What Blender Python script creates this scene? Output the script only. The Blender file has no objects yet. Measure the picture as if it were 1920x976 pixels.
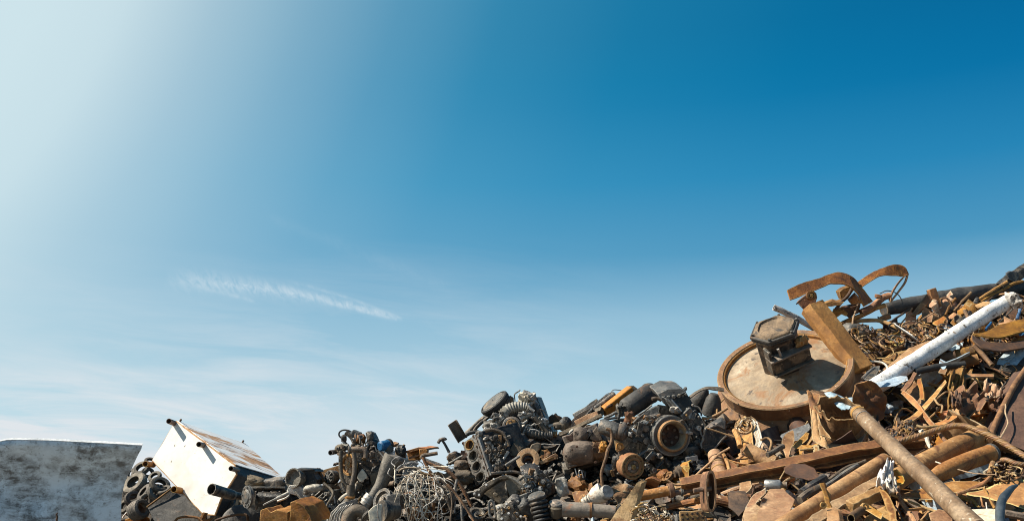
import bpy, math, random
from mathutils import Vector, Matrix, noise as mnoise
V = Vector
rnd = random.Random(11)
scn = bpy.context.scene
COL = scn.collection

# ------------------------------------------------------------------ camera
CAM = V((0.0, 0.0, 1.7))
TILT = math.radians(15.0)
FPX = 1882.0                                    # focal length in photograph pixels
FW = V((0, math.cos(TILT), math.sin(TILT)))
UP = V((0, -math.sin(TILT), math.cos(TILT)))
RT = V((1, 0, 0))
cd = bpy.data.cameras.new('camera')
cam = bpy.data.objects.new('camera', cd)
COL.objects.link(cam)
cam.location = CAM
cam.rotation_euler = (math.radians(90) + TILT, 0, 0)
cd.sensor_width = 36.0
cd.lens = 36.0 * FPX / 1920.0
cd.clip_start = 0.1
cd.clip_end = 3000.0
scn.camera = cam

# ------------------------------------------------------------------ light
SUN_AZ = math.radians(-98.0)                    # from +Y towards +X
SUN_EL = math.radians(46.0)
SUN = V((math.cos(SUN_EL) * math.sin(SUN_AZ), math.cos(SUN_EL) * math.cos(SUN_AZ), math.sin(SUN_EL)))
GLOW_AZ, GLOW_EL = math.radians(-55.2), math.radians(30.4)   # middle of the pale hazy part of the sky, set apart from the sun direction
GLOW = V((math.cos(GLOW_EL) * math.sin(GLOW_AZ), math.cos(GLOW_EL) * math.cos(GLOW_AZ), math.sin(GLOW_EL)))
sl = bpy.data.lights.new('sun', 'SUN')
sl.energy = 5.0
sl.angle = math.radians(0.5)
sl.color = (1.0, 0.925, 0.79)
so = bpy.data.objects.new('sun', sl)
COL.objects.link(so)
so.rotation_euler = (-SUN).to_track_quat('-Z', 'Y').to_euler()
so.location = (-20, 5, 25)
scn.view_settings.view_transform = 'Standard'
scn.view_settings.look = 'None'
scn.view_settings.exposure = 0.8
scn.view_settings.gamma = 1.0
scn.render.engine = 'CYCLES'
scn.cycles.filter_width = 1.05

world = bpy.data.worlds.new('World')
scn.world = world
world.use_nodes = True


class NT:
    """small helper to write node graphs"""
    def __init__(s, nt):
        s.nt = nt
        nt.nodes.clear()

    def n(s, typ, **kw):
        nd = s.nt.nodes.new(typ)
        for k, v in kw.items():
            setattr(nd, k, v)
        return nd

    def l(s, a, b):
        s.nt.links.new(a, b)

    def put(s, sock, v):
        if hasattr(v, 'is_linked') or isinstance(v, bpy.types.NodeSocket):
            s.l(v, sock)
        else:
            sock.default_value = v

    def m(s, op, a, b=0.0, c=0.0, clamp=False):
        nd = s.n('ShaderNodeMath', operation=op, use_clamp=clamp)
        for i, x in enumerate((a, b, c)):
            if i < len(nd.inputs):
                s.put(nd.inputs[i], x)
        return nd.outputs[0]

    def vm(s, op, a, b=(0, 0, 0)):
        nd = s.n('ShaderNodeVectorMath', operation=op)
        s.put(nd.inputs[0], a)
        s.put(nd.inputs[1], b)
        return nd.outputs['Value'] if op == 'DOT_PRODUCT' else nd.outputs[0]

    def ramp(s, fac, stops, interp='LINEAR'):
        nd = s.n('ShaderNodeValToRGB')
        cr = nd.color_ramp
        cr.interpolation = interp
        while len(cr.elements) < len(stops):
            cr.elements.new(0.5)
        for e, (p, c) in zip(cr.elements, stops):
            e.position = p
            e.color = (c[0], c[1], c[2], 1) if hasattr(c, '__len__') else (c, c, c, 1)
        s.put(nd.inputs[0], fac)
        return nd.outputs[0]

    def mix(s, fac, a, b, blend='MIX'):
        nd = s.n('ShaderNodeMix', data_type='RGBA', blend_type=blend)
        s.put(nd.inputs[0], fac)
        s.put(nd.inputs[6], a if not isinstance(a, tuple) else (*a[:3], 1))
        s.put(nd.inputs[7], b if not isinstance(b, tuple) else (*b[:3], 1))
        return nd.outputs[2]

    def noise(s, vec, scale, detail=6, rough=0.55, dist=0.0):
        nd = s.n('ShaderNodeTexNoise')
        s.put(nd.inputs['Vector'], vec)
        nd.inputs['Scale'].default_value = scale
        nd.inputs['Detail'].default_value = detail
        nd.inputs['Roughness'].default_value = rough
        nd.inputs['Distortion'].default_value = dist
        return nd.outputs[0]


def build_sky():
    g = NT(world.node_tree)
    tc = g.n('ShaderNodeTexCoord')
    d = g.vm('NORMALIZE', tc.outputs['Generated'])
    sep = g.n('ShaderNodeSeparateXYZ')
    g.l(d, sep.inputs[0])
    x, y, z = sep.outputs
    base = g.ramp(z, [(0.0, (.56, .76, .85)), (.08, (.485, .70, .80)), (.14, (.41, .63, .75)), (.2, (.305, .53, .685)),
                      (.26, (.075, .315, .53)), (.33, (.018, .235, .475)), (.40, (.001, .165, .385)), (.46, (.0005, .132, .325)),
                      (.52, (.0005, .12, .30)), (.75, (.0005, .10, .27)), (1.0, (.0005, .09, .25))])
    nsk = g.n('ShaderNodeTexSky', sky_type='NISHITA', sun_disc=False)
    nsk.sun_elevation = SUN_EL
    nsk.sun_rotation = SUN_AZ
    nsk.air_density = 1.0
    nsk.dust_density = 0.6
    nis = g.mix(1.0, nsk.outputs[0], (0.06, 0.06, 0.06), 'MULTIPLY')
    base = g.mix(0.02, base, nis)
    # pale haze glow, centred away from the sun direction
    ca = g.vm('DOT_PRODUCT', d, tuple(GLOW))
    ang = g.m('DIVIDE', g.m('ARCCOSINE', ca), math.pi)
    gl = g.ramp(ang, GLOW_STOPS, 'LINEAR')
    halo = g.ramp(ang, [(.10, 0.0), (.19, .48), (.24, .45), (.29, .28), (.36, .10), (.42, 0.0)])
    base = g.mix(g.m('MULTIPLY', halo, g.ramp(z, [(.12, 0.0), (.25, 1.0)])), base, g.ramp(z, [(.25, (.17, .44, .64)), (.33, (.07, .40, .60)), (.42, (.012, .36, .57))]))
    col = g.mix(gl, base, (.617, .776, .831))
    # thin cirrus and an old vapour trail, laid out on the sky vault (u = x/y, v = z/y)
    ys = g.m('MAXIMUM', y, 0.02)
    u = g.m('DIVIDE', x, ys)
    v = g.m('DIVIDE', z, ys)
    front = g.ramp(y, [(0.1, 0.0), (0.4, 1.0)])
    cmb = g.n('ShaderNodeCombineXYZ')
    g.l(g.m('MULTIPLY', g.m('ADD', u, g.m('MULTIPLY', v, 0.6)), 4.0), cmb.inputs[0])
    g.l(g.m('MULTIPLY', g.m('ADD', v, g.m('MULTIPLY', u, 0.10)), 26.0), cmb.inputs[1])
    n1 = g.noise(cmb.outputs[0], 1.2, 9, .62, .5)
    cmb2 = g.n('ShaderNodeCombineXYZ')
    g.l(g.m('MULTIPLY', u, 2.2), cmb2.inputs[0])
    g.l(g.m('MULTIPLY', v, 7.0), cmb2.inputs[1])
    n2 = g.noise(cmb2.outputs[0], 1.0, 4, .5, .2)
    band = g.ramp(v, [(0.0, .7), (.04, .8), (.095, 1.0), (.125, .7), (.17, .35), (.23, .12), (.3, 0.0)])
    lat = g.ramp(g.m('ADD', g.m('MULTIPLY', u, 0.5), 0.5), [(.1, 1.0), (.44, 1.0), (.50, .55), (.56, .15), (.62, .05)])
    wis = g.ramp(n1, [(.40, 0.0), (.66, 1.0)])
    big = g.ramp(n2, [(.28, 0.2), (.62, 1.0)])
    cl = g.m('MULTIPLY', g.m('MULTIPLY', g.m('MULTIPLY', wis, big), g.m('MULTIPLY', band, lat)), 1.0)
    veil = g.m('MULTIPLY', g.ramp(v, [(.0, .75), (.10, .62), (.15, .25), (.2, 0.0)]), lat)
    cl = g.m('MINIMUM', g.m('ADD', g.m('MULTIPLY', cl, 1.5), g.m('MULTIPLY', veil, .14)), 0.97)
    u0, v0 = pxuv(690, 850)
    du, dv = 300 / FPX, 105 / FPX
    e1 = g.m('DIVIDE', g.m('SUBTRACT', u, u0), du)
    e2 = g.m('DIVIDE', g.m('SUBTRACT', v, v0), dv)
    bank = g.m('EXPONENT', g.m('MULTIPLY', g.m('ADD', g.m('MULTIPLY', e1, e1), g.m('MULTIPLY', e2, e2)), -1.0))
    bank = g.m('MULTIPLY', bank, g.ramp(g.m('ADD', g.m('MULTIPLY', n1, .55), g.m('MULTIPLY', n2, .45)), [(.36, .42), (.58, 1.0)]))
    cl = g.m('MAXIMUM', cl, g.m('MULTIPLY', bank, .98))
    cl = g.m('MULTIPLY', cl, front)
    col = g.mix(cl, col, (.75, .79, .825))
    # vapour trail
    def trail(u0, v0, u1, v1, bow, w0, w1, gain, dens):
        t = g.m('DIVIDE', g.m('SUBTRACT', u, u0), u1 - u0)
        vc = g.m('ADD', g.m('ADD', v0, g.m('MULTIPLY', t, v1 - v0)), g.m('MULTIPLY', g.m('MULTIPLY', t, g.m('SUBTRACT', 1.0, t)), bow))
        w = g.m('ADD', w0, g.m('MULTIPLY', t, w1 - w0))
        q = g.m('DIVIDE', g.m('SUBTRACT', v, vc), w)
        mask = g.m('EXPONENT', g.m('MULTIPLY', g.m('MULTIPLY', q, q), -1.0))
        ends = g.m('MULTIPLY', g.ramp(t, [(0.0, 0.0), (.12, .7), (.35, 1.0), (.93, 1.0), (1.0, 0.0)]), gain)
        c3 = g.n('ShaderNodeCombineXYZ')
        g.l(g.m('ADD', g.m('MULTIPLY', u, dens), g.m('MULTIPLY', v, dens * .5)), c3.inputs[0])
        g.l(g.m('MULTIPLY', v, dens * .55), c3.inputs[1])
        nn = g.ramp(g.noise(c3.outputs[0], 1.0, 7, .65, .6), [(.36, .08), (.66, 1.0)])
        return g.m('MULTIPLY', g.m('MULTIPLY', mask, ends), g.m('MULTIPLY', nn, front))
    for tr in TRAILS:
        col = g.mix(trail(*tr), col, (.66, .77, .84))
    bg = g.n('ShaderNodeBackground')
    g.l(col, bg.inputs[0])
    bg.inputs[1].default_value = 0.577
    out = g.n('ShaderNodeOutputWorld')
    g.l(bg.outputs[0], out.inputs[0])


def pxdir(px, py):
    return RT * ((px - 960) / FPX) + UP * ((488 - py) / FPX) + FW


def pxuv(px, py):
    d = pxdir(px, py)
    return d.x / d.y, d.z / d.y


GLOW_STOPS = [(0.0, 1.0), (.12, 1.0), (.137, .985), (.155, .92), (.18, .57), (.205, .32), (.23, .15), (.26, .045), (.30, .01), (.35, 0.0)]
TRAILS = []
for (a, b, c, e, bow, w0, w1, gn, dn) in ((305, 524, 758, 600, .034, .0112, .0022, .62, 150), (540, 527, 757, 598, .012, .0022, .0014, .32, 90),
                                          (480, 398, 860, 546, .0, .006, .008, .06, 50), (310, 520, 480, 565, .0, .003, .002, .30, 120), (560, 548, 750, 600, -.004, .003, .0015, .45, 130)):
    u0, v0 = pxuv(a, b)
    u1, v1 = pxuv(c, e)
    TRAILS.append((u0, v0, u1, v1, bow, w0, w1, gn, dn))
build_sky()


# ------------------------------------------------------------------ materials
def mat_new(name):
    m = bpy.data.materials.new(name)
    m.use_nodes = True
    g = NT(m.node_tree)
    out = g.n('ShaderNodeOutputMaterial')
    b = g.n('ShaderNodeBsdfPrincipled')
    g.l(b.outputs[0], out.inputs[0])
    tc = g.n('ShaderNodeTexCoord')
    oi = g.n('ShaderNodeObjectInfo')
    off = g.vm('ADD', tc.outputs['Object'], None or (0, 0, 0))
    cm = g.n('ShaderNodeCombineXYZ')
    g.l(g.m('MULTIPLY', oi.outputs['Random'], 37.0), cm.inputs[0])
    g.l(g.m('MULTIPLY', oi.outputs['Random'], 91.0), cm.inputs[2])
    vec = g.vm('ADD', tc.outputs['Object'], cm.outputs[0])
    return m, g, b, vec, oi


def metal_mat(name, cols, scale=6.0, rough=(.6, .9), metal=0.0, bump=.5, bscale=55, patch=None, vary=.35, speck=None, island=False, coarse=True, sat=1.12, edge=0.0, mott=.55):
    """weathered surface: three-colour noise, a second patch colour, specks, relief"""
    m, g, b, vec, oi = mat_new(name)
    rv = oi.outputs['Random']
    if island:
        gi = g.n('ShaderNodeNewGeometry')
        rv = gi.outputs['Random Per Island']
    n1 = g.noise(vec, scale, 8, .62, .4)
    col = g.ramp(n1, [(.30, cols[0]), (.5, cols[1]), (.70, cols[2])])
    n3 = g.noise(vec, scale * 7.0, 6, .65, .2)
    col = g.mix(g.ramp(n3, [(.38, mott), (.62, 0.0)]), col, tuple(c * .45 for c in cols[1]))
    if patch:
        pc, lo, hi, ps = patch
        n2 = g.noise(vec, ps, 9, .68, .9)
        pf = g.ramp(n2, [(lo, 0.0), (hi, 1.0)])
        col = g.mix(pf, col, tuple(pc))
    if speck:
        sc, lo, hi, ss = speck
        n4 = g.noise(vec, ss, 4, .6, .0)
        col = g.mix(g.ramp(n4, [(lo, 0.0), (hi, 1.0)]), col, tuple(sc))
    if edge:  # edges coloured brighter: wear, also standing in for sunlit highlights
        bv = g.n('ShaderNodeBevel', samples=3)
        bv.inputs['Radius'].default_value = .012
        ge = g.n('ShaderNodeNewGeometry')
        ed = g.m('SUBTRACT', 1.0, g.vm('DOT_PRODUCT', bv.outputs[0], ge.outputs['Normal']))
        ef = g.ramp(g.m('ADD', ed, g.m('MULTIPLY', g.m('SUBTRACT', n3, .5), .10)), [(.05, 0.0), (.16, edge)])
        col = g.mix(ef, col, tuple(min(.75, c * 2.6 + .06) for c in cols[2]))
    hs = g.n('ShaderNodeHueSaturation')
    g.l(col, hs.inputs['Color'])
    g.l(g.m('ADD', g.m('MULTIPLY', rv, vary), 1.0 - vary * .55), hs.inputs['Value'])
    r2 = g.m('FRACT', g.m('MULTIPLY', rv, 17.3))
    g.l(g.m('ADD', g.m('MULTIPLY', r2, .022), .486), hs.inputs['Hue'])
    g.l(g.m('ADD', g.m('MULTIPLY', g.m('FRACT', g.m('MULTIPLY', rv, 41.7)), -.30), sat), hs.inputs['Saturation'])
    g.l(hs.outputs[0], b.inputs['Base Color'])
    b.inputs['Metallic'].default_value = metal
    rr = g.n('ShaderNodeMapRange')
    g.l(n3, rr.inputs[0])
    rr.inputs[1].default_value, rr.inputs[2].default_value = .3, .7
    rr.inputs[3].default_value, rr.inputs[4].default_value = rough
    g.l(rr.outputs[0], b.inputs['Roughness'])
    nb = g.noise(vec, bscale, 5, .7, .2)
    h = g.m('ADD', nb, g.m('MULTIPLY', n1, 2.0 if coarse else .3))
    bp = g.n('ShaderNodeBump')
    bp.inputs['Strength'].default_value = bump
    bp.inputs['Distance'].default_value = .012
    g.l(h, bp.inputs['Height'])
    g.l(bp.outputs[0], b.inputs['Normal'])
    return m


M = {}
M['rust_orange'] = metal_mat('orange_rust', [(.19, .075, .025), (.36, .155, .05), (.52, .27, .10)], 7, patch=((.10, .05, .03), .56, .72, 5), edge=.35, sat=1.22)
M['rust_brown'] = metal_mat('brown_rust', [(.07, .034, .016), (.19, .090, .034), (.34, .18, .07)], 7, patch=((.42, .215, .075), .56, .68, 6), edge=.35, sat=1.22)
M['rust_tan'] = metal_mat('tan_rust', [(.19, .088, .034), (.38, .205, .085), (.55, .345, .17)], 7, patch=((.12, .052, .024), .54, .66, 6), speck=((.62, .48, .30), .66, .74, 40), edge=.35, sat=1.22)
M['rust_dark'] = metal_mat('dark_rust', [(.035, .022, .015), (.075, .042, .025), (.15, .075, .035)], 7, patch=((.22, .11, .045), .60, .72, 6), sat=1.22)
M['iron_black'] = metal_mat('oily_black_iron', [(.012, .012, .012), (.028, .027, .026), (.065, .06, .052)], 8, (.28, .7), .25, patch=((.22, .155, .095), .48, .66, 7), speck=((.34, .28, .20), .63, .72, 34), edge=.55, sat=1.0)
M['iron_grey'] = metal_mat('dusty_grey_iron', [(.045, .045, .043), (.095, .092, .085), (.19, .175, .15)], 8, (.38, .75), .3, patch=((.26, .18, .105), .50, .66, 6), speck=((.025, .024, .022), .62, .70, 26), edge=.55, sat=1.0)
M['iron_brown'] = metal_mat('dusty_brown_iron', [(.07, .052, .036), (.15, .112, .075), (.27, .205, .14)], 7, (.5, .85), .1, patch=((.30, .15, .06), .60, .72, 6), speck=((.03, .025, .02), .62, .72, 20))
M['alu'] = metal_mat('dirty_cast_aluminium', [(.20, .18, .15), (.40, .37, .32), (.58, .55, .50)], 9, (.4, .75), .35, patch=((.13, .10, .07), .55, .68, 8), speck=((.05, .045, .04), .60, .70, 24))
M['alu_dark'] = metal_mat('grimy_cast_aluminium', [(.08, .072, .06), (.19, .17, .14), (.36, .33, .28)], 9, (.4, .8), .3, patch=((.05, .04, .03), .52, .66, 9), speck=((.5, .46, .4), .64, .72, 30))
M['rubber'] = metal_mat('old_black_rubber', [(.016, .016, .016), (.03, .029, .028), (.06, .056, .05)], 9, (.55, .9), 0, .25)
M['tyre'] = metal_mat('dusty_tyre_rubber', [(.07, .06, .048), (.16, .135, .105), (.31, .26, .205)], 7, (.75, .95), 0, .4, vary=.5, patch=((.05, .046, .04), .5, .62, 9))
M['white'] = metal_mat('white_paint', [(.57, .54, .49), (.66, .64, .60), (.70, .69, .65)], 3, (.35, .6), 0, .025, 30, coarse=False, patch=((.40, .28, .16), .63, .70, 5), speck=((.17, .14, .11), .65, .69, 9), vary=.05, mott=.06)
M['white_flaky'] = metal_mat('flaking_white_paint', [(.55, .53, .50), (.78, .76, .73), (.86, .85, .83)], 8, (.5, .8), 0, .4, 50, patch=((.12, .095, .075), .60, .63, 9), speck=((.30, .20, .12), .62, .66, 26), vary=.08)
M['bark'] = metal_mat('peeling_pale_paint', [(.22, .19, .16), (.50, .46, .42), (.70, .67, .62)], 14, (.6, .9), 0, .6, 50, patch=((.05, .04, .035), .56, .60, 22), vary=.1)
M['blue'] = metal_mat('chipped_blue_paint', [(.015, .06, .14), (.03, .12, .26), (.08, .20, .34)], 6, (.4, .7), 0, .3, 45, patch=((.10, .07, .05), .58, .66, 12), vary=.1)
M['blue_pale'] = metal_mat('worn_pale_blue_paint', [(.25, .36, .46), (.40, .50, .58), (.55, .60, .62)], 7, (.4, .7), 0, .3, 45, patch=((.22, .13, .07), .57, .64, 12), vary=.1)
M['wire_pale'] = metal_mat('pale_wire_sheath', [(.45, .40, .33), (.66, .61, .53), (.78, .74, .67)], 10, (.5, .8), 0, .1)
M['wire_grey'] = metal_mat('grey_wire_sheath', [(.10, .10, .095), (.22, .21, .2), (.36, .34, .31)], 10, (.5, .8), 0, .1)
M['steel'] = metal_mat('bare_steel', [(.22, .22, .21), (.40, .39, .37), (.55, .54, .51)], 10, (.3, .6), .6, .2, patch=((.20, .12, .06), .58, .68, 10))
M['pipe_worn'] = metal_mat('worn_brown_pipe', [(.11, .058, .03), (.235, .14, .08), (.40, .28, .185)], 6, (.4, .8), .15, .45, patch=((.50, .42, .33), .60, .66, 16), speck=((.07, .04, .025), .62, .72, 30), vary=.1)
M['tank_grey'] = metal_mat('charred_grey_steel', [(.035, .033, .031), (.075, .07, .064), (.15, .135, .115)], 6, (.55, .85), .2, .6, 40, patch=((.17, .105, .06), .58, .70, 7))
M['web_dusty'] = metal_mat('dusty_cast_steel', [(.20, .135, .08), (.37, .29, .20), (.50, .43, .33)], 3, (.6, .9), .0, .35, 45, patch=((.20, .10, .042), .56, .66, 5), speck=((.08, .06, .045), .64, .70, 12), vary=.05)
M['soil'] = metal_mat('gap_shade_soil', [(.010, .007, .005), (.022, .015, .010), (.05, .032, .02)], 4, (.8, .95), 0, .9, 30)  # near-black soil colour paints deep shade into the gaps between scrap
M['chips'] = metal_mat('mixed_scrap_chips', [(.06, .03, .014), (.16, .08, .034), (.32, .18, .08)], 9, (.6, .9), 0, .3, vary=.9, island=True)  # base colour darkened to deepen the shade between larger pieces
M['chips_dark'] = metal_mat('mixed_dark_chips', [(.022, .02, .018), (.06, .052, .042), (.15, .12, .09)], 9, (.5, .9), 0.1, .3, vary=.9, island=True)
M['cream'] = metal_mat('dirty_cream_board', [(.50, .42, .30), (.66, .58, .45), (.76, .70, .58)], 6, (.6, .9), 0, .3, patch=((.30, .17, .08), .60, .68, 9))


def panel_mat():
    m, g, b, vec, oi = mat_new('scuffed_pale_grey_paint')
    n0 = g.noise(vec, 1.5, 3, .5, .3)
    base = g.ramp(n0, [(.3, (.60, .695, .735)), (.7, (.71, .785, .815))])
    sep = g.n('ShaderNodeSeparateXYZ')
    g.l(vec, sep.inputs[0])
    # big dirty areas, broken up by finer and finer blotches
    big = g.noise(vec, 1.9, 4, .6, .6)
    mid = g.noise(vec, 7.0, 10, .74, .35)
    c = g.n('ShaderNodeCombineXYZ')
    g.l(g.m('MULTIPLY', sep.outputs[0], 2.6), c.inputs[0])
    g.l(g.m('ADD', g.m('MULTIPLY', sep.outputs[2], 17.0), g.m('MULTIPLY', big, 5.0)), c.inputs[2])
    n1 = g.noise(c.outputs[0], 1.0, 9, .72, .15)
    f = g.m('MULTIPLY', g.ramp(big, [(.38, .0), (.56, 1.0)]), g.ramp(g.m('ADD', g.m('MULTIPLY', mid, .55), g.m('MULTIPLY', n1, .45)), [(.42, 0.0), (.56, .95)]))
    col = g.mix(f, base, (.10, .098, .09))
    f2 = g.ramp(n1, [(.56, 0.0), (.66, .7)])
    col = g.mix(g.m('MULTIPLY', f2, g.ramp(mid, [(.45, 0.0), (.58, 1.0)])), col, (.16, .15, .13))
    n3 = g.noise(vec, 30, 6, .7, .2)
    col = g.mix(g.m('MULTIPLY', g.ramp(n3, [(.56, 0.0), (.64, .85)]), g.ramp(big, [(.35, .25), (.55, 1.0)])), col, (.12, .115, .10))
    c2 = g.n('ShaderNodeCombineXYZ')
    g.l(g.m('ADD', g.m('MULTIPLY', sep.outputs[0], 3.0), g.m('MULTIPLY', sep.outputs[2], 2.0)), c2.inputs[0])
    g.l(g.m('ADD', g.m('MULTIPLY', sep.outputs[2], 46.0), g.m('MULTIPLY', sep.outputs[0], 30.0)), c2.inputs[2])
    n4 = g.noise(c2.outputs[0], 1.0, 4, .6, .3)
    col = g.mix(g.ramp(n4, [(.66, 0.0), (.70, .8)]), col, (.60, .63, .64))
    n2 = mid
    g.l(col, b.inputs['Base Color'])
    b.inputs['Roughness'].default_value = .5
    bp = g.n('ShaderNodeBump')
    bp.inputs['Strength'].default_value = .2
    bp.inputs['Distance'].default_value = .01
    g.l(g.m('ADD', n1, n2), bp.inputs['Height'])
    g.l(bp.outputs[0], b.inputs['Normal'])
    return m


def streak_mat(axis):
    """white paint with rust runs along one direction"""
    m, g, b, vec, oi = mat_new('rust_streaked_white_paint')
    a = V(axis).normalized()
    al = g.vm('DOT_PRODUCT', vec, tuple(a))
    sc = g.n('ShaderNodeVectorMath', operation='SCALE')
    sc.inputs[0].default_value = tuple(a)
    g.l(g.m('MULTIPLY', al, -.80), sc.inputs['Scale'])
    st = g.vm('ADD', vec, sc.outputs[0])
    n1 = g.noise(st, 5.0, 9, .68, .35)
    n0 = g.noise(vec, 3.0, 4, .55, .3)
    base = g.ramp(n0, [(.3, (.72, .72, .70)), (.7, (.84, .83, .80))])
    f = g.ramp(n1, [(.47, 0.0), (.54, .95)])
    f = g.m('MULTIPLY', f, g.ramp(n0, [(.33, .25), (.5, 1.0)]))
    col = g.mix(f, base, (.46, .215, .065))
    n2 = g.noise(st, 13, 6, .6, .2)
    col = g.mix(g.ramp(n2, [(.57, 0.0), (.63, .85)]), col, (.16, .08, .045))
    g.l(col, b.inputs['Base Color'])
    b.inputs['Roughness'].default_value = .6
    return m


# ------------------------------------------------------------------ heap surface
def interp(tab, x):
    if x <= tab[0][0]:
        return tab[0][1]
    for (a, va), (b, vb) in zip(tab, tab[1:]):
        if x <= b:
            return va + (vb - va) * (x - a) / (b - a)
    return tab[-1][1]


D0T = [(-200, 14.5), (220, 14.2), (300, 13.0), (420, 11.2), (560, 9.4), (700, 8.5), (1000, 7.9), (1300, 7.3), (1920, 6.8), (2400, 6.8)]
SKY = [(-300, 1010), (200, 930), (240, 890), (300, 890), (420, 940), (530, 915), (600, 905), (650, 880), (720, 880), (760, 885), (850, 865), (900, 830),
       (960, 800), (1000, 810), (1040, 815), (1100, 790), (1160, 765), (1250, 760), (1320, 775), (1370, 745), (1420, 700),
       (1500, 660), (1560, 622), (1640, 603), (1700, 588), (1800, 574), (1870, 552), (1920, 528), (2100, 480), (2500, 470)]
SLOPE = .0066


def depth_at(px, py):
    py = max(py, interp(SKY, px))
    return interp(D0T, px) + SLOPE * (976 - py)


def P(px, py, Y):
    d = pxdir(px, py)
    return CAM + d * (Y / d.y)


def cv(x, y, z):
    """camera-side direction: right, up, towards the viewer"""
    return (RT * x + UP * y - FW * z).normalized()


class Frame:
    def __init__(s, ox, oy, k, lie=0.0):
        s.o, s.k, s.lie = (ox, oy), k, lie

    def px(s, X, Y):
        return s.o[0] + s.k * X, s.o[1] + s.k * Y


FA = Frame(0, 760, .2213)
FB = Frame(220, 760, .22135)
FC = Frame(520, 780, .20086)
FD = Frame(740, 700, .28274)
FE = Frame(1020, 690, .2931)
FG = Frame(1300, 480, .2459)
FH = Frame(1600, 480, .24596, .85)
FI = Frame(1300, 700, .28286, .85)
FJ = Frame(1600, 700, .28272, .85)
FP = Frame(0, 0, 1.0)


# ------------------------------------------------------------------ mesh builder
def perp(t, ref=None):
    t = t.normalized()
    r = ref if ref is not None else (V((0, 0, 1)) if abs(t.z) < .9 else V((1, 0, 0)))
    s = t.cross(r)
    if s.length < 1e-6:
        s = t.cross(V((1, .3, .2)))
    s.normalize()
    return s, s.cross(t).normalized()


def smooth(pts, sub=5):
    """Catmull-Rom through the points; items may be vectors or floats"""
    if len(pts) < 3 or sub < 2:
        return list(pts)
    out = []
    n = len(pts)
    for i in range(n - 1):
        p0 = pts[i - 1] if i > 0 else pts[0] * 2 - pts[1]
        p1, p2 = pts[i], pts[i + 1]
        p3 = pts[i + 2] if i + 2 < n else pts[-1] * 2 - pts[-2]
        for k in range(sub):
            t = k / sub
            out.append(p1 * (-.5 * t ** 3 + t * t - .5 * t) * 0 + (p1 * 2 + (p2 - p0) * t + (p0 * 2 - p1 * 5 + p2 * 4 - p3) * t * t + (p1 * 3 - p0 - p2 * 3 + p3) * t ** 3) * .5)
    out.append(pts[-1])
    return out


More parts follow.
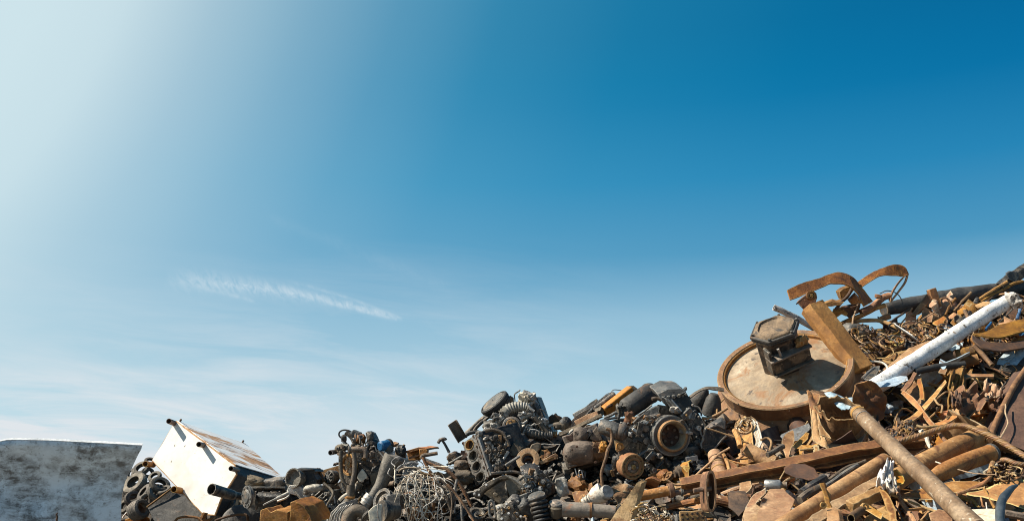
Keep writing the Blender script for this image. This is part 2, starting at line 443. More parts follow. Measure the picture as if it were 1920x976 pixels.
class MB:
    def __init__(s):
        s.v, s.f = [], []

    def add(s, vs, fs):
        b = len(s.v)
        s.v += [V(x) for x in vs]
        s.f += [tuple(i + b for i in f) for f in fs]
        return s

    def rings(s, rings, closed_u=True, closed_v=False, cap0=False, cap1=False):
        n = len(rings[0])
        vs = [p for r in rings for p in r]
        fs = []
        R = len(rings)
        for i in range(R if closed_v else R - 1):
            j = (i + 1) % R
            for k in range(n if closed_u else n - 1):
                l = (k + 1) % n
                fs.append((i * n + k, i * n + l, j * n + l, j * n + k))
        if cap0:
            fs.append(tuple(range(n))[::-1])
        if cap1:
            fs.append(tuple((R - 1) * n + k for k in range(n)))
        return s.add(vs, fs)

    def tube(s, pts, r, n=10, sub=5, cap=True, wob=0.0):
        rad = r if isinstance(r, (list, tuple)) else [r] * len(pts)
        pts = smooth([V(p) for p in pts], sub)
        rad = smooth([float(x) for x in rad], sub) if len(rad) > 2 else ([rad[0] + (rad[-1] - rad[0]) * i / (len(pts) - 1) for i in range(len(pts))])
        a, b = None, None
        rings = []
        for i, p in enumerate(pts):
            t = (pts[min(i + 1, len(pts) - 1)] - pts[max(i - 1, 0)]).normalized()
            if a is None:
                a = perp(t)[0]
            else:
                a = (a - t * a.dot(t))
                a = a.normalized() if a.length > 1e-6 else perp(t)[0]
            b = t.cross(a)
            ring = []
            for k in range(n):
                th = 2 * math.pi * k / n
                q = rad[i]
                if wob:
                    q *= 1 + wob * mnoise.noise(p * 9 + V((math.cos(th), math.sin(th), 0)) * 1.2)
                ring.append(p + a * math.cos(th) * q + b * math.sin(th) * q)
            rings.append(ring)
        return s.rings(rings, cap0=cap, cap1=cap)

    def pipe(s, pts, r, wall=.18, n=18, sub=5, deep=None):
        """hollow tube with visible wall at both ends"""
        pts = [V(p) for p in pts]
        if len(pts) == 2:
            pts = [pts[0].lerp(pts[1], i / 8) for i in range(9)]
        else:
            pts = smooth(pts, sub)
        rad = r if isinstance(r, (list, tuple)) else [r, r]
        R = [rad[0] + (rad[-1] - rad[0]) * i / (len(pts) - 1) for i in range(len(pts))]
        rings = []
        seq = [(i, 1.0) for i in range(len(pts))] + [(i, 1 - wall) for i in range(len(pts) - 1, -1, -1)]
        fr = []
        a = None
        for i, p in enumerate(pts):
            t = (pts[min(i + 1, len(pts) - 1)] - pts[max(i - 1, 0)]).normalized()
            if a is None:
                a = perp(t)[0]
            else:
                a = (a - t * a.dot(t)).normalized()
            b = t.cross(a)
            fr.append((p, a.copy(), b.copy()))
        for i, q in seq:
            p, a, b = fr[i]
            rings.append([p + (a * math.cos(2 * math.pi * k / n) + b * math.sin(2 * math.pi * k / n)) * R[i] * q for k in range(n)])
        return s.rings(rings, closed_v=True)

    def lathe(s, c, ax, prof, n=32, closed=False, ref=None, arc=1.0, jag=0.0):
        c = V(c)
        a, b = perp(V(ax), ref)
        ax = V(ax).normalized()
        rings = []
        m = n if arc >= 1 else n + 1
        for (h, r) in prof:
            rings.append([c + ax * h + (a * math.cos(2 * math.pi * arc * k / n) + b * math.sin(2 * math.pi * arc * k / n)) * max(r, 1e-5) *
                          (1 + (jag * mnoise.noise(V((k * .9, h * 20, r * 3)))) if jag else 1) for k in range(m)])
        return s.rings(rings, closed_u=arc >= 1, closed_v=closed, cap0=(not closed and arc >= 1 and prof[0][1] > 1e-4), cap1=(not closed and arc >= 1 and prof[-1][1] > 1e-4))

    def prism(s, front, back):
        """front: list of points, back: vector"""
        n = len(front)
        vs = [V(p) for p in front] + [V(p) + V(back) for p in front]
        fs = [tuple(range(n)), tuple(range(2 * n - 1, n - 1, -1))]
        for i in range(n):
            j = (i + 1) % n
            fs.append((j, i, n + i, n + j))
        return s.add(vs, fs)

    def loft(s, front, back):
        n = len(front)
        fs = [tuple(range(n)), tuple(range(2 * n - 1, n - 1, -1))]
        for i in range(n):
            j = (i + 1) % n
            fs.append((j, i, n + i, n + j))
        return s.add(list(front) + list(back), fs)

    def obox(s, c, U, W, N):
        c, U, W, N = V(c), V(U), V(W), V(N)
        return s.prism([c - U - W + N, c + U - W + N, c + U + W + N, c - U + W + N], -2 * N)

    def sweep(s, pts, prof, up=None, sub=1):
        pts = smooth([V(p) for p in pts], sub)
        rings = []
        up = V(up) if up is not None else V((0, 0, 1))
        for i, p in enumerate(pts):
            t = (pts[min(i + 1, len(pts) - 1)] - pts[max(i - 1, 0)]).normalized()
            sd = t.cross(up)
            sd = sd.normalized() if sd.length > 1e-5 else perp(t)[0]
            u2 = sd.cross(t).normalized()
            rings.append([p + sd * x + u2 * y for x, y in prof])
        return s.rings(rings, cap0=True, cap1=True)

    def ribbon(s, ea, eb, th, sub=5):
        """solid strip between two edges"""
        ea, eb = smooth([V(p) for p in ea], sub), smooth([V(p) for p in eb], sub)
        n = min(len(ea), len(eb))
        rings = []
        pn = None
        for i in range(n):
            t = (ea[min(i + 1, n - 1)] + eb[min(i + 1, n - 1)] - ea[max(i - 1, 0)] - eb[max(i - 1, 0)])
            w = ea[i] - eb[i]
            nn = t.cross(w)
            nn = nn.normalized() if nn.length > 1e-7 else (pn or V((0, -1, 0)))
            if pn is not None and nn.dot(pn) < 0:
                nn = -nn
            pn = nn
            h = nn * th * .5
            rings.append([ea[i] + h, eb[i] + h, eb[i] - h, ea[i] - h])
        return s.rings(rings, cap0=True, cap1=True)

    def sheet(s, grid, th, closed_u=False):
        """grid: rows of points -> solid sheet"""
        R, C = len(grid), len(grid[0])
        nrm = []
        for i in range(R):
            row = []
            for j in range(C):
                if closed_u:
                    du = grid[i][(j + 1) % C] - grid[i][j - 1]
                else:
                    du = grid[i][min(j + 1, C - 1)] - grid[i][max(j - 1, 0)]
                dv = grid[min(i + 1, R - 1)][j] - grid[max(i - 1, 0)][j]
                q = du.cross(dv)
                row.append(q.normalized() if q.length > 1e-9 else V((0, -1, 0)))
            nrm.append(row)
        top = [grid[i][j] + nrm[i][j] * th * .5 for i in range(R) for j in range(C)]
        bot = [grid[i][j] - nrm[i][j] * th * .5 for i in range(R) for j in range(C)]
        fs = []
        N = R * C
        CC = C if closed_u else C - 1
        for i in range(R - 1):
            for j in range(CC):
                l = (j + 1) % C
                a, b, c, d = i * C + j, i * C + l, (i + 1) * C + l, (i + 1) * C + j
                fs.append((a, b, c, d))
                fs.append((N + d, N + c, N + b, N + a))
        for j in range(CC):
            l = (j + 1) % C
            fs.append((l, j, N + j, N + l))
            a, b = (R - 1) * C + j, (R - 1) * C + l
            fs.append((a, b, N + b, N + a))
        if not closed_u:
            for i in range(R - 1):
                a, b = i * C, (i + 1) * C
                fs.append((a, b, N + b, N + a))
                a, b = i * C + C - 1, (i + 1) * C + C - 1
                fs.append((b, a, N + a, N + b))
        return s.add(top + bot, fs)

    def blob(s, c, U, W, N, amp=.25, seed=0, nu=14, nv=9, box=.0):
        """lumpy casting: ellipsoid (or, with box > 0, a rounded block) with noise"""
        c, U, W, N = V(c), V(U), V(W), V(N)
        rings = []
        for i in range(nv + 1):
            ph = -math.pi / 2 + math.pi * i / nv
            ring = []
            for k in range(nu):
                th = 2 * math.pi * k / nu
                d = V((math.cos(ph) * math.cos(th), math.cos(ph) * math.sin(th), math.sin(ph)))
                if box:
                    mx = max(abs(d.x), abs(d.y), abs(d.z))
                    d = d.lerp(d / mx, box)
                q = 1 + amp * mnoise.noise(d * 1.7 + V((seed * 3.1, seed, 0))) + amp * .5 * mnoise.noise(d * 4.1 + V((seed, seed * 2.3, 5)))
                ring.append(c + (U * d.x + W * d.y + N * d.z) * q)
            rings.append(ring)
        return s.rings(rings, cap0=False, cap1=False)

    def bolt(s, c, ax, r, h, n=6):
        return s.lathe(c, ax, [(-h * .3, r), (h, r), (h * 1.15, r * .8), (h * 1.15, 0)], n)


def make_obj(name, mb, mat, angle=35, bevel=0.0, rough=0.0, cut=.07):
    me = bpy.data.meshes.new(name)
    me.from_pydata([tuple(x) for x in mb.v], [], mb.f)
    me.validate()
    import bmesh
    bm = bmesh.new()
    bm.from_mesh(me)
    bmesh.ops.remove_doubles(bm, verts=bm.verts, dist=1e-5)
    bmesh.ops.recalc_face_normals(bm, faces=bm.faces)
    if rough:
        # dents and ragged edges: cut long edges, then push the vertices about
        bmesh.ops.triangulate(bm, faces=bm.faces)
        for it in range(5):
            es = [e for e in bm.edges if e.calc_length() > cut]
            if not es or len(bm.faces) > 2500:
                break
            bmesh.ops.subdivide_edges(bm, edges=es, cuts=1)
            bmesh.ops.triangulate(bm, faces=[f for f in bm.faces if len(f.verts) > 3])
        sd = V((len(bm.verts) * .37, 0, 1))
        for v in bm.verts:
            v.co += mnoise.noise_vector(v.co * 4.5 + sd) * rough * 1.3 + mnoise.noise_vector(v.co * 14 + sd) * rough * .8
    bm.to_mesh(me)
    bm.free()
    me.polygons.foreach_set('use_smooth', [True] * len(me.polygons))
    me.set_sharp_from_angle(angle=math.radians(angle))
    me.materials.append(M[mat] if isinstance(mat, str) else mat)
    o = bpy.data.objects.new(name, me)
    COL.objects.link(o)
    if bevel:
        b = o.modifiers.new('edge_wear', 'BEVEL')
        b.width = bevel
        b.segments = 2
        b.limit_method = 'ANGLE'
        b.angle_limit = math.radians(40)
        b.harden_normals = False
    return o


class Thing:
    def __init__(s, name, label, cat, frame, at, lift=.15, group=None):
        s.name, s.label, s.cat, s.group, s.fr = name, label, cat, group, frame
        px, py = frame.px(at[0], at[1])
        s.D = depth_at(px, py)
        s.Y = s.D - lift
        d = pxdir(px, py)
        s.k = frame.k * (s.Y / d.y) / FPX        # metres per unit of the frame
        s.parts = []

    def w(s, X, Y, d=0.0):
        px, py = s.fr.px(X, Y)
        y = s.Y
        if s.fr.lie:                              # long pieces lie along the slope of the heap
            y += (depth_at(px, py) - s.D) * s.fr.lie
        return P(px, py, y - d)

    def ws(s, pts, d=0.0):
        return [s.w(p[0], p[1], (p[2] if len(p) > 2 else 0) + d) for p in pts]

    def part(s, name, mb, mat, parent=None, bevel=0.0, label=None, angle=35, rough=0.0):
        o = make_obj(name, mb, mat, angle, bevel, rough)
        if label:
            o['label'] = label
        s.parts.append((o, parent))
        return o

    # shorthand builders in frame units
    def tube(s, name, pts, r, mat, parent=None, n=10, d=0, sub=5, wob=.06, label=None):
        k = s.k
        rr = [x * k for x in r] if isinstance(r, (list, tuple)) else r * k
        return s.part(name, MB().tube(s.ws(pts, d), rr, n, sub, wob=wob), mat, parent, label=label)

    def hose(s, name, pts, r, mat, parent=None, d=0, wall=.18, n=18, sub=5):
        rr = [x * s.k for x in r] if isinstance(r, (list, tuple)) else r * s.k
        return s.part(name, MB().pipe(s.ws(pts, d), rr, wall, n, sub), mat, parent)

    def slab(s, name, poly, t, mat, parent=None, d=0, dirv=(.15, 1, .1), bevel=.006, label=None, rough=.006):
        return s.part(name, MB().prism(s.ws(poly, d), V(dirv).normalized() * t), mat, parent, bevel, label, rough=rough)

    def lathe(s, name, c, ax, prof, mat, parent=None, d=0, n=32, closed=False, bevel=0, ref=None, label=None):
        k = s.k
        return s.part(name, MB().lathe(s.w(c[0], c[1], d), ax, [(h * k, r * k) for h, r in prof], n, closed, ref), mat, parent, bevel, label)

    def lump(s, name, c, r, mat, parent=None, d=0, dz=None, amp=.3, box=.4, rot=0.0, label=None):
        k = s.k
        a, b = math.cos(rot), math.sin(rot)
        U = cv(a, b, .12) * r[0] * k
        W = cv(-b, a, .12) * r[1] * k
        N = U.cross(W).normalized() * (dz or min(r)) * k
        return s.part(name, MB().blob(s.w(c[0], c[1], d), U, W, N, amp, rnd.random() * 50, 16, 10, box), mat, parent, label=label, angle=60)

    def bolts(s, c, ax, R, num, r, h, mat, parent, d=0, off=0.0, ph=0.2, name='bolt'):
        ax = V(ax).normalized()
        a, b = perp(ax)
        c = s.w(c[0], c[1], d) + ax * off * s.k
        for i in range(num):
            th = ph + 2 * math.pi * i / num
            p = c + (a * math.cos(th) + b * math.sin(th)) * R * s.k
            s.part(name, MB().bolt(p, ax, r * s.k, h * s.k), mat, parent)

    def done(s):
        """hang the parts on an Empty at the base of the thing (or tag the single mesh)"""
        lo = V((1e9,) * 3)
        hi = V((-1e9,) * 3)
        for o, _ in s.parts:
            for v in o.data.vertices:
                for i in range(3):
                    lo[i] = min(lo[i], v.co[i])
                    hi[i] = max(hi[i], v.co[i])
        base = V(((lo.x + hi.x) / 2, (lo.y + hi.y) / 2, lo.z))
        T = Matrix.Translation(-base)
        for o, _ in s.parts:
            o.data.transform(T)
        if len(s.parts) == 1:
            root = s.parts[0][0]
            root.name = s.name
            root.data.name = s.name
        else:
            root = bpy.data.objects.new(s.name, None)
            root.empty_display_size = .1
            COL.objects.link(root)
            for o, p in s.parts:
                o.parent = p or root
        root.location = base
        root['label'] = s.label
        root['category'] = s.cat
        if s.group:
            root['group'] = s.group
        s.root = root
        return root


def greeble(t, boxes, n, d, mats=('iron_black', 'iron_grey', 'iron_grey', 'iron_brown', 'alu_dark', 'steel', 'rust_brown')):
    """small bolts, bosses, ribs, pipes and brackets on an engine, each a part"""
    r = random.Random(len(boxes) * 31 + n)
    for i in range(n):
        x0, y0, x1, y1 = boxes[i % len(boxes)]
        x, y = r.uniform(x0, x1), r.uniform(y0, y1)
        ax = cv(r.uniform(-.5, .5), r.uniform(-.3, .6), 1)
        mt = r.choice(mats)
        dd = d + r.uniform(-.08, .02)
        k = r.random()
        q = r.uniform(5, 11) * (2.0 if r.random() < .22 else 1)
        if k < .15:
            t.part('bolt', MB().bolt(t.w(x, y, dd), ax, q * .7 * t.k, q * 1.3 * t.k), mt)
        elif k < .30:
            t.lathe('boss', (x, y), ax, [(-q * 2, q * 1.2), (q * .4, q), (q * .4, q * .55), (-q * .3, q * .5), (-q * .3, 0)], mt, d=dd, n=12)
        elif k < .58:
            a = r.uniform(0, 3.14)
            u = cv(math.cos(a), math.sin(a), r.uniform(-.2, .2))
            w = ax.cross(u).normalized()
            t.part('bracket', MB().obox(t.w(x, y, dd), u * q * 2.2 * t.k, w * q * .9 * t.k, ax * q * .5 * t.k), mt, bevel=.003, rough=.003)
        elif k < .82:
            a = r.uniform(0, 6.28)
            L = q * r.uniform(2, 5)
            t.tube('small_pipe', [(x, y), (x + L * .5 * math.cos(a), y + L * .5 * math.sin(a) - q * .6), (x + L * math.cos(a + .5), y + L * math.sin(a + .5))], q * .35, mt, d=dd, n=7, sub=4)
        else:
            t.lump('casting_lug', (x, y), (q * 1.5, q * 1.1), mt, d=dd, amp=.6, box=.6, rot=r.uniform(0, 3))


def one(name, label, cat, frame, at, lift, mat, fn, group=None, bevel=0.0, angle=35):
    """a thing that is one mesh; fn(thing, mesh builder) fills it"""
    t = Thing(name, label, cat, frame, at, lift, group)
    mb = MB()
    fn(t, mb)
    flat = len(mb.f) < 60
    t.part(name, mb, mat, None, bevel * (.6 if flat else 1), angle=angle, rough=(.010 if flat else .004))
    return t.done()


# ------------------------------------------------------------------ ground and heap
def build_ground():
    mb = MB()
    N = 24
    ext = 900.0
    g = [[V((-ext + 2 * ext * j / N, -200 + (ext + 200) * i / N, 0.0)) for j in range(N + 1)] for i in range(N + 1)]
    vs = [p for r in g for p in r]
    fs = [(i * (N + 1) + j, i * (N + 1) + j + 1, (i + 1) * (N + 1) + j + 1, (i + 1) * (N + 1) + j) for i in range(N) for j in range(N)]
    mb.add(vs, fs)
    M['ground'] = metal_mat('packed_yard_dirt', [(.12, .10, .08), (.19, .165, .135), (.26, .23, .19)], .8, (.85, .95), 0, .6, 12, vary=0)
    o = make_obj('ground', mb, 'ground')
    o['kind'] = 'structure'


def build_heap():
    rings = []
    cols = list(range(-420, 2560, 14))
    for px in cols:
        top = interp(SKY, px) + 14
        yb = interp(D0T, px) + .12
        row = []
        low = P(px, 976, yb)
        toe = V((low.x * .93, low.y - 1.6, -0.05))
        row.append(toe)
        for k in range(1, 5):
            row.append(toe.lerp(low, k / 5))
        n = 15
        for k in range(n):
            py = 976 + (top - 976) * k / (n - 1)
            Y = depth_at(px, py) + .12
            row.append(P(px, py, Y))
        cr = row[-1]
        for k, (dy, fz) in enumerate(((.25, .97), (.7, .94), (1.4, .85), (3.0, .55), (5.5, -.02))):
            row.append(V((cr.x * (1 + dy * .03), cr.y + dy, cr.z * fz)))
        for i in range(1, len(row) - 1):
            p = row[i]
            q = mnoise.fractal(p * 2.2, 1.0, 2.0, 4)
            row[i] = p + V((mnoise.noise(p * 5) * .05, q * .10, -abs(mnoise.noise(p * 3.3 + V((4, 1, 2)))) * .05))
        rings.append(row)
    mb = MB()
    mb.rings(rings, closed_u=False)
    o = make_obj('terrain', mb, 'soil', 60)
    o['kind'] = 'structure'


build_ground()
build_heap()


# ================================================================== LEFT: panel, tyres, white box
def build_panel():
    t = Thing('curved_sheet_panel', 'big pale grey curved sheet panel with dark scuffs at the far left edge', 'metal panel', FA, (500, 650), 3.6)
    # rows from top to bottom: left edge, right edge, depth
    rows = [(296, -60, 1205, .20), (330, -60, 1196, .20), (370, -60, 1176, .18), (430, -60, 1150, .14), (520, -60, 1118, .08), (640, -60, 1062, .02), (800, -60, 1030, .0), (976, -60, 1024, .0)]
    grid = []
    C = 22
    for (y, xl, xr, d) in rows:
        row = []
        for j in range(C + 1):
            q = j / C
            X = xl + (xr - xl) * q
            top = 300 - 14 * math.sin(min(q * 2.2, 1) * math.pi * .5) + 64 * max(0, q - .12) ** 1.15 + 26 * max(0, .09 - q) / .09
            f = max(0, 1 - (y - 296) / 260)
            Y = y + (top - 296) * f
            p = t.w(X, Y, d - .05 * math.sin(q * math.pi) - .45 * q)
            p = p + V((0, 1, 0)) * (.030 * mnoise.noise(V((q * 4, y * .006, 2))) + .012 * mnoise.noise(V((q * 11, y * .015, 7))))
            if q < .10:
                p = p + V((0, -1, 0)) * .04 * (1 - q / .10)
            row.append(p)
        grid.append(row)
    base = []
    for p in grid[-1]:
        base.append([V((p.x, p.y + .02 * k, p.z * (1 - k / 4))) for k in range(1, 5)])
    for k in range(4):
        grid.append([b[k] for b in base])
    # smooth rows
    sm = [smooth([r[j] for r in grid], 3) for j in range(C + 1)]
    grid = [[sm[j][i] for j in range(C + 1)] for i in range(len(sm[0]))]
    t.part('sheet', MB().sheet(grid, .012), panel_mat(), angle=50)
    up = V((0, 0, 1))
    top = grid[0]
    rim = MB().ribbon([p + V((0, -.004, .004)) for p in top], [p + V((0, .030, .026)) for p in top], .012, 1)
    M['rim'] = metal_mat('bright_grey_paint', [(.62, .64, .64), (.74, .75, .75), (.82, .82, .81)], 5, (.4, .6), 0, .1, vary=.05)
    t.part('rim', rim, 'rim', angle=50)
    lf = [r[0] for r in grid]
    back = [p + V((-.035, .05, 0)) for p in lf]
    back2 = [p + V((-.06, .45, 0)) for p in lf]
    M['rim2'] = metal_mat('grey_paint', [(.40, .42, .42), (.5, .52, .52), (.58, .59, .58)], 5, (.4, .6), 0, .1, vary=.05)
    t.part('side_flange', MB().ribbon(lf, back, .010, 1), 'rim2', angle=50)
    t.part('side_return', MB().ribbon(back, back2, .010, 1), 'rim2', angle=50)
    t.done()
    h = Thing('bent_hook', 'small dark bent hook poking up in front of the pale grey curved panel', 'hook', FA, (485, 940), 3.75)
    h.tube('shank', [(478, 1400), (482, 1100), (480, 976), (484, 940), (478, 920), (490, 905)], [9, 9, 9, 8, 7, 5], 'rust_dark')
    h.done()


def tyre(t, c, R, n, wdt=.5, name='tyre'):
    """closed tyre carcass with tread blocks; R in frame units, n = axis"""
    k = t.k * R
    w = wdt * .5
    prof = [(-w, .55), (-w * 1.08, .76), (-w * .95, .93), (-w * .55, .99), (-w * .5, .965), (-w * .42, .965), (-w * .37, 1.0), (-.03, 1.0), (-.02, .97), (.02, .97), (.03, 1.0),
            (w * .37, 1.0), (w * .42, .965), (w * .5, .965), (w * .55, .99), (w * .95, .93), (w * 1.08, .76), (w, .55),
            (w * .86, .52), (w * .82, .68), (w * .5, .88), (-w * .5, .88), (-w * .82, .68), (-w * .86, .52)]
    mb = MB()
    N = 48
    a, b = perp(V(n))
    ax = V(n).normalized()
    c = t.w(*c)
    rings = []
    sq = 1 + .1 * rnd.random()
    for (h, r) in prof:
        ring = []
        for i in range(N):
            th = 2 * math.pi * i / N
            rr = r * (1 - (.028 if (i % 2 and .92 < r) else 0))
            ring.append(c + ax * h * k + (a * math.cos(th) * sq + b * math.sin(th) / sq) * rr * k)
        rings.append(ring)
    mb.rings(rings, closed_v=True)
    return mb


def build_tyres():
    G = 'worn tyres heaped beside the white box'
    L = [
        ((278, 468, .0), 48, (.3, .9, .3), .5, 'pale worn tyre showing behind the left corner of the white box'),
        ((205, 532, .15), 74, (-.25, .72, .6), .5, 'worn tyre lying open side up, topmost beside the white box'),
        ((112, 575, .05), 52, (-.6, .3, .7), .5, 'dark tyre half hidden between the grey panel and the topmost tyre'),
        ((70, 640, .05), 55, (.2, .75, .6), .5, 'tyre in shade against the edge of the grey panel, below the topmost one'),
        ((150, 660, .35), 108, (-.45, .70, .60), .55, 'largest worn tyre of the heap, lying tilted beside the grey panel'),
        ((360, 672, .15), 84, (.55, .70, .45), .55, 'worn tyre lying flat under the left edge of the white box'),
        ((318, 600, .05), 58, (-.2, .8, .55), .5, 'small tyre squeezed under the left corner of the white box'),
        ((232, 735, .25), 82, (-.65, .62, .42), .5, 'tyre leaning in the middle of the heap below the largest one'),
        ((325, 735, .22), 72, (.72, .55, .40), .5, 'tyre leaning right in the middle of the heap above the dark sheet'),
        ((140, 790, .38), 76, (.62, .50, .60), .62, 'tyre with deep tread blocks standing in the lower heap'),
        ((260, 800, .22), 66, (.25, .25, .94), .5, 'tyre standing upright with its dark hole facing the front'),
        ((62, 850, .30), 62, (-.45, .55, .7), .5, 'tyre at the lower left of the heap beside the grey panel'),
        ((180, 880, .45), 84, (.80, .42, .42), 1.3, 'wide tyre lying on its side in front of the dark sheet'),
        ((255, 690, .05), 70, (-.3, .85, .35), .5, 'dark tyre behind the leaning tyres in the middle of the heap'),
        ((110, 735, .12), 66, (.5, .6, .6), .5, 'tyre squeezed under the largest tyre beside the grey panel'),
        ((395, 715, .02), 62, (-.2, .9, .3), .5, 'tyre wedged between the white box and the dark sheet'),
        ((258, 565, .0), 52, (.6, .5, .6), .5, 'small tyre right below the topmost tyre of the heap'),
        ((110, 905, .12), 66, (-.5, .45, .7), .5, 'tyre behind the wide tyre at the bottom of the heap'),
        ((52, 930, .25), 70, (.3, .8, .5), .5, 'lowest dark tyre of the heap beside the grey panel'),
    ]
    for c, R, n, w, lab in L:
        t = Thing('tyre', lab, 'tyre', FB, (c[0], c[1]), .1, G)
        nv = cv(*n)
        t.part('tyre', tyre(t, c, R, nv, w), 'tyre', angle=40)
        t.done()
    # thin bits in the gaps
    one('bent_strip', 'thin pale bent strip lying on the lowest tyre beside the grey panel', 'metal strip', FB, (80, 920), .55, 'steel',
        lambda t, m: m.tube(t.ws([(45, 945), (80, 900), (110, 880)]), 7 * t.k, 6))
    one('rusty_plate', 'orange rusty plate at the bottom edge between the grey panel and the dark sheet', 'metal plate', FB, (130, 960), .6, 'rust_orange',
        lambda t, m: m.prism(t.ws([(50, 1010), (60, 965), (175, 920), (215, 1000), (200, 1030)]), V((.1, .3, -.05))), bevel=.01)


def build_box():
    t = Thing('white_steel_box', 'tilted white painted steel box with pipe stubs and rust streaked top', 'steel box', FB, (600, 560), 1.2)
    A, B, C1, C2, Nn, D0, D = (503, 136, -.10), (305, 462, -.20), (735, 915, .42), (832, 926, .50), (888, 780, .48), (1016, 580, .50), (1000, 508, .46)
    front = t.ws([A, B, C1, C2, Nn, D0, D])
    cx = t.w(640, 560, .2)
    E, F = t.w(1082, 330, -1.05), t.w(1416, 632, -.52)
    Bb = front[1] + (E - front[0])
    Cb, Cb2, Nb = (front[i] + (F - front[6]) for i in (2, 3, 4))
    back = [E, Bb, Cb, Cb2, Nb, F + (front[5] - front[6]), F]
    body = MB().loft(front, back)
    t.part('body', body, 'tank_grey', bevel=.01)  # remaining faces coloured dark, painting in the shade on the box's side
    nf = (front[1] - front[0]).cross(front[6] - front[0]).normalized()
    if nf.dot(V((0, -1, 0))) < 0:
        nf = -nf
    t.part('front_panel', MB().prism([p + nf * .018 for p in front], -nf * .012), 'white', rough=.002)
    # rust bitten edge along the front panel
    M['edge_rust'] = metal_mat('rusty_edge', [(.30, .15, .05), (.45, .26, .10), (.70, .55, .35)], 12, (.6, .9), 0, .4, vary=.1)
    loop = [p + nf * .006 for p in front] + [front[0] + nf * .006]
    t.part('edge_seam', MB().tube(loop, .013, 6, 1), 'edge_rust')
    a, d, e, f = front[0], front[6], E, F
    nt = (d - a).cross(e - a).normalized()
    if nt.z < 0:
        nt = -nt
    t.part('top_panel', MB().prism([p + nt * .016 for p in (a, d, f, e)], -nt * .010), streak_mat(e - a), bevel=.003)
    # pipe stubs
    for (x0, y0, x1, y1, r) in ((507, 158, 436, 130, 23), (752, 338, 690, 326, 22), (1022, 543, 962, 530, 20)):
        q = -.18 + (x0 - 503) / 500 * .58
        p0, p1 = t.w(x0, y0, q), t.w(x1, y1, q + .25)
        s = t.part('pipe_stub', MB().pipe([p0, p1], r * t.k, .14, 18, 1), 'pipe_worn')
    for (x0, y0, x1, y1, r) in ((305, 500, 236, 492, 24), (548, 720, 478, 706, 26)):
        p0, p1 = t.w(x0, y0, -.25 + (x0 - 305) * .0016), t.w(x1, y1, .0 + (x0 - 305) * .0016)
        t.part('pipe_stub', MB().pipe([p0, p1], r * t.k, .14, 18, 1), 'rust_orange', label='rusty pipe stub on the lower edge')
    for x, y in ((613, 462), (610, 512)):
        p = t.w(x, y, .15)
        p = p + nf * ((front[0] - p).dot(nf) + .02)
        t.part('rivet', MB().lathe(p, nf, [(-.03, .013), (.004, .012), (.008, 0)], 10), 'rust_dark')
    for (x, y) in ((523, 136), (1052, 322)):
        q = a.lerp(e, (x - 503) / 579.0) + nt * .018
        t.part('bolt', MB().bolt(q, nt, .012, .025), 'rust_dark')
    t.done()

    s = Thing('dark_steel_sheet', 'dark dirty steel sheet leaning under the lower edge of the white box', 'steel sheet', FB, (520, 860), .55)
    s.slab('sheet', [(255, 862, .2), (478, 702, -.1), (566, 752, -.1), (740, 930, .25), (700, 1010, .35), (330, 1010, .5)], .05, 'tank_grey')
    s.part('rim_rail', MB().tube(s.ws([(250, 858, .24), (470, 694, -.06)]), 9 * s.k, 8, 1), 'rust_brown')
    s.done()

    p = Thing('exhaust_pipe', 'short black pipe with an open flared mouth in front of the white box', 'pipe', FB, (870, 720), 1.75)
    p.hose('mouth', [(797, 704, .28), (880, 728, .16), (965, 752, .0)], [47, 42], 'iron_black', wall=.12, n=24)
    p.tube('neck', [(940, 742, .05), (1010, 760, -.1), (1090, 770, -.2)], [36, 30, 34], 'iron_black', n=14)
    p.lathe('collar', (972, 754), p.w(797, 704, .28) - p.w(965, 752, 0), [(-14, 0), (-14, 40), (14, 42), (14, 0)], 'iron_grey', d=-.02)
    p.done()

    g = Thing('gearbox', 'black oily gearbox lying at the right end of the white box', 'gearbox', FB, (1250, 760), 1.2)
    g.slab('casing', [(1060, 700), (1110, 650), (1260, 690), (1420, 690), (1435, 740), (1445, 850), (1300, 900), (1180, 905), (1080, 840)], .5, 'iron_black', bevel=.02)
    g.lump('top_cover', (1170, 645), (75, 42), 'iron_brown', d=.05, amp=.35, box=.7, rot=-.15)
    g.lump('shift_housing', (1330, 660), (95, 42), 'iron_grey', d=.05, amp=.3, box=.7, rot=.1)
    fl = g.lathe('flange', (1105, 770), cv(-.75, .1, .6), [(-10, 0), (-10, 92), (12, 92), (12, 60), (22, 48), (22, 0)], 'iron_grey', d=.18, n=30)
    g.bolts((1105, 770), cv(-.75, .1, .6), 76, 8, 7, 8, 'iron_black', fl, d=.18, off=12)
    g.lump('side_cover', (1290, 790), (110, 60), 'iron_black', d=.10, amp=.2, box=.7)
    for x in (1180, 1240, 1310, 1380):
        g.part('rib', MB().obox(g.w(x, 795, .08), cv(1, 0, 0) * 8 * g.k, cv(0, 1, 0) * 78 * g.k, cv(0, 0, 1) * .03), 'iron_black', bevel=.006)
    g.slab('mounting_rail', [(1120, 683), (1420, 686), (1422, 698), (1120, 696)], .1, 'iron_grey', d=.12)
    g.done()
    one('shaft_rod', 'thin bright rod sticking out left below the black gearbox', 'metal rod', FB, (1340, 790), 1.62, 'alu',
        lambda t, m: (m.tube(t.ws([(1236, 838, .1), (1330, 792, .05), (1365, 775, .03), (1450, 735, 0)]), [7 * t.k, 9 * t.k, 15 * t.k, 15 * t.k], 10, 3)))
    one('tank_end', 'round grey blue tank end at the bottom edge below the black gearbox', 'tank end', FB, (1060, 985), 1.0, 'tank_grey',
        lambda t, m: m.lathe(t.w(1050, 1010), cv(.25, .45, .86), [(-60 * t.k, 175 * t.k), (0, 175 * t.k), (20 * t.k, 160 * t.k), (38 * t.k, 100 * t.k), (45 * t.k, 0)], 40))
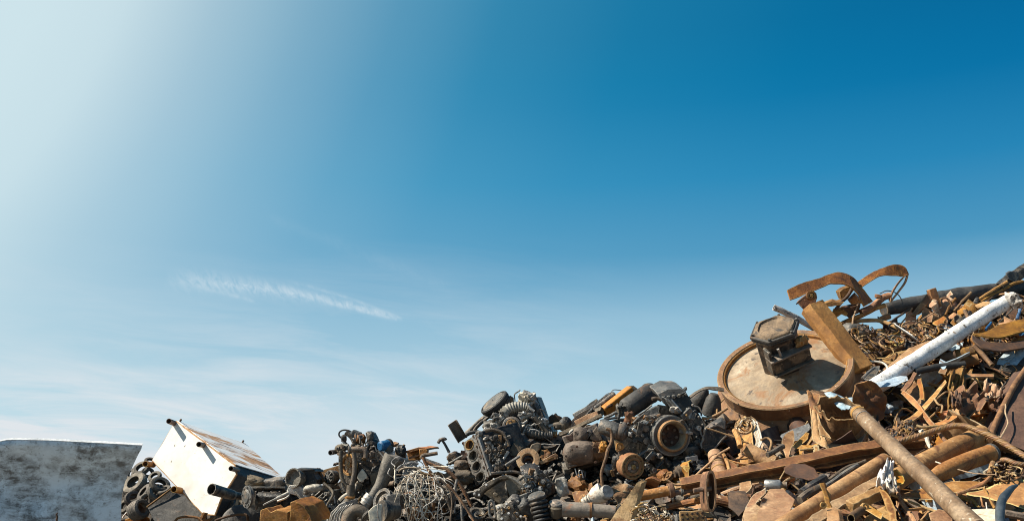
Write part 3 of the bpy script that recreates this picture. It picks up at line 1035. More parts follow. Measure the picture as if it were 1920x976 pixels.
    one('bent_tube', 'dark bent tube arching over the round tank end', 'bent tube', FB, (1000, 940), 1.35, 'rust_dark',
        lambda t, m: m.tube(t.ws([(830, 975), (870, 955), (960, 930), (1060, 922), (1098, 935), (1108, 990)]), 11 * t.k, 10))
    one('looped_rail', 'rusty looped rail at the bottom edge below the tip of the white box', 'bent rail', FB, (600, 950), .95, 'rust_brown',
        lambda t, m: m.tube(t.ws([(485, 985), (520, 950), (600, 938), (680, 948), (720, 975), (800, 955), (830, 950)]), 11 * t.k, 8))
    one('upright_lug', 'small pale lug standing at the bottom tip of the white box', 'lug', FB, (712, 930), 1.25, 'rust_tan',
        lambda t, m: m.prism(t.ws([(688, 960), (720, 905), (735, 910), (712, 965)]), V((.02, .06, 0))), bevel=.004)
    one('rusty_casting', 'orange crusted casting lying below the black gearbox', 'casting', FB, (1330, 925), 1.45, 'rust_orange',
        lambda t, m: m.prism(t.ws([(1205, 1000), (1215, 890), (1265, 868), (1300, 905), (1345, 880), (1400, 890), (1440, 905), (1440, 1000)]), V((.05, .3, .04))), bevel=.015)
    one('rusty_block', 'smooth orange rusty block at the bottom edge right of the crusted casting', 'steel block', FB, (1500, 900), 1.5, 'rust_orange',
        lambda t, m: m.prism(t.ws([(1450, 1000), (1462, 815), (1490, 800), (1590, 850), (1640, 930), (1660, 1000)]), V((.08, .35, .05))), bevel=.015)


build_panel()
build_tyres()
build_box()


# ================================================================== MIDDLE LEFT: gearbox, pipe cluster
def build_cluster():
    g = Thing('gearbox_housing', 'pale dusty gearbox housing sloping down to the right of the black gearbox', 'gearbox', FC, (280, 760), .55)
    fl = g.lathe('bell_housing', (150, 575), cv(-.45, .25, .85), [(-110, 0), (-110, 62), (-60, 78), (-8, 92), (8, 92), (8, 80), (-30, 66), (-30, 0)], 'alu_dark', d=.1, n=34)
    g.bolts((150, 575), cv(-.45, .25, .85), 85, 9, 5, 6, 'iron_grey', fl, d=.1, off=6)
    g.slab('control_unit', [(200, 530), (215, 492), (345, 500), (360, 520), (330, 530), (370, 590), (365, 640), (240, 650)], .22, 'iron_black', bevel=.012)
    g.slab('control_cover', [(150, 500), (160, 488), (330, 490), (340, 506), (210, 512)], .2, 'iron_black', d=.02)
    g.slab('casing', [(85, 690), (110, 640), (180, 640), (290, 690), (420, 640), (415, 690), (300, 740), (370, 880), (520, 1000), (400, 1010), (300, 890), (200, 745), (120, 720)], .35, 'alu', d=.1, bevel=.02)
    g.slab('side_casing', [(290, 745), (420, 690), (520, 690), (560, 780), (600, 830), (560, 1000), (470, 1000), (360, 880)], .3, 'alu_dark', d=.03, bevel=.02)
    g.lump('arched_cover', (335, 668), (90, 34), 'alu', d=.2, amp=.2, box=.3, rot=.12)
    for i in range(9):
        x0, y0 = 300 + i * 24, 770 + i * 22
        g.part('rib', MB().obox(g.w(x0 + 60, y0 - 40, .11), cv(.75, .6, 0) * 52 * g.k, cv(-.6, .75, 0) * 5 * g.k, cv(0, 0, 1) * .03), 'alu', bevel=.004)
    for (x, y, r) in ((250, 700, 15), (390, 670, 12), (450, 720, 17), (430, 800, 15), (500, 760, 20), (520, 850, 17), (345, 815, 12), (460, 880, 15), (400, 930, 14)):
        b = g.lathe('boss', (x, y), cv(-.2, .3, .9), [(-60, r * 1.2), (0, r), (0, r * .55), (-8, r * .5), (-8, 0)], 'alu', d=.16, n=14)
    greeble(g, [(250, 700, 520, 820), (340, 820, 560, 960)], 44, .16, ('alu', 'alu_dark', 'iron_grey', 'iron_black', 'steel'))
    g.tube('lever', [(95, 690, .2), (110, 730, .22), (80, 760, .25), (0, 790, .25)], 9, 'alu')
    g.tube('edge_pipe', [(430, 620, .2), (500, 680, .22), (520, 730, .24), (470, 820, .24), (455, 880, .24), (480, 960, .2)], 12, 'iron_brown')
    g.tube('edge_pipe', [(170, 700, .2), (250, 800, .22), (340, 900, .24), (430, 985, .2)], 13, 'alu_dark')
    g.done()
    a = Thing('alternator', 'small round black alternator between the gearbox housing and the pipe cluster', 'alternator', FC, (500, 570), .35)
    a.lathe('case', (500, 565), cv(-.55, .2, .8), [(-70, 0), (-70, 50), (-50, 62), (20, 62), (30, 52), (30, 0)], 'iron_black', n=24)
    for i in range(8):
        ax = cv(-.55, .2, .8)
        u, w = perp(ax)
        th = i * math.pi / 4
        q = u * math.cos(th) + w * math.sin(th)
        a.part('fin', MB().obox(a.w(500, 565) + ax * 34 * a.k + q * 32 * a.k, q * 22 * a.k, ax.cross(q) * 3.5 * a.k, ax * 8 * a.k), 'iron_grey')
    a.lathe('hub', (500, 565), cv(-.55, .2, .8), [(20, 18), (44, 16), (44, 0)], 'iron_grey', n=14)
    a.done()
    one('rusty_plate', 'orange rusty plate rising behind the small black alternator', 'steel plate', FC, (470, 510), .0, 'rust_orange',
        lambda t, m: m.prism(t.ws([(335, 545), (440, 492), (560, 448), (600, 455), (600, 580), (410, 580)]), V((.03, .25, .02))), bevel=.01)
    one('cogged_bit', 'small dark knobbly bit on the rusty plate behind the alternator', 'scrap bit', FC, (545, 445), .02, 'rust_dark',
        lambda t, m: m.blob(t.w(548, 446), cv(1, .2, 0) * 30 * t.k, cv(-.2, 1, 0) * 14 * t.k, cv(0, 0, 1) * 20 * t.k, .5, 3))
    one('bent_lever', 'rusty bent lever standing left of the small black alternator', 'lever', FC, (400, 530), .42, 'rust_brown',
        lambda t, m: m.tube(t.ws([(372, 485), (392, 520), (412, 560), (430, 600), (470, 640)]), [8 * t.k, 14 * t.k, 12 * t.k, 16 * t.k, 12 * t.k], 8))
    one('rusty_block', 'big brown rusty block at the bottom edge under the gearbox housing', 'steel block', FC, (200, 900), .68, 'rust_brown',
        lambda t, m: m.prism(t.ws([(105, 1000), (118, 800), (150, 792), (300, 860), (345, 1000)]), V((.08, .3, .06))), bevel=.02)

    c = Thing('engine', 'small dirty engine with brown pipes and a spoked pulley on top of the heap', 'engine', FC, (740, 540), .32)
    blk = c.slab('block', [(590, 330), (760, 330), (860, 290), (1000, 340), (1190, 400), (1160, 600), (1080, 800), (880, 860), (700, 800), (600, 640)], .5, 'iron_black', d=-.12, bevel=.03)
    c.tube('loop_hose', [(655, 262), (610, 212), (578, 180), (580, 148), (612, 128), (660, 130), (700, 150)], 8, 'rubber')
    c.tube('vent_pipe', [(640, 148), (690, 190), (715, 240), (722, 300)], [24, 22, 21, 22], 'iron_brown', d=.08)
    c.slab('sensor_box', [(685, 150), (700, 122), (765, 150), (758, 178), (740, 200), (700, 190)], .1, 'iron_black', d=.02)
    c.lump('intake_elbow', (775, 215), (52, 48), 'rust_brown', d=.02, amp=.3)
    c.lump('filler_cap', (622, 205), (26, 34), 'iron_black', d=.02, amp=.2)
    c.tube('small_pipe', [(600, 225), (640, 262), (665, 275)], 7, 'steel', d=.05)
    c.slab('bracket', [(822, 142), (846, 134), (885, 155), (905, 195), (930, 245), (935, 320), (850, 310), (812, 280), (835, 215)], .12, 'iron_grey', d=.03, bevel=.01)
    c.lump('bracket_boss', (868, 190), (28, 44), 'alu_dark', d=.08, amp=.4)
    c.lump('solenoid', (890, 270), (60, 52), 'iron_black', d=.05, amp=.3)
    greeble(c, [(640, 180, 900, 330), (740, 350, 960, 430), (600, 560, 720, 720), (720, 680, 860, 800)], 60, .16)
    for (x0, y0, x1, y1) in ((760, 175, 770, 250), (790, 230, 775, 280), (735, 160, 722, 230), (850, 260, 810, 320), (905, 270, 860, 310)):
        c.tube('stay', [(x0, y0), ((x0 + x1) / 2 + 5, (y0 + y1) / 2), (x1, y1)], 8, rnd.choice(['iron_brown', 'iron_grey', 'rust_brown']), d=.1)
    c.tube('manifold_elbow', [(665, 312), (740, 308), (800, 312), (826, 335), (828, 385)], [27, 28, 29, 30, 31], 'iron_brown', d=.16, n=16)
    c.lathe('elbow_flange', (668, 312), cv(-.95, .1, .3), [(-8, 0), (-8, 37), (6, 37), (6, 0)], 'iron_grey', d=.16, n=18)
    th = c.lump('thermostat_housing', (585, 315), (48, 42), 'iron_brown', d=.13, amp=.45)
    c.hose('water_outlet', [(560, 325, .0), (495, 338, .10)], [21, 24], 'iron_black', d=.12, wall=.2)
    c.lump('pump_body', (632, 285), (40, 30), 'alu_dark', d=.1, amp=.4)
    for x, y in ((548, 300), (570, 350), (600, 290), (620, 335)):
        c.lathe('boss', (x, y), cv(-.5, .2, .8), [(-20, 14), (6, 13), (6, 0)], 'iron_brown', d=.2, n=10)
    c.tube('down_pipe', [(592, 320), (590, 420), (594, 520), (612, 600), (655, 660)], [19, 19, 20, 19, 16], 'iron_brown', d=.2, n=12)
    c.tube('down_pipe', [(715, 335), (722, 430), (718, 530), (700, 620), (690, 690)], [21, 21, 22, 24, 30], 'iron_brown', d=.24, n=12)
    # spoked pulley
    axp = cv(-.62, .12, .78)
    pr = c.lathe('pulley', (672, 450), axp, [(-14, 96), (-6, 100), (0, 92), (6, 100), (14, 96), (14, 80), (8, 76), (-8, 76), (-14, 80)], 'rust_orange', d=.16, closed=True, n=34)
    u, w_ = perp(axp)
    for i in range(6):
        q = u * math.cos(i * 1.047) + w_ * math.sin(i * 1.047)
        c.part('spoke', MB().obox(c.w(672, 450, .16) + q * 48 * c.k, q * 34 * c.k, axp.cross(q) * 9 * c.k, axp * 6 * c.k), 'rust_tan', pr, bevel=.003)
    c.lathe('pulley_hub', (672, 450), axp, [(-20, 26), (16, 24), (16, 12), (22, 10), (22, 0)], 'rust_tan', pr, d=.16, n=18)
    c.slab('pulley_backing', [(610, 380), (650, 350), (700, 380), (710, 560), (690, 640), (640, 620), (600, 540)], .1, 'iron_brown', d=.04)
    c.tube('lower_pipe', [(688, 640), (680, 720), (672, 780), (655, 850), (625, 900)], [36, 38, 42, 52, 56], 'iron_brown', d=.24, n=18)
    c.lathe('pipe_collar', (676, 745), cv(.06, 1, .1), [(-10, 0), (-10, 47), (10, 47), (10, 0)], 'rust_orange', d=.24, n=20)
    c.tube('dip_stick', [(600, 620), (615, 670), (628, 700)], 9, 'alu_dark', d=.22)
    c.slab('cover_shell', [(735, 450), (800, 415), (900, 405), (985, 425), (1000, 560), (940, 640), (860, 720), (770, 740), (725, 680)], .16, 'iron_black', d=.0, bevel=.03)
    c.slab('torn_flap', [(738, 565), (752, 535), (790, 487), (828, 540), (835, 572), (768, 612)], .012, 'cream', d=.2, dirv=(.3, 1, .2))
    c.slab('inner_shield', [(860, 540), (930, 520), (980, 560), (960, 640), (900, 690), (870, 620)], .05, 'iron_brown', d=.12)
    c.tube('curved_hose', [(958, 490), (955, 570), (920, 650), (870, 710), (805, 755)], 11, 'rubber', d=.26)
    c.tube('exhaust_elbow', [(1085, 380), (1040, 460), (1005, 550), (965, 640), (925, 700), (885, 770)], [92, 78, 66, 56, 50, 46], 'elbow_grey', d=.26, n=24, wob=.04)
    c.lump('elbow_head', (1085, 415), (95, 52), 'elbow_grey', d=.24, amp=.15, box=.3, rot=-.2)
    ba = c.w(1060, 262, 0) - c.w(960, 285, .1)
    bl = c.lathe('blue_canister', (1000, 272), ba, [(-62, 0), (-62, 34), (-50, 46), (30, 48), (50, 44), (50, 0)], 'blue', d=.1, n=26)
    c.lathe('canister_band', (1000, 272), ba, [(46, 0), (46, 53), (70, 53), (70, 0)], 'rubber', bl, d=.1, n=26)
    c.lathe('canister_end', (1045, 305), c.w(1070, 330, 0) - c.w(1020, 280, 0.02), [(-30, 0), (-30, 42), (20, 40), (34, 22), (34, 0)], 'alu_dark', d=.08, n=22)
    for i in range(5):
        c.tube('wire', [(1000 + i * 18, 330), (1010 + i * 14, 365), (985 + i * 18, 400)], 6, rnd.choice(['steel', 'iron_black', 'wire_grey']), d=.12)
    c.tube('bracket_hose', [(865, 345), (905, 350), (930, 385), (945, 420)], 9, 'iron_brown', d=.18)
    c.tube('stay', [(945, 325), (975, 360), (1000, 390)], 7, 'alu', d=.18)
    c.lump('mount', (1105, 262), (30, 24), 'rust_tan', d=-.05)
    c.lump('mount', (1150, 330), (52, 62), 'iron_black', d=-.02, amp=.4)
    c.tube('bolt_post', [(1165, 310), (1180, 275), (1188, 262)], 12, 'rust_tan', d=-.02)
    c.tube('clamp_hose', [(880, 745), (850, 785), (815, 830)], [58, 60, 50], 'alu', d=.28, n=18)
    for q in (0, .35, .7):
        p = c.w(880 - 60 * q, 748 + 76 * q, .28)
        c.part('clamp_band', MB().lathe(p, c.w(880, 745, 0) - c.w(815, 830, 0), [(-5 * c.k, 0), (-5 * c.k, 64 * c.k), (5 * c.k, 64 * c.k), (5 * c.k, 0)], 22), 'steel')
    c.done()

    b = Thing('black_canister', 'black cone shaped canister with a pale end plate at the bottom edge below the engine', 'canister', FC, (960, 880), .85)
    b.lathe('drum', (1010, 880), cv(-.80, .15, .55), [(-130, 0), (-130, 70), (-20, 96), (36, 100), (36, 0)], 'iron_black', n=26)
    b.slab('end_plate', [(850, 880), (895, 830), (945, 806), (935, 900), (948, 990), (860, 990)], .03, 'cream', d=.12, dirv=(.8, .5, 0))
    b.tube('rim_wire', [(945, 806, .14), (935, 900, .15), (955, 990, .14)], 6, 'alu')
    b.done()
    t = Thing('steel_elbow', 'brown grey steel elbow at the bottom edge below the small engine', 'pipe elbow', FC, (760, 890), .8)
    t.tube('elbow', [(840, 930), (790, 890), (730, 880), (680, 920), (650, 990)], [52, 56, 62, 66, 70], 'iron_brown', n=20)
    t.lathe('flange', (835, 925), cv(.7, -.5, .4), [(-8, 0), (-8, 66), (8, 66), (8, 0)], 'alu_dark', n=22)
    t.done()
    t = Thing('ribbed_casting', 'pale ribbed casting at the bottom edge left of the steel elbow', 'casting', FC, (570, 920), .72)
    t.slab('shell', [(470, 1000), (500, 900), (580, 820), (640, 790), (650, 850), (690, 890), (640, 1000)], .3, 'alu', bevel=.03)
    for i in range(6):
        x = 505 + i * 26
        t.tube('rib', [(x - 6, 1000), (x + 14, 920 - i * 8), (x + 70, 850 - i * 8)], 7, 'alu', d=.02)
    t.done()
    one('square_block', 'square dark grey block under the tangled wires right of the exhaust elbow', 'metal block', FC, (1080, 790), .62, 'iron_grey',
        lambda t, m: m.prism(t.ws([(1024, 862), (1028, 738), (1090, 720), (1142, 730), (1145, 850), (1075, 880)]), V((.05, .25, .02))), bevel=.008)
    one('short_rod', 'pale short rod lying left of the lower brown pipe of the small engine', 'metal rod', FC, (600, 760), .78, 'cream',
        lambda t, m: m.tube(t.ws([(578, 782), (610, 752), (655, 722)]), 15 * t.k, 8))


M['elbow_grey'] = metal_mat('dusty_grey_exhaust', [(.075, .068, .06), (.17, .15, .125), (.33, .29, .235)], 6, (.5, .8), .15, .4, patch=((.05, .04, .032), .53, .64, 8))
build_cluster()


# ================================================================== MIDDLE: wires, engine block, turbo, flange
def build_middle():
    ch = Thing('rusty_channel_piece', 'open rusty channel piece on the skyline behind the tangle of wires', 'steel channel', FD, (145, 530), -.05)
    ch.slab('top_plate', [(70, 512), (160, 485), (210, 492), (218, 505), (165, 503), (78, 528)], .3, 'rust_orange', dirv=(.3, 1, .1))
    ch.slab('web', [(80, 524), (165, 502), (170, 575), (95, 575)], .03, 'rust_tan', d=-.08)
    ch.slab('end_plate', [(163, 500), (217, 504), (214, 545), (168, 570)], .06, 'rust_orange', d=.02)
    ch.slab('flange', [(92, 556), (168, 534), (168, 545), (95, 570)], .05, 'rust_orange', d=-.02)
    ch.done()
    one('bolted_rod', 'dark rod with a bolted cross head sticking up behind the wires', 'metal rod', FD, (325, 470), .05, 'iron_black',
        lambda t, m: (m.tube(t.ws([(362, 520), (345, 490), (318, 445), (308, 428)]), [11 * t.k, 9 * t.k, 9 * t.k, 14 * t.k], 8, 2),
                      m.tube(t.ws([(286, 462), (300, 440), (332, 432), (340, 440)], .01), [10 * t.k, 12 * t.k, 12 * t.k, 9 * t.k], 8, 2)))
    p = Thing('steel_channel', 'short brown steel channel standing up left of the engine block', 'steel channel', FD, (410, 380), .22)
    up = cv(.2, .25, .9)
    w, h, th = 34 * p.k, 26 * p.k, 5 * p.k
    prof = [(-w, 0), (w, 0), (w, h), (w - th, h), (w - th, th), (-w + th, th), (-w + th, h), (-w, h)]
    p.part('channel', MB().sweep([p.w(448, 440), p.w(378, 322, .06)], prof, up), 'iron_brown', bevel=.003)
    p.done()

    # --- four-cylinder block
    b = Thing('engine_block', 'bare four cylinder engine block standing on end with its bores showing', 'engine block', FD, (545, 590), .42)
    dL, dR = -.06, .16
    TL, TR, BR, BL = b.w(445, 456, dL), b.w(552, 384, dR), b.w(650, 668, dR), b.w(540, 758, dL)
    U = (TR - TL)
    W = (BL - TL)
    nrm = W.cross(U).normalized()
    if nrm.y > 0:
        nrm = -nrm

    def duv(u, v):
        a = TL.lerp(TR, u)
        c = BL.lerp(BR, u)
        return a.lerp(c, v)
    body = MB()
    dep = .42
    back = -nrm * dep
    body.loft([duv(0, 0) - nrm * .03, duv(1, 0) - nrm * .03, duv(1, 1) - nrm * .03, duv(0, 1) - nrm * .03], [q + back for q in (duv(.05, .02), duv(1, .0), duv(1, 1), duv(.05, .98))])
    b.part('block', body, 'iron_black', bevel=.012)
    # deck with four bores (and the narrow water slots)
    deck = MB()
    N = 40
    u0, u1 = 0.04, .80
    rb = .335
    for i in range(4):
        v0, v1 = .02 + .24 * i, .02 + .24 * (i + 1)
        cu, cvv = (u0 + u1) / 2 - .05, (v0 + v1) / 2
        outer, inner = [], []
        ru = rb * .98 * (u1 - u0)
        rv = rb * 1.28 * (v1 - v0)
        for k in range(N):
            th = 2 * math.pi * k / N
            cx, sy = math.cos(th), math.sin(th)
            m = max(abs(cx), abs(sy))
            qx, qy = cx / m, sy / m
            outer.append(duv(cu + (qx * (u1 - cu) if qx > 0 else qx * (cu - u0 + .02)), cvv + qy * (v1 - v0) / 2))
            inner.append(duv(cu + cx * ru, cvv + sy * rv))
        deck.rings([[q - nrm * .03 for q in outer], outer, inner, [q - nrm * .2 for q in inner]])
        deep = [q - nrm * .16 for q in inner]
        liner = MB()
        liner.rings([[inner[k] + (duv(cu, cvv) - inner[k]) * .02 + nrm * .004 for k in range(N)], [inner[k] + (duv(cu, cvv) - inner[k]) * .12 + nrm * .004 for k in range(N)],
                     [inner[k] + (duv(cu, cvv) - inner[k]) * .12 - nrm * .17 for k in range(N)]])
        lp = b.part('cylinder_bore', liner, 'alu_dark' if i != 0 else 'rust_orange')
        dd = .06 if i == 1 else .14
        ps = MB()
        c0 = duv(cu, cvv) - nrm * dd
        ps.add([c0 + (q - duv(cu, cvv)) * .9 for q in inner], [tuple(range(N))])
        ps2 = MB().prism([c0 + (q - duv(cu, cvv)) * .9 for q in inner], -nrm * .02)
        b.part('piston', ps2, ['rust_brown', 'alu_dark', 'rust_dark', 'rust_dark'][i], lp)
    b.part('deck', deck, 'alu')
    # bolt bosses round the bores: dark stud holes
    for i in range(5):
        for uu in (.055, .70):
            q = duv(uu, .03 + .2375 * i)
            b.part('stud_hole', MB().lathe(q, nrm, [(-.01, .012), (.004, .012), (.004, .007), (-.004, .007), (-.004, 0)], 12), 'rust_dark')
    for i in range(7):
        v = .08 + .135 * i
        q0, q1 = duv(.80, v), duv(.80, v + .09)
        b.part('water_slot', MB().prism([q0 + nrm * .002, duv(.90, v + .01) + nrm * .002, duv(.90, v + .08) + nrm * .002, q1 + nrm * .002], -nrm * .03), 'rust_dark', bevel=.002)
    e0, e1 = duv(.86, .06), duv(.98, .98)
    b.part('deck_edge', MB().sweep([duv(.93, .04) + nrm * .002, duv(.93, .99) + nrm * .002], [(-.012, -.03), (.012, -.03), (.012, .006), (-.012, .006)], nrm), 'steel', bevel=.002)
    b.lathe('corner_lug', (552, 400), nrm, [(-20, 20), (6, 20), (6, 9), (-10, 9), (-10, 0)], 'alu', d=dR, n=18)
    # flank of the block
    for (x, y, rx, ry, mt) in ((630, 440, 46, 30, 'iron_black'), (690, 430, 50, 48, 'iron_black'), (655, 500, 40, 36, 'iron_grey'), (700, 590, 40, 42, 'iron_grey'), (640, 560, 26, 50, 'iron_black'), (720, 510, 34, 40, 'iron_black')):
        b.lump('side_casting', (x, y), (rx, ry), mt, d=.13, amp=.45, box=.5, rot=rnd.uniform(-.6, .2))
    for i in range(7):
        x, y = 600 + i * 16, 440 + i * 34
        b.part('rib', MB().obox(b.w(x + 20, y, .13), cv(.85, -.4, .2) * 34 * b.k, cv(.4, .85, 0) * 6 * b.k, cv(0, 0, 1) * .04), 'iron_grey' if i % 2 else 'iron_black', bevel=.004)
    for (x, y) in ((640, 470), (672, 545), (690, 650), (735, 470), (725, 560), (610, 520), (655, 610), (700, 480), (745, 600)):
        b.part('bolt', MB().bolt(b.w(x, y, .2), cv(.2, .2, .95), 9 * b.k, 14 * b.k), rnd.choice(['iron_grey', 'steel', 'iron_brown']))
    greeble(b, [(590, 420, 760, 520), (620, 520, 760, 650)], 70, .20)
    b.tube('oil_pipe', [(600, 380), (650, 372), (700, 385), (735, 420), (760, 480)], 12, 'iron_brown', d=.18)
    b.done()

    # --- bell housing below the block
    t = Thing('bell_housing', 'dark bell housing tray with a square hole below the engine block', 'bell housing', FD, (680, 770), .45)
    t.slab('flange_plate', [(518, 792), (560, 752), (640, 700), (700, 672), (745, 668), (752, 690), (690, 700), (600, 765), (552, 818), (525, 812)], .05, 'iron_black', d=.14, dirv=(.3, 1, -.3))
    t.slab('tray', [(590, 795), (600, 765), (690, 702), (740, 690), (760, 830), (700, 868), (650, 840)], .2, 'iron_black', d=.04, bevel=.02)
    t.slab('hatch', [(650, 792), (664, 780), (690, 802), (672, 818)], .02, 'iron_brown', d=.07)
    t.slab('clutch_cone', [(735, 676), (790, 700), (862, 755), (866, 775), (800, 805), (765, 822), (742, 750)], .2, 'alu_dark', d=.12, bevel=.03)
    t.tube('cone_lip', [(733, 674), (800, 706), (870, 760)], 8, 'alu', d=.14)
    for (x, y) in ((530, 800), (560, 775), (610, 742), (660, 704), (720, 680), (562, 808), (680, 660), (845, 762)):
        t.part('bolt', MB().bolt(t.w(x, y, .17), cv(-.1, .6, .8), 9 * t.k, 16 * t.k), rnd.choice(['steel', 'iron_grey']))
    t.done()

    # --- black wheel drum on top
    t = Thing('wheel_drum', 'flat black round drum tilted against the sky on a curved arm', 'drum', FD, (670, 195), .12)
    ax = cv(-.61, .77, .16)
    R = 108
    dr = t.lathe('drum', (672, 205), ax, [(-46, 0), (-46, R * .80), (-30, R * .93), (-4, R * .97), (-4, R * .93), (2, R * .93), (2, R), (24, R), (30, R * .95), (30, R * .88), (24, R * .84), (27, R * .3), (27, 0)], 'rubber', n=48)
    t.lathe('face_plate', (672, 205), ax, [(26, 0), (26, R * .80), (34, R * .74), (36, R * .1), (36, 0)], 'iron_grey', n=44)
    t.lathe('centre_pin', (672, 205), ax, [(34, 5), (40, 4), (40, 0)], 'iron_black', dr, n=10)
    t.tube('arm', [(650, 262), (590, 292), (545, 330), (510, 365), (478, 400)], [12, 13, 13, 14, 20], 'iron_grey', d=.03)
    t.tube('arm', [(640, 275), (590, 312), (548, 350), (520, 390)], [10, 12, 12, 10], 'iron_black', d=.05)
    t.tube('arm_foot', [(470, 405), (500, 392), (545, 385), (570, 395)], [16, 14, 13, 12], 'iron_grey', d=.05)
    t.lump('hub_lug', (768, 175), (22, 26), 'iron_black', amp=.5)
    t.lump('hub_lug', (745, 205), (26, 18), 'iron_black', amp=.5)
    t.done()
    one('wire_hook', 'thin black wire hook standing right of the flat drum against the sky', 'wire hook', FD, (800, 150), .05, 'iron_black',
        lambda t, m: m.tube(t.ws([(800, 195), (796, 165), (793, 145), (800, 130), (818, 118), (832, 108)]), 4.5 * t.k, 6))

    # --- turbo / intake cluster
    t = Thing('intake_assembly', 'pale dusty intake pipes with a round pulley heaped on top of the engine block', 'engine intake', FD, (800, 300), .25)
    t.slab('core', [(600, 380), (660, 320), (740, 240), (840, 160), (940, 150), (1000, 300), (1050, 380), (1040, 460), (860, 440), (700, 420)], .4, 'iron_black', d=-.18, bevel=.04)
    t.lump('crumpled_shroud', (885, 190), (56, 68), 'alu', d=.0, amp=.65, box=.2, rot=-.35)
    t.lump('crumpled_shroud', (860, 160), (34, 34), 'cream', d=.06, amp=.7, box=.2)
    t.lump('crumpled_shroud', (925, 235), (34, 70), 'iron_grey', d=.0, amp=.6, box=.2, rot=.3)
    t.lump('crumpled_shroud', (905, 150), (30, 26), 'alu', d=.08, amp=.8)

    def ribbed(name, pts, r, mat, d, rib=.10, n=16):
        pp = smooth(t.ws(pts, d), 12)
        mb = MB()
        rr = [r * t.k * (1 + rib * math.sin(i * 1.55)) for i in range(len(pp))]
        return t.part(name, mb.tube(pp, rr, n, 1), mat, angle=60)
    ribbed('ribbed_duct', [(715, 275), (752, 238), (800, 222), (850, 222), (890, 232)], 36, 'alu', .12)
    ribbed('ribbed_duct', [(852, 352), (885, 385), (950, 402), (1010, 405), (1048, 402)], 35, 'iron_grey', .14)
    t.tube('duct', [(668, 378), (685, 330), (710, 292), (735, 262)], [32, 31, 30, 36], 'alu', d=.12, n=16)
    t.tube('duct', [(928, 285), (960, 325), (995, 368), (1025, 398)], [24, 22, 21, 20], 'iron_brown', d=.16, n=14)
    t.tube('duct', [(830, 300), (870, 278), (912, 258)], [24, 22, 18], 'alu', d=.14, n=14)
    t.tube('rail_pipe', [(880, 205), (905, 235), (925, 250)], 10, 'alu', d=.18)
    t.lathe('pipe_end', (1055, 402), cv(.9, .1, .3), [(-25, 0), (-25, 19), (20, 17), (20, 0)], 'rust_tan', d=.14, n=16)
    t.lump('housing', (628, 345), (42, 34), 'alu_dark', d=.08, amp=.35)
    t.lump('housing', (890, 330), (40, 30), 'iron_black', d=.1, amp=.5)
    t.lump('housing', (880, 360), (34, 22), 'alu', d=.15, amp=.5, rot=-.3)
    t.slab('tag_plate', [(703, 352), (722, 372), (726, 398), (712, 388)], .01, 'rust_orange', d=.2)
    ax = cv(-.12, .22, .97)
    pu = t.lathe('pulley', (778, 348), ax, [(-22, 0), (-22, 56), (-14, 62), (-6, 56), (2, 62), (8, 62), (12, 56), (12, 47), (-4, 40), (-4, 0)], 'iron_grey', d=.2, n=40)
    t.lathe('pulley_hub', (775, 338), ax, [(-6, 36), (10, 36), (13, 31), (11, 14), (17, 12), (17, 0)], 'rust_tan', pu, d=.2, n=26)
    t.bolts((775, 338), ax, 23, 5, 5.5, 5, 'iron_black', pu, d=.2, off=12)
    for (pts, r, mt) in (([(960, 235), (985, 245), (1005, 275)], 3, 'iron_black'), ([(850, 395), (880, 340), (905, 345), (930, 330)], 6, 'alu'), ([(820, 320), (850, 330), (880, 312)], 8, 'alu'),
                         ([(655, 300), (680, 290), (700, 300)], 10, 'iron_black'), ([(660, 262), (668, 290), (690, 320)], 8, 'iron_black'), ([(935, 395), (990, 420), (1060, 470)], 4, 'iron_black'),
                         ([(895, 370), (930, 372), (960, 385)], 6, 'alu'), ([(700, 360), (690, 395), (650, 410)], 9, 'iron_black')):
        t.tube('small_pipe', pts, r, mt, d=.18)
    for (x, y, rx, ry, mt) in ((612, 372, 22, 16, 'alu'), (650, 340, 16, 14, 'alu'), (838, 268, 18, 14, 'alu'), (870, 305, 16, 12, 'iron_brown'), (925, 300, 18, 16, 'iron_black')):
        t.lump('fitting', (x, y), (rx, ry), mt, d=.16, amp=.5)
    greeble(t, [(640, 260, 760, 400), (830, 250, 960, 400), (700, 390, 860, 440), (960, 300, 1040, 380)], 56, .17)
    t.done()
    one('bracket_cover', 'dark grey rounded cover lying under the round pulley of the intake pipes', 'cover', FD, (830, 440), .42, 'iron_grey',
        lambda t, m: m.prism(t.ws([(795, 430), (810, 405), (840, 405), (862, 440), (905, 450), (890, 485), (830, 490), (805, 465)]), V((.03, .12, .03))), bevel=.02)
    one('stamped_plate', 'dusty plate leaning under the grey cover beside the engine block', 'metal plate', FD, (800, 505), .46, 'iron_brown',
        lambda t, m: m.prism(t.ws([(758, 520), (792, 455), (838, 500), (800, 552), (775, 548)]), V((.03, .05, .03))), bevel=.006)

    f = Thing('flange_ring', 'tan flanged ring with a side arm in front of the black engines', 'flange', FD, (890, 565), .48)
    ax = cv(-.1, .5, .86)
    f.lathe('ring', (885, 572), ax, [(-14, 78), (14, 78), (16, 72), (16, 44), (10, 38), (-14, 38)], 'rust_tan', closed=True, n=40)
    f.slab('arm', [(945, 580), (1060, 528), (1078, 545), (1072, 565), (970, 598)], .06, 'rust_tan', d=.02)
    f.slab('arm_slot', [(1010, 566), (1050, 548), (1054, 556), (1014, 574)], .012, 'rust_brown', d=.03)
    f.slab('lug', [(880, 515), (905, 470), (940, 458), (968, 468), (962, 500), (935, 540)], .07, 'iron_brown', d=.0)
    f.lathe('inner_sleeve', (885, 585), ax, [(-50, 36), (-6, 36), (-6, 26), (-50, 26)], 'rust_dark', closed=True, n=28)
    f.done()
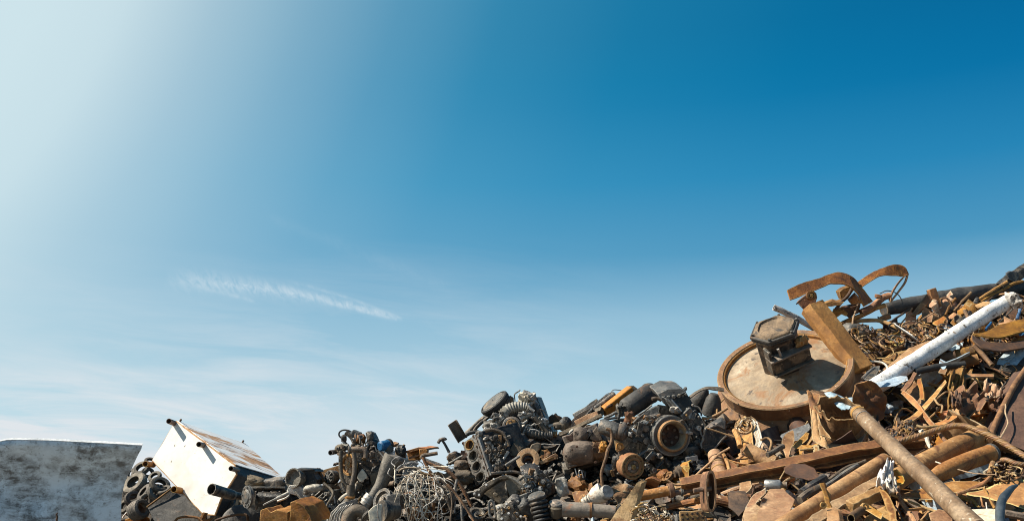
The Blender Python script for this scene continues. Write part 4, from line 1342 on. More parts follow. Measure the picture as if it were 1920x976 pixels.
    one('bent_wire', 'thin pale wire frame right of the lug of the tan flanged ring', 'wire frame', FD, (1040, 480), .4, 'alu',
        lambda t, m: m.tube(t.ws([(962, 472), (1030, 468), (1098, 468), (1076, 516)]), 4.5 * t.k, 6, 1))

    # --- lower gearbox / differential
    g = Thing('transmission', 'grey black oily transmission hanging below the tan flanged ring', 'gearbox', FD, (900, 700), .5)
    g.lathe('upper_case', (905, 700), cv(.12, .98, .25), [(-85, 0), (-85, 88), (-10, 92), (20, 80), (50, 72), (62, 60), (62, 0)], 'iron_grey', n=26)
    g.lathe('upper_cap', (897, 632), cv(-.05, .95, .3), [(-14, 0), (-14, 66), (6, 66), (12, 58), (18, 20), (18, 0)], 'iron_black', d=.03, n=26)
    g.bolts((897, 632), cv(-.05, .95, .3), 60, 7, 6, 8, 'steel', None, d=.03, off=6)
    g.slab('lower_case', [(835, 700), (900, 690), (990, 700), (1045, 735), (1040, 800), (960, 830), (870, 810), (840, 770)], .25, 'iron_black', d=.06, bevel=.03)
    g.slab('front_cover', [(860, 660), (930, 650), (950, 720), (900, 745), (865, 720)], .05, 'iron_grey', d=.16)
    for (x, y, r) in ((870, 700, 14), (905, 745, 16), (985, 715, 17), (1000, 650, 13), (850, 660, 10), (940, 690, 15), (965, 760, 16), (1020, 740, 16), (880, 775, 12)):
        g.lathe('boss', (x, y), cv(rnd.uniform(-.3, .3), .2, .9), [(-20, r), (8, r), (8, r * .6), (16, r * .5), (16, 0)], rnd.choice(['iron_grey', 'alu', 'iron_black']), d=.2, n=12)
    greeble(g, [(840, 660, 1030, 740), (850, 740, 1020, 810)], 44, .2)
    g.tube('side_shaft', [(960, 690), (1000, 665), (1045, 638)], [17, 15, 14], 'iron_grey', d=.15)
    g.tube('side_shaft', [(735, 610), (780, 580), (830, 545)], [11, 11, 9], 'iron_grey', d=.14)
    g.tube('front_rail', [(640, 660), (720, 655), (790, 650), (850, 665)], 10, 'iron_black', d=.15)
    g.done()
    l = Thing('axle_casting', 'pale grey oily axle casting at the bottom edge below the bell housing', 'casting', FD, (780, 890), .58)
    l.slab('body', [(690, 990), (685, 885), (720, 860), (770, 850), (860, 800), (900, 850), (930, 990)], .3, 'alu_dark', bevel=.03)
    l.slab('upper_web', [(740, 850), (800, 820), (880, 790), (890, 815), (790, 870)], .1, 'iron_grey', d=.06)
    l.lump('knuckle', (800, 900), (52, 90), 'alu_dark', d=.08, amp=.35, rot=.25)
    l.lump('knuckle', (870, 910), (44, 80), 'iron_grey', d=.1, amp=.35, rot=.35)
    l.lump('knuckle', (725, 920), (46, 60), 'alu', d=.06, amp=.4, rot=.2)
    for (x, y) in ((690, 890), (745, 868), (780, 835), (820, 850), (845, 880), (760, 930), (840, 950), (715, 965)):
        l.part('bolt', MB().bolt(l.w(x, y, .2), cv(-.2, .5, .8), 10 * l.k, 18 * l.k), rnd.choice(['steel', 'iron_grey', 'iron_black']))
    greeble(l, [(690, 860, 930, 976)], 30, .18)
    l.tube('loop_link', [(625, 850), (630, 930), (650, 955), (668, 940), (660, 870), (642, 840), (625, 850)], 9, 'iron_grey', d=.05)
    l.done()
    s = Thing('coil_spring', 'thick black coil spring standing at the bottom edge below the transmission', 'coil spring', FD, (980, 900), .72)
    pts = []
    for i in range(110):
        th = i * .42
        q = i / 110
        c = s.w(945 + 55 * q, 822 + 200 * q, 0)
        pts.append(c + (cv(1, .15, 0) * math.cos(th) + cv(-.1, .25, .95) * math.sin(th)) * 52 * s.k)
    s.part('coil', MB().tube(pts, 12 * s.k, 10, 1), 'iron_black', angle=60)
    s.lathe('cap', (942, 812), cv(-.25, .95, .2), [(-14, 0), (-14, 62), (8, 58), (16, 20), (16, 0)], 'iron_grey', n=24)
    s.tube('damper', [(945, 822), (1000, 1020)], 20, 'iron_black', n=12, sub=1)
    s.done()
    k = Thing('filter_canister', 'small tan canister with a collar right of the black coil spring', 'canister', FD, (1070, 890), .7)
    k.lathe('can', (1070, 930), cv(0, .98, .2), [(-22, 0), (-22, 30), (-10, 40), (50, 42), (56, 34), (56, 0)], 'iron_brown', n=24)
    k.lathe('collar', (1072, 862), cv(0, .98, .2), [(-14, 0), (-14, 46), (2, 50), (12, 46), (12, 30), (18, 22), (18, 0)], 'iron_grey', n=24)
    k.done()
    one('cracked_lump', 'pale cracked casting lump right of the oily transmission', 'casting', FD, (1105, 750), .45, 'alu',
        lambda t, m: m.blob(t.w(1110, 748), cv(1, .2, .1) * 40 * t.k, cv(-.2, 1, .1) * 62 * t.k, cv(0, 0, 1) * 45 * t.k, .3, 7.7, 20, 14, .7))
    one('rusty_bracket', 'small dark rusty bracket on the skyline between the intake pipes and the long bars', 'bracket', FD, (1060, 300), .02, 'rust_dark',
        lambda t, m: (m.prism(t.ws([(1010, 330), (1020, 285), (1035, 270), (1050, 282), (1058, 262), (1072, 280), (1095, 288), (1122, 310), (1120, 345), (1020, 350)]), V((.03, .2, .02)))), bevel=.006)

    # --- wires and hoses
    r2 = random.Random(5)
    H = [
        ([(188, 552), (225, 630), (262, 700), (272, 780), (258, 880), (240, 1000)], 11, 'rust_brown', 'brown rusty hose hanging down the left part of the wire tangle'),
        ([(178, 560), (190, 542), (230, 535), (285, 525)], 13, 'iron_brown', 'short curved brown pipe end at the top of the wire tangle'),
        ([(196, 580), (270, 612), (345, 640), (410, 700), (470, 800), (520, 900), (556, 1000)], 12, 'rust_brown', 'long brown hose sweeping down right of the wire tangle'),
        ([(200, 572), (270, 598), (340, 632), (385, 655)], 17, 'iron_grey', 'grey pipe lying over the top of the wire tangle'),
        ([(265, 712), (310, 750), (345, 810), (368, 900)], 10, 'iron_brown', 'short brown hose curving inside the wire tangle'),
        ([(345, 735), (400, 790), (450, 850), (530, 985)], 9, 'rust_brown', 'thin brown hose running parallel under the long brown hose'),
        ([(60, 725), (130, 712), (230, 712), (330, 705), (380, 682)], 10, 'iron_brown', 'brown tube crossing flat behind the white wires'),
        ([(345, 606), (400, 575), (450, 545)], 7, 'iron_grey', 'thin grey bar between the grey pipe and the engine block'),
        ([(10, 720), (4, 660), (40, 610), (110, 590), (160, 600)], 7, 'wire_grey', 'grey cable looping at the left top of the wire tangle'),
    ]
    H += [
        ([(300, 700), (360, 760), (380, 850), (372, 990)], 7, 'iron_brown', 'thin brown hose dropping at the right side of the white wires'),
        ([(20, 640), (90, 620), (160, 640), (210, 690)], 8, 'iron_brown', 'thin brown hose arching over the left top of the white wires'),
        ([(410, 700), (400, 780), (440, 860), (450, 980)], 9, 'iron_grey', 'grey hose hanging between the two long brown hoses'),
        ([(30, 820), (90, 790), (170, 810), (240, 860)], 9, 'rust_brown', 'short rusty hose lying across the middle of the white wires'),
        ([(150, 640), (220, 668), (290, 660), (350, 690)], 10, 'rust_brown', 'rusty hose lying under the grey pipe at the top of the wires'),
    ]
    for pts, r, mt, lab in H:
        one('hose', lab, 'hose', FD, pts[len(pts) // 2], .42 + r2.random() * .08, mt, lambda t, m: m.tube(t.ws(pts), r * t.k, 9))
    # the white wires: one tangled bundle, each wire a part
    t = Thing('wire_tangle', 'tangle of thin white wires hanging on the dark scrap left of the engine block', 'wire tangle', FD, (180, 800), .52)
    knots = [(80, 640), (100, 760), (110, 660), (90, 830), (60, 930), (250, 640), (240, 760), (150, 700), (230, 860), (180, 940), (300, 900), (340, 940), (260, 940), (120, 900), (40, 980), (200, 980)]
    for i in range(46):
        x, y = r2.uniform(30, 330), r2.uniform(650, 960)
        R = r2.uniform(40, 150)
        a0 = r2.uniform(0, 6.28)
        bend = r2.uniform(.25, .9)
        asp = r2.uniform(.6, 1.3)
        pts = [(x + R * math.cos(a0 + q * bend) * (1 + .12 * q), y + R * asp * math.sin(a0 + q * bend), r2.uniform(-.04, .10)) for q in range(r2.choice([4, 5, 6]))]
        pts = [(min(max(px_, 0), 400), max(py_, 615), dd) for px_, py_, dd in pts]
        t.tube('wire', pts, r2.uniform(2.0, 3.6), r2.choice(['wire_pale', 'cream', 'cream', 'wire_warm', 'wire_warm']), n=6, sub=6, wob=0)
    for i in range(16):
        x, y = r2.uniform(60, 300), r2.uniform(630, 700)
        pts = [(x, y, .02), (x + r2.uniform(-60, 60), y + r2.uniform(60, 140), .1), (x + r2.uniform(-80, 80), y + r2.uniform(160, 260), .1), (x + r2.uniform(-90, 90), 1010, .06)]
        t.tube('wire', pts, r2.uniform(2.0, 3.4), r2.choice(['wire_pale', 'cream', 'wire_warm']), n=6, sub=6, wob=0)
    t.done()
    t = Thing('grey_wire_tangle', 'tangle of thin grey wires spilling over the top left of the white wires', 'wire tangle', FD, (80, 640), .46)
    for i in range(16):
        x, y = r2.uniform(0, 180), r2.uniform(585, 760)
        R = r2.uniform(25, 70)
        a0 = r2.uniform(0, 6.28)
        pts = [(x + R * math.cos(a0 + j * .9) * r2.uniform(.8, 1.2), y + R * .8 * math.sin(a0 + j * .9), r2.uniform(-.04, .08)) for j in range(r2.choice([4, 5, 6]))]
        t.tube('wire', pts, r2.uniform(2.5, 4), r2.choice(['wire_grey', 'iron_black', 'wire_grey', 'wire_pale']), n=6, sub=6, wob=0)
    t.done()
    for (c, r, mt, lab) in (((150, 690), (52, 46), 'cream', 'pale rounded lump behind the white wires'), ((440, 610), (50, 36), 'iron_brown', 'dusty brown lump under the left edge of the engine block'),
                            ((430, 690), (90, 50), 'iron_brown', 'flat brown casting below the dusty lump left of the engine block'), ((60, 800), (50, 60), 'alu_dark', 'grey casting behind the left side of the white wires'),
                            ((160, 920), (70, 50), 'rust_brown', 'brown can behind the lower white wires'), ((330, 830), (70, 60), 'iron_grey', 'dark grey casting behind the hoses of the wire tangle'), ((390, 560), (44, 40), 'iron_black', 'black lump on the skyline left of the engine block')):
        one('casting', lab, 'casting', FD, c, .3, mt, lambda t, m: m.blob(t.w(*c), cv(1, .1, .1) * r[0] * t.k, cv(-.1, 1, .2) * r[1] * t.k, cv(0, 0, 1) * min(r) * t.k, .4, r2.random() * 40, 18, 12, .4), angle=60)


M['wire_warm'] = metal_mat('tan_wire_sheath', [(.30, .22, .14), (.46, .36, .25), (.6, .5, .38)], 10, (.5, .8), 0, .1)
build_middle()


# ================================================================== BIG TRUCK ENGINE
def build_truck_engine():
    t = Thing('truck_engine', 'big black truck engine on its side with a deep round pulley and a rusty disc', 'truck engine', FE, (760, 450), .42)
    t.slab('block', [(420, 430), (560, 330), (730, 230), (900, 260), (1000, 380), (1020, 470), (930, 600), (860, 720), (700, 730), (600, 700), (470, 660), (420, 560)], .55, 'iron_black', d=-.16, bevel=.03)
    # valve cover box at the upper right
    vc = t.slab('valve_cover', [(800, 205), (905, 148), (1028, 352), (1005, 420), (960, 470), (905, 330), (850, 290)], .4, 'iron_black', d=.02, dirv=(-.15, 1, .35), bevel=.012)
    t.slab('cover_top', [(728, 162), (795, 128), (880, 126), (908, 146), (900, 152), (802, 208), (752, 200)], .3, 'iron_grey', d=.035, dirv=(-.1, 1, .35), bevel=.01)
    for i in range(4):
        x = 760 + i * 34
        t.part('cover_rib', MB().sweep([t.w(x, 196 - i * 6, .05), t.w(x + 45, 128, -.12)], [(-.012, -.01), (.012, -.01), (.010, .014), (-.010, .014)], cv(0, 1, .4)), 'iron_grey', vc, bevel=.003)
    for (x, y) in ((905, 165), (950, 235), (990, 310), (1015, 360), (975, 440), (930, 390)):
        t.part('bolt', MB().bolt(t.w(x, y, .03), cv(.2, .1, .95), 8 * t.k, 10 * t.k), 'iron_grey', vc)
    t.slab('side_bracket', [(770, 190), (800, 200), (870, 255), (880, 285), (840, 290), (800, 240)], .05, 'iron_grey', d=.1)
    t.tube('link_rod', [(790, 205), (830, 240), (862, 285)], 9, 'alu_dark', d=.15)
    t.tube('link_rod', [(815, 200), (850, 240), (880, 275)], 6, 'steel', d=.15)
    t.lump('fitting', (830, 262), (26, 18), 'alu', d=.16, amp=.6)
    # front cover plate
    fc = t.slab('front_cover', [(515, 425), (560, 380), (622, 338), (735, 282), (775, 310), (720, 350), (690, 400), (655, 505), (600, 470)], .1, 'iron_black', d=.10, dirv=(.1, 1, .2), bevel=.012)
    t.tube('cover_edge', [(518, 424), (570, 378), (640, 335)], 7, 'iron_grey', d=.12)
    for (x, y, r) in ((650, 385, 22), (580, 463, 15), (660, 465, 24), (612, 372, 12), (545, 425, 12), (700, 345, 14), (630, 430, 10)):
        t.part('bolt', MB().bolt(t.w(x, y, .11), cv(.05, .2, .95), r * t.k, 14 * t.k, 8), 'iron_black' if r > 13 else 'iron_grey', fc)
    t.slab('upper_plate', [(560, 330), (640, 270), (720, 235), (745, 250), (735, 285), (620, 340)], .15, 'iron_grey', d=.02, bevel=.01)
    t.slab('torn_edge', [(668, 345), (690, 305), (742, 288), (748, 298), (710, 318), (700, 345)], .02, 'rust_tan', d=.17)
    # big drum pulley
    ax = cv(.24, .10, .96)
    pu = t.lathe('drum_pulley', (812, 430), ax, [(-90, 0), (-90, 118), (-60, 128), (-54, 122), (-46, 128), (-30, 128), (-24, 122), (-16, 128), (4, 128), (10, 122), (16, 124), (16, 96), (30, 96), (30, 84), (-34, 72), (-34, 0)], 'iron_grey', d=.13, n=60)
    t.lathe('pulley_lip', (812, 430), ax, [(12, 99), (34, 99), (44, 94), (44, 84), (30, 80), (12, 82)], 'rust_tan', pu, d=.13, n=56, closed=True)
    t.lathe('pulley_bore', (812, 430), ax, [(38, 83), (-30, 74), (-30, 70), (36, 80)], 'web_dusty', pu, d=.13, n=50, closed=True)
    t.lathe('pulley_floor', (812, 430), ax, [(-36, 72), (-28, 72), (-26, 20), (-22, 18), (-22, 0)], 'rust_dark', pu, d=.13, n=40)
    t.bolts((812, 430), ax, 46, 6, 10, 12, 'iron_brown', pu, d=.13, off=-28)
    # rusty disc
    ax2 = cv(.34, .0, .94)
    ds = t.lathe('rusty_disc', (560, 624), ax2, [(-60, 0), (-60, 76), (-50, 80), (22, 80), (26, 77), (26, 70), (18, 68), (18, 58), (26, 56), (26, 42), (18, 40), (18, 0)], 'rust_orange', d=.15, n=48)
    t.lathe('disc_face', (560, 624), ax2, [(17, 40), (24, 38), (22, 20), (20, 0)], 'iron_brown', ds, d=.15, n=30)
    t.lathe('disc_hub', (560, 624), ax2, [(18, 16), (34, 14), (36, 8), (30, 7), (30, 0)], 'rust_orange', ds, d=.15, n=18)
    t.bolts((560, 624), ax2, 28, 4, 8, 8, 'iron_grey', ds, d=.15, off=20)
    t.bolts((560, 624), ax2, 63, 8, 4.5, 3, 'rust_dark', ds, d=.15, off=17, name='bolt_hole')
    # starter motor
    t.lathe('starter_motor', (425, 388), t.w(540, 415, .1) - t.w(370, 360, .0), [(-70, 0), (-70, 40), (-58, 48), (50, 52), (60, 46), (60, 0)], 'iron_grey', d=.1, n=24)
    t.lathe('starter_end', (495, 408), t.w(540, 415, .1) - t.w(370, 360, .0), [(-16, 0), (-16, 56), (14, 56), (30, 46), (30, 22), (36, 18), (36, 0)], 'iron_grey', d=.12, n=24)
    t.lump('starter_mount', (545, 320), (30, 40), 'rust_brown', d=.08, amp=.5, box=.5)
    t.lump('starter_mount', (575, 330), (16, 20), 'rust_orange', d=.12, amp=.5)
    # rusty triangular bracket with an eye
    br = t.slab('bracket', [(448, 458), (466, 455), (520, 498), (512, 515), (470, 538), (458, 520)], .04, 'rust_tan', d=.14)
    t.lathe('bracket_eye', (485, 498), cv(.2, .2, .95), [(-6, 24), (8, 24), (8, 14), (-6, 14)], 'rust_orange', br, d=.15, closed=True, n=20)
    t.slab('arm_plate', [(470, 540), (520, 515), (570, 555), (540, 580), (490, 570)], .06, 'iron_brown', d=.1)
    # fittings round the lower half
    for (x, y, rx, ry, mt) in ((690, 570, 44, 34, 'iron_black'), (725, 600, 34, 26, 'iron_black'), (650, 560, 30, 26, 'iron_grey'), (880, 640, 70, 60, 'iron_black'), (940, 540, 60, 50, 'iron_black'),
                               (770, 620, 50, 60, 'iron_black'), (470, 620, 36, 70, 'iron_black'), (980, 500, 40, 40, 'iron_black')):
        t.lump('accessory', (x, y), (rx, ry), mt, d=.04, amp=.4, box=.5, rot=rnd.uniform(-.6, .6))
    for (x, y, r, mt) in ((880, 636, 26, 'iron_grey'), (705, 652, 16, 'iron_grey'), (655, 610, 12, 'rust_orange'), (740, 560, 16, 'iron_grey'), (700, 545, 15, 'iron_black'), (990, 382, 15, 'steel'), (925, 580, 12, 'cream'), (960, 560, 14, 'iron_grey')):
        t.lathe('fitting', (x, y), cv(rnd.uniform(-.3, .5), rnd.uniform(-.1, .3), .9), [(-20, r), (6, r), (6, r * .55), (-4, r * .5), (-4, 0)], mt, d=.16, n=14)
    t.hose('pipe_stub', [(690, 690, .1), (735, 678, .16)], [16, 15], 'rust_orange', wall=.25)
    for (pts, r, mt) in (([(600, 560), (650, 530), (700, 520)], 8, 'iron_grey'), ([(660, 600), (690, 560), (740, 545)], 7, 'iron_grey'), ([(720, 640), (760, 600), (750, 560)], 8, 'iron_black'), ([(1000, 380), (1005, 420), (1022, 450), (1005, 480), (1010, 510)], 5, 'iron_grey'),
                         ([(880, 600), (920, 590), (925, 620)], 7, 'cream'), ([(640, 290), (600, 320), (570, 350)], 7, 'iron_grey'), ([(690, 235), (640, 275), (600, 300)], 6, 'iron_grey'), ([(790, 690), (830, 640), (850, 610)], 6, 'iron_black'), ([(960, 240), (990, 250), (1010, 280)], 5, 'iron_grey')):
        t.tube('pipework', pts, r, mt, d=.14)
    greeble(t, [(470, 330, 650, 440), (640, 480, 760, 640), (880, 280, 960, 420), (430, 560, 560, 700), (860, 560, 1000, 660), (600, 300, 760, 350)], 90, .17)
    t.done()

    one('brown_hose', 'stiff brown hose hanging in front of the truck engine beside the dusty casing', 'hose', FE, (400, 560), .72, 'rust_brown',
        lambda t, m: m.tube(t.ws([(398, 385), (425, 395), (435, 430), (428, 480), (408, 520), (398, 570), (382, 620), (368, 670), (372, 720), (378, 775)]), [9 * t.k, 11 * t.k] + [10 * t.k] * 8, 9))

    c = Thing('gear_casing', 'dusty brown gear casing with hollows hanging left of the truck engine', 'casing', FE, (240, 510), .5)
    c.slab('shell', [(112, 432), (160, 420), (195, 395), (330, 350), (362, 400), (402, 480), (410, 560), (385, 590), (300, 605), (150, 642), (128, 590), (115, 545), (140, 500)], .3, 'iron_brown', d=.0, bevel=.03)
    c.lump('bulge', (230, 540), (105, 78), 'iron_brown', d=.05, amp=.25, box=.35, rot=.12, dz=55)
    c.lump('bulge', (235, 430), (50, 50), 'iron_brown', d=.03, amp=.3, box=.3)
    c.slab('recess', [(135, 432), (185, 420), (190, 462), (160, 462)], .03, 'rust_dark', d=.03)
    c.lathe('selector_bore', (290, 425), cv(-.5, -.3, .8), [(-20, 30), (8, 30), (8, 20), (-14, 20), (-14, 0)], 'iron_black', d=.04, n=20)
    c.slab('fin', [(262, 440), (300, 400), (312, 408), (278, 452)], .04, 'iron_black', d=.07)
    c.slab('side_plate', [(300, 410), (340, 365), (375, 460), (330, 470), (290, 450)], .05, 'iron_brown', d=.06)
    c.lump('corroded_boss', (355, 520), (48, 52), 'rust_brown', d=.08, amp=.6, box=.3)
    c.lump('corroded_boss', (378, 500), (22, 28), 'rust_orange', d=.16, amp=.7)
    c.lathe('boss_hole', (325, 520), cv(0, .1, 1), [(0, 18), (6, 17), (6, 10), (-3, 0)], 'rust_dark', d=.16, n=16)
    c.slab('lower_lip', [(118, 548), (150, 640), (250, 615), (300, 600), (290, 570), (170, 575)], .08, 'iron_brown', d=.05)
    for x, y in ((165, 610), (210, 500), (180, 520), (270, 560), (140, 560), (330, 600)):
        c.part('bolt', MB().bolt(c.w(x, y, .14), cv(0, .2, .95), 8 * c.k, 9 * c.k), 'rust_dark')
    c.done()
    one('small_clips', 'pair of thin bright clips hanging under the dusty gear casing', 'clip', FE, (230, 670), .5, 'steel',
        lambda t, m: m.tube(t.ws([(198, 640), (210, 680), (228, 695), (222, 660), (238, 655), (250, 700)]), 4 * t.k, 6))

    # bars and tubes climbing the back of the engine
    def bar(name, lab, cat, a, b, wd, hh, mt, lift=.1, up=(.1, .6, .8), d0=0, d1=0, bevel=.01):
        one(name, lab, cat, FE, ((a[0] + b[0]) / 2, (a[1] + b[1]) / 2), lift, mt,
            lambda t, m: m.sweep([t.w(a[0], a[1], d0), t.w(b[0], b[1], d1)], [(-wd * t.k, -hh * t.k), (wd * t.k, -hh * t.k), (wd * t.k, hh * t.k), (-wd * t.k, hh * t.k)], cv(*up)), bevel=bevel)
    o = Thing('orange_box_beam', 'orange painted box beam leaning up left of the black cylinder', 'box beam', FE, (470, 210), .12)
    hw, hh = 26, 36
    o.part('beam', MB().sweep([o.w(385, 280, .06), o.w(560, 142, -.06)], [(-hw * o.k, -hh * o.k), (hw * o.k, -hh * o.k), (hw * o.k, hh * o.k), (-hw * o.k, hh * o.k)], cv(-.5, .8, .4)), 'orange_paint', bevel=.012)
    o.slab('end_cap', [(545, 108), (575, 108), (608, 135), (570, 172), (540, 150)], .14, 'iron_brown', d=-.03)
    o.lump('clevis', (345, 285), (44, 28), 'iron_brown', d=.06, amp=.5, rot=.6)
    o.lump('scar', (420, 240), (20, 8), 'rust_dark', d=.135, amp=.5, rot=.5)
    o.done()
    bar('flat_bar', 'tan flat bar continuing below the orange box beam', 'flat bar', (205, 362), (345, 290), 18, 22, 'rust_tan', .2)
    bar('long_bar', 'long dusty bar lying along the top of the dusty gear casing', 'bar', (92, 425), (370, 300), 12, 9, 'iron_brown', .34)
    bar('dark_tube', 'dark round topped tube lying left of the orange box beam', 'tube', (275, 295), (440, 185), 24, 24, 'iron_black', .05, bevel=.016)
    one('capped_post', 'black capped tube end on the skyline left of the orange box beam', 'tube', FE, (440, 180), .08, 'iron_black',
        lambda t, m: m.tube(t.ws([(330, 260), (420, 190), (455, 163)]), [22 * t.k, 24 * t.k, 22 * t.k], 14))
    bar('ribbed_bar', 'thin dark bar with knobs on the skyline left of the capped tube', 'bar', (185, 305), (345, 210), 12, 12, 'iron_grey', .02)
    for i, (x, y) in enumerate(((325, 212), (335, 225), (270, 250))):
        pass
    one('folded_sheet', 'dusty folded sheet on the skyline above the long dusty bar', 'sheet', FE, (230, 305), .12, 'iron_brown',
        lambda t, m: m.prism(t.ws([(170, 345), (225, 290), (285, 258), (290, 285), (255, 330), (190, 362)]), V((.02, .2, .03))), bevel=.006)
    one('dark_plate', 'dark plate edge leaning behind the folded sheet', 'plate', FE, (280, 290), .2, 'iron_black',
        lambda t, m: m.prism(t.ws([(235, 345), (285, 275), (305, 262), (300, 300), (260, 350)]), V((.02, .08, .03))), bevel=.004)
    t = Thing('coiled_mount', 'dark coiled mount at the left end of the long dusty bar', 'mount', FE, (140, 340), .15)
    t.lathe('mount', (140, 345), cv(.5, .6, .6), [(-30, 0), (-30, 30), (-20, 36), (-12, 30), (-4, 36), (4, 30), (12, 36), (22, 30), (30, 14), (30, 0)], 'iron_black', n=22)
    t.lump('mount_arm', (100, 370), (40, 24), 'iron_brown', amp=.5)
    t.done()
    one('thin_cable', 'thin black cable bowing up against the sky left of the orange box beam', 'cable', FE, (430, 160), .05, 'iron_black',
        lambda t, m: m.tube(t.ws([(330, 215), (372, 188), (400, 165), (425, 155), (440, 138), (470, 136), (505, 140), (525, 130)]), 3.2 * t.k, 6))

    k = Thing('black_cylinder', 'black gas cylinder with a neck lying on top of the truck engine', 'cylinder', FE, (600, 200), .28)
    a0, a1 = k.w(515, 268, .1), k.w(705, 140, -.08)
    L = (a1 - a0).length / k.k
    k.lathe('tank', (515, 268), a1 - a0, [(-4, 0), (-4, 40), (8, 58), (26, 66), (L * .5, 67), (L * .5, 69), (L * .5 + 5, 69), (L * .5 + 5, 67), (L - 30, 66), (L - 10, 56), (L + 4, 36), (L + 8, 0)], 'tank_grey', d=.1, n=36)
    k.part('neck', MB().tube([a1 - (a1 - a0).normalized() * 4 * k.k, a1 + (a1 - a0).normalized() * 62 * k.k], [20 * k.k, 16 * k.k], 16, 1), 'iron_grey')
    k.part('neck_ring', MB().lathe(a1 + (a1 - a0).normalized() * 52 * k.k, a1 - a0, [(-6 * k.k, 0), (-6 * k.k, 20 * k.k), (14 * k.k, 20 * k.k), (14 * k.k, 0)], 18), 'iron_black')
    p = a0.lerp(a1, .85)
    k.part('seam_band', MB().lathe(p, a1 - a0, [(-3 * k.k, 0), (-3 * k.k, 69 * k.k), (3 * k.k, 69 * k.k), (3 * k.k, 0)], 36), 'iron_grey')
    k.done()
    one('black_valve', 'black knobbly valve at the lower left end of the black gas cylinder', 'valve', FE, (490, 270), .5, 'iron_black',
        lambda t, m: m.blob(t.w(492, 270), cv(1, .1, .1) * 34 * t.k, cv(0, 1, .2) * 44 * t.k, cv(0, 0, 1) * 30 * t.k, .7, 3, 18, 12, .2))
    for i, (pts, r, mt, lab) in enumerate((([(470, 330), (480, 290), (475, 260), (495, 240)], 9, 'iron_black', 'short black hose curling under the black gas cylinder'),
                                           ([(385, 318), (430, 300), (465, 285), (500, 300)], 10, 'iron_grey', 'grey tube lying between the orange box beam and the starter motor'),
                                           ([(360, 335), (420, 322), (470, 312)], 8, 'iron_black', 'thin black tube above the starter motor'),
                                           ([(690, 195), (720, 190), (752, 205)], 10, 'iron_brown', 'torn brown strip end right of the black gas cylinder'))):
        one('hose', lab, 'hose', FE, pts[1], .5, mt, lambda t, m: m.tube(t.ws(pts), r * t.k, 8))

    # cone drums right of the engine
    d = Thing('cone_drum', 'dark dusty cone shaped drum leaning left between the truck engine and the railway wheel', 'drum', FE, (1000, 200), .2)
    d.lathe('shell', (1000, 195), cv(.45, .82, .2), [(-75, 0), (-75, 52), (-55, 60), (30, 48), (75, 18), (80, 0)], 'tank_grey', n=30)
    d.done()
    d = Thing('cone_drum', 'dusty rounded drum standing directly left of the railway wheel', 'drum', FE, (1085, 230), .3)
    d.lathe('shell', (1078, 232), cv(.12, .97, .15), [(-72, 0), (-72, 50), (-62, 62), (-20, 60), (40, 46), (72, 26), (74, 0)], 'tank_grey', n=30)
    d.done()
    one('strap', 'thin pale strap arching over the two cone drums', 'strap', FE, (1030, 130), .3, 'iron_brown',
        lambda t, m: m.ribbon(t.ws([(925, 180, .1), (975, 145, .1), (1030, 122, .1), (1080, 118, .05), (1150, 128, 0)]), t.ws([(930, 196, .14), (980, 158, .14), (1034, 136, .14), (1080, 140, .1), (1150, 150, .05)]), .008))
    one('pale_tube', 'pale tan tube curving under the rounded drum', 'tube', FE, (1070, 310), .52, 'rust_tan',
        lambda t, m: m.tube(t.ws([(1008, 318), (1050, 318), (1090, 305), (1130, 283), (1175, 255)]), 9 * t.k, 9))
    one('thin_tube', 'thin dark tube looping beside the valve cover of the truck engine', 'tube', FE, (985, 250), .45, 'iron_grey',
        lambda t, m: m.tube(t.ws([(950, 240), (980, 250), (1003, 275), (1008, 305)]), 6 * t.k, 8))
    l = Thing('battery_lid', 'dark grey box lid leaning right of the truck engine below the drums', 'box lid', FE, (1080, 450), .4)
    l.slab('front', [(1003, 500), (1032, 400), (1112, 372), (1160, 395), (1168, 430), (1050, 556)], .12, 'iron_black', d=.0, dirv=(.1, 1, .3), bevel=.01)
    l.slab('top', [(1030, 402), (1068, 368), (1140, 328), (1168, 345), (1165, 395), (1112, 374)], .10, 'iron_grey', d=.01, dirv=(.1, 1, .35), bevel=.01)
    l.slab('edge_strip', [(1048, 552), (1166, 428), (1172, 438), (1052, 564)], .05, 'iron_grey', d=.02)
    l.done()
    one('cylinder_can', 'pale brown can lying behind the dark box lid', 'can', FE, (1140, 330), .36, 'iron_brown',
        lambda t, m: m.lathe(t.w(1135, 335), cv(.7, .6, .35), [(-40 * t.k, 0), (-40 * t.k, 30 * t.k), (40 * t.k, 32 * t.k), (44 * t.k, 0)], 22))
    one('looped_wire', 'rusty looped wire running over the dark box lid', 'wire', FE, (1060, 390), .6, 'rust_tan',
        lambda t, m: m.tube(t.ws([(1035, 380), (1090, 395), (1140, 412), (1200, 432), (1270, 465), (1310, 478)]), 5.5 * t.k, 7))

    # --- foreground row under the engine
    f = Thing('filter_cone', 'dirty white cone shaped filter lying under the truck engine', 'filter', FE, (340, 810), .62)
    axx = f.w(400, 785, .1) - f.w(250, 860, .05)
    f.lathe('cone', (330, 815), axx, [(-95, 0), (-95, 22), (-50, 26), (0, 56), (40, 66), (52, 64), (52, 0)], 'cream', n=34)
    f.lathe('cap', (400, 792), cv(.45, .55, .7), [(-20, 0), (-20, 46), (12, 46), (18, 40), (18, 0)], 'alu', d=.06, n=28)
    for q in (-80, -60, -40):
        f.lathe('ridge', (330, 815), axx, [(q, 0), (q, 29 + (q + 80) * .2), (q + 7, 29 + (q + 80) * .2), (q + 7, 0)], 'alu', n=28)
    f.done()
    p = Thing('rusty_pipe', 'mottled grey and rust pipe lying at the bottom edge right of the tan canister', 'pipe', FE, (280, 905), .78)
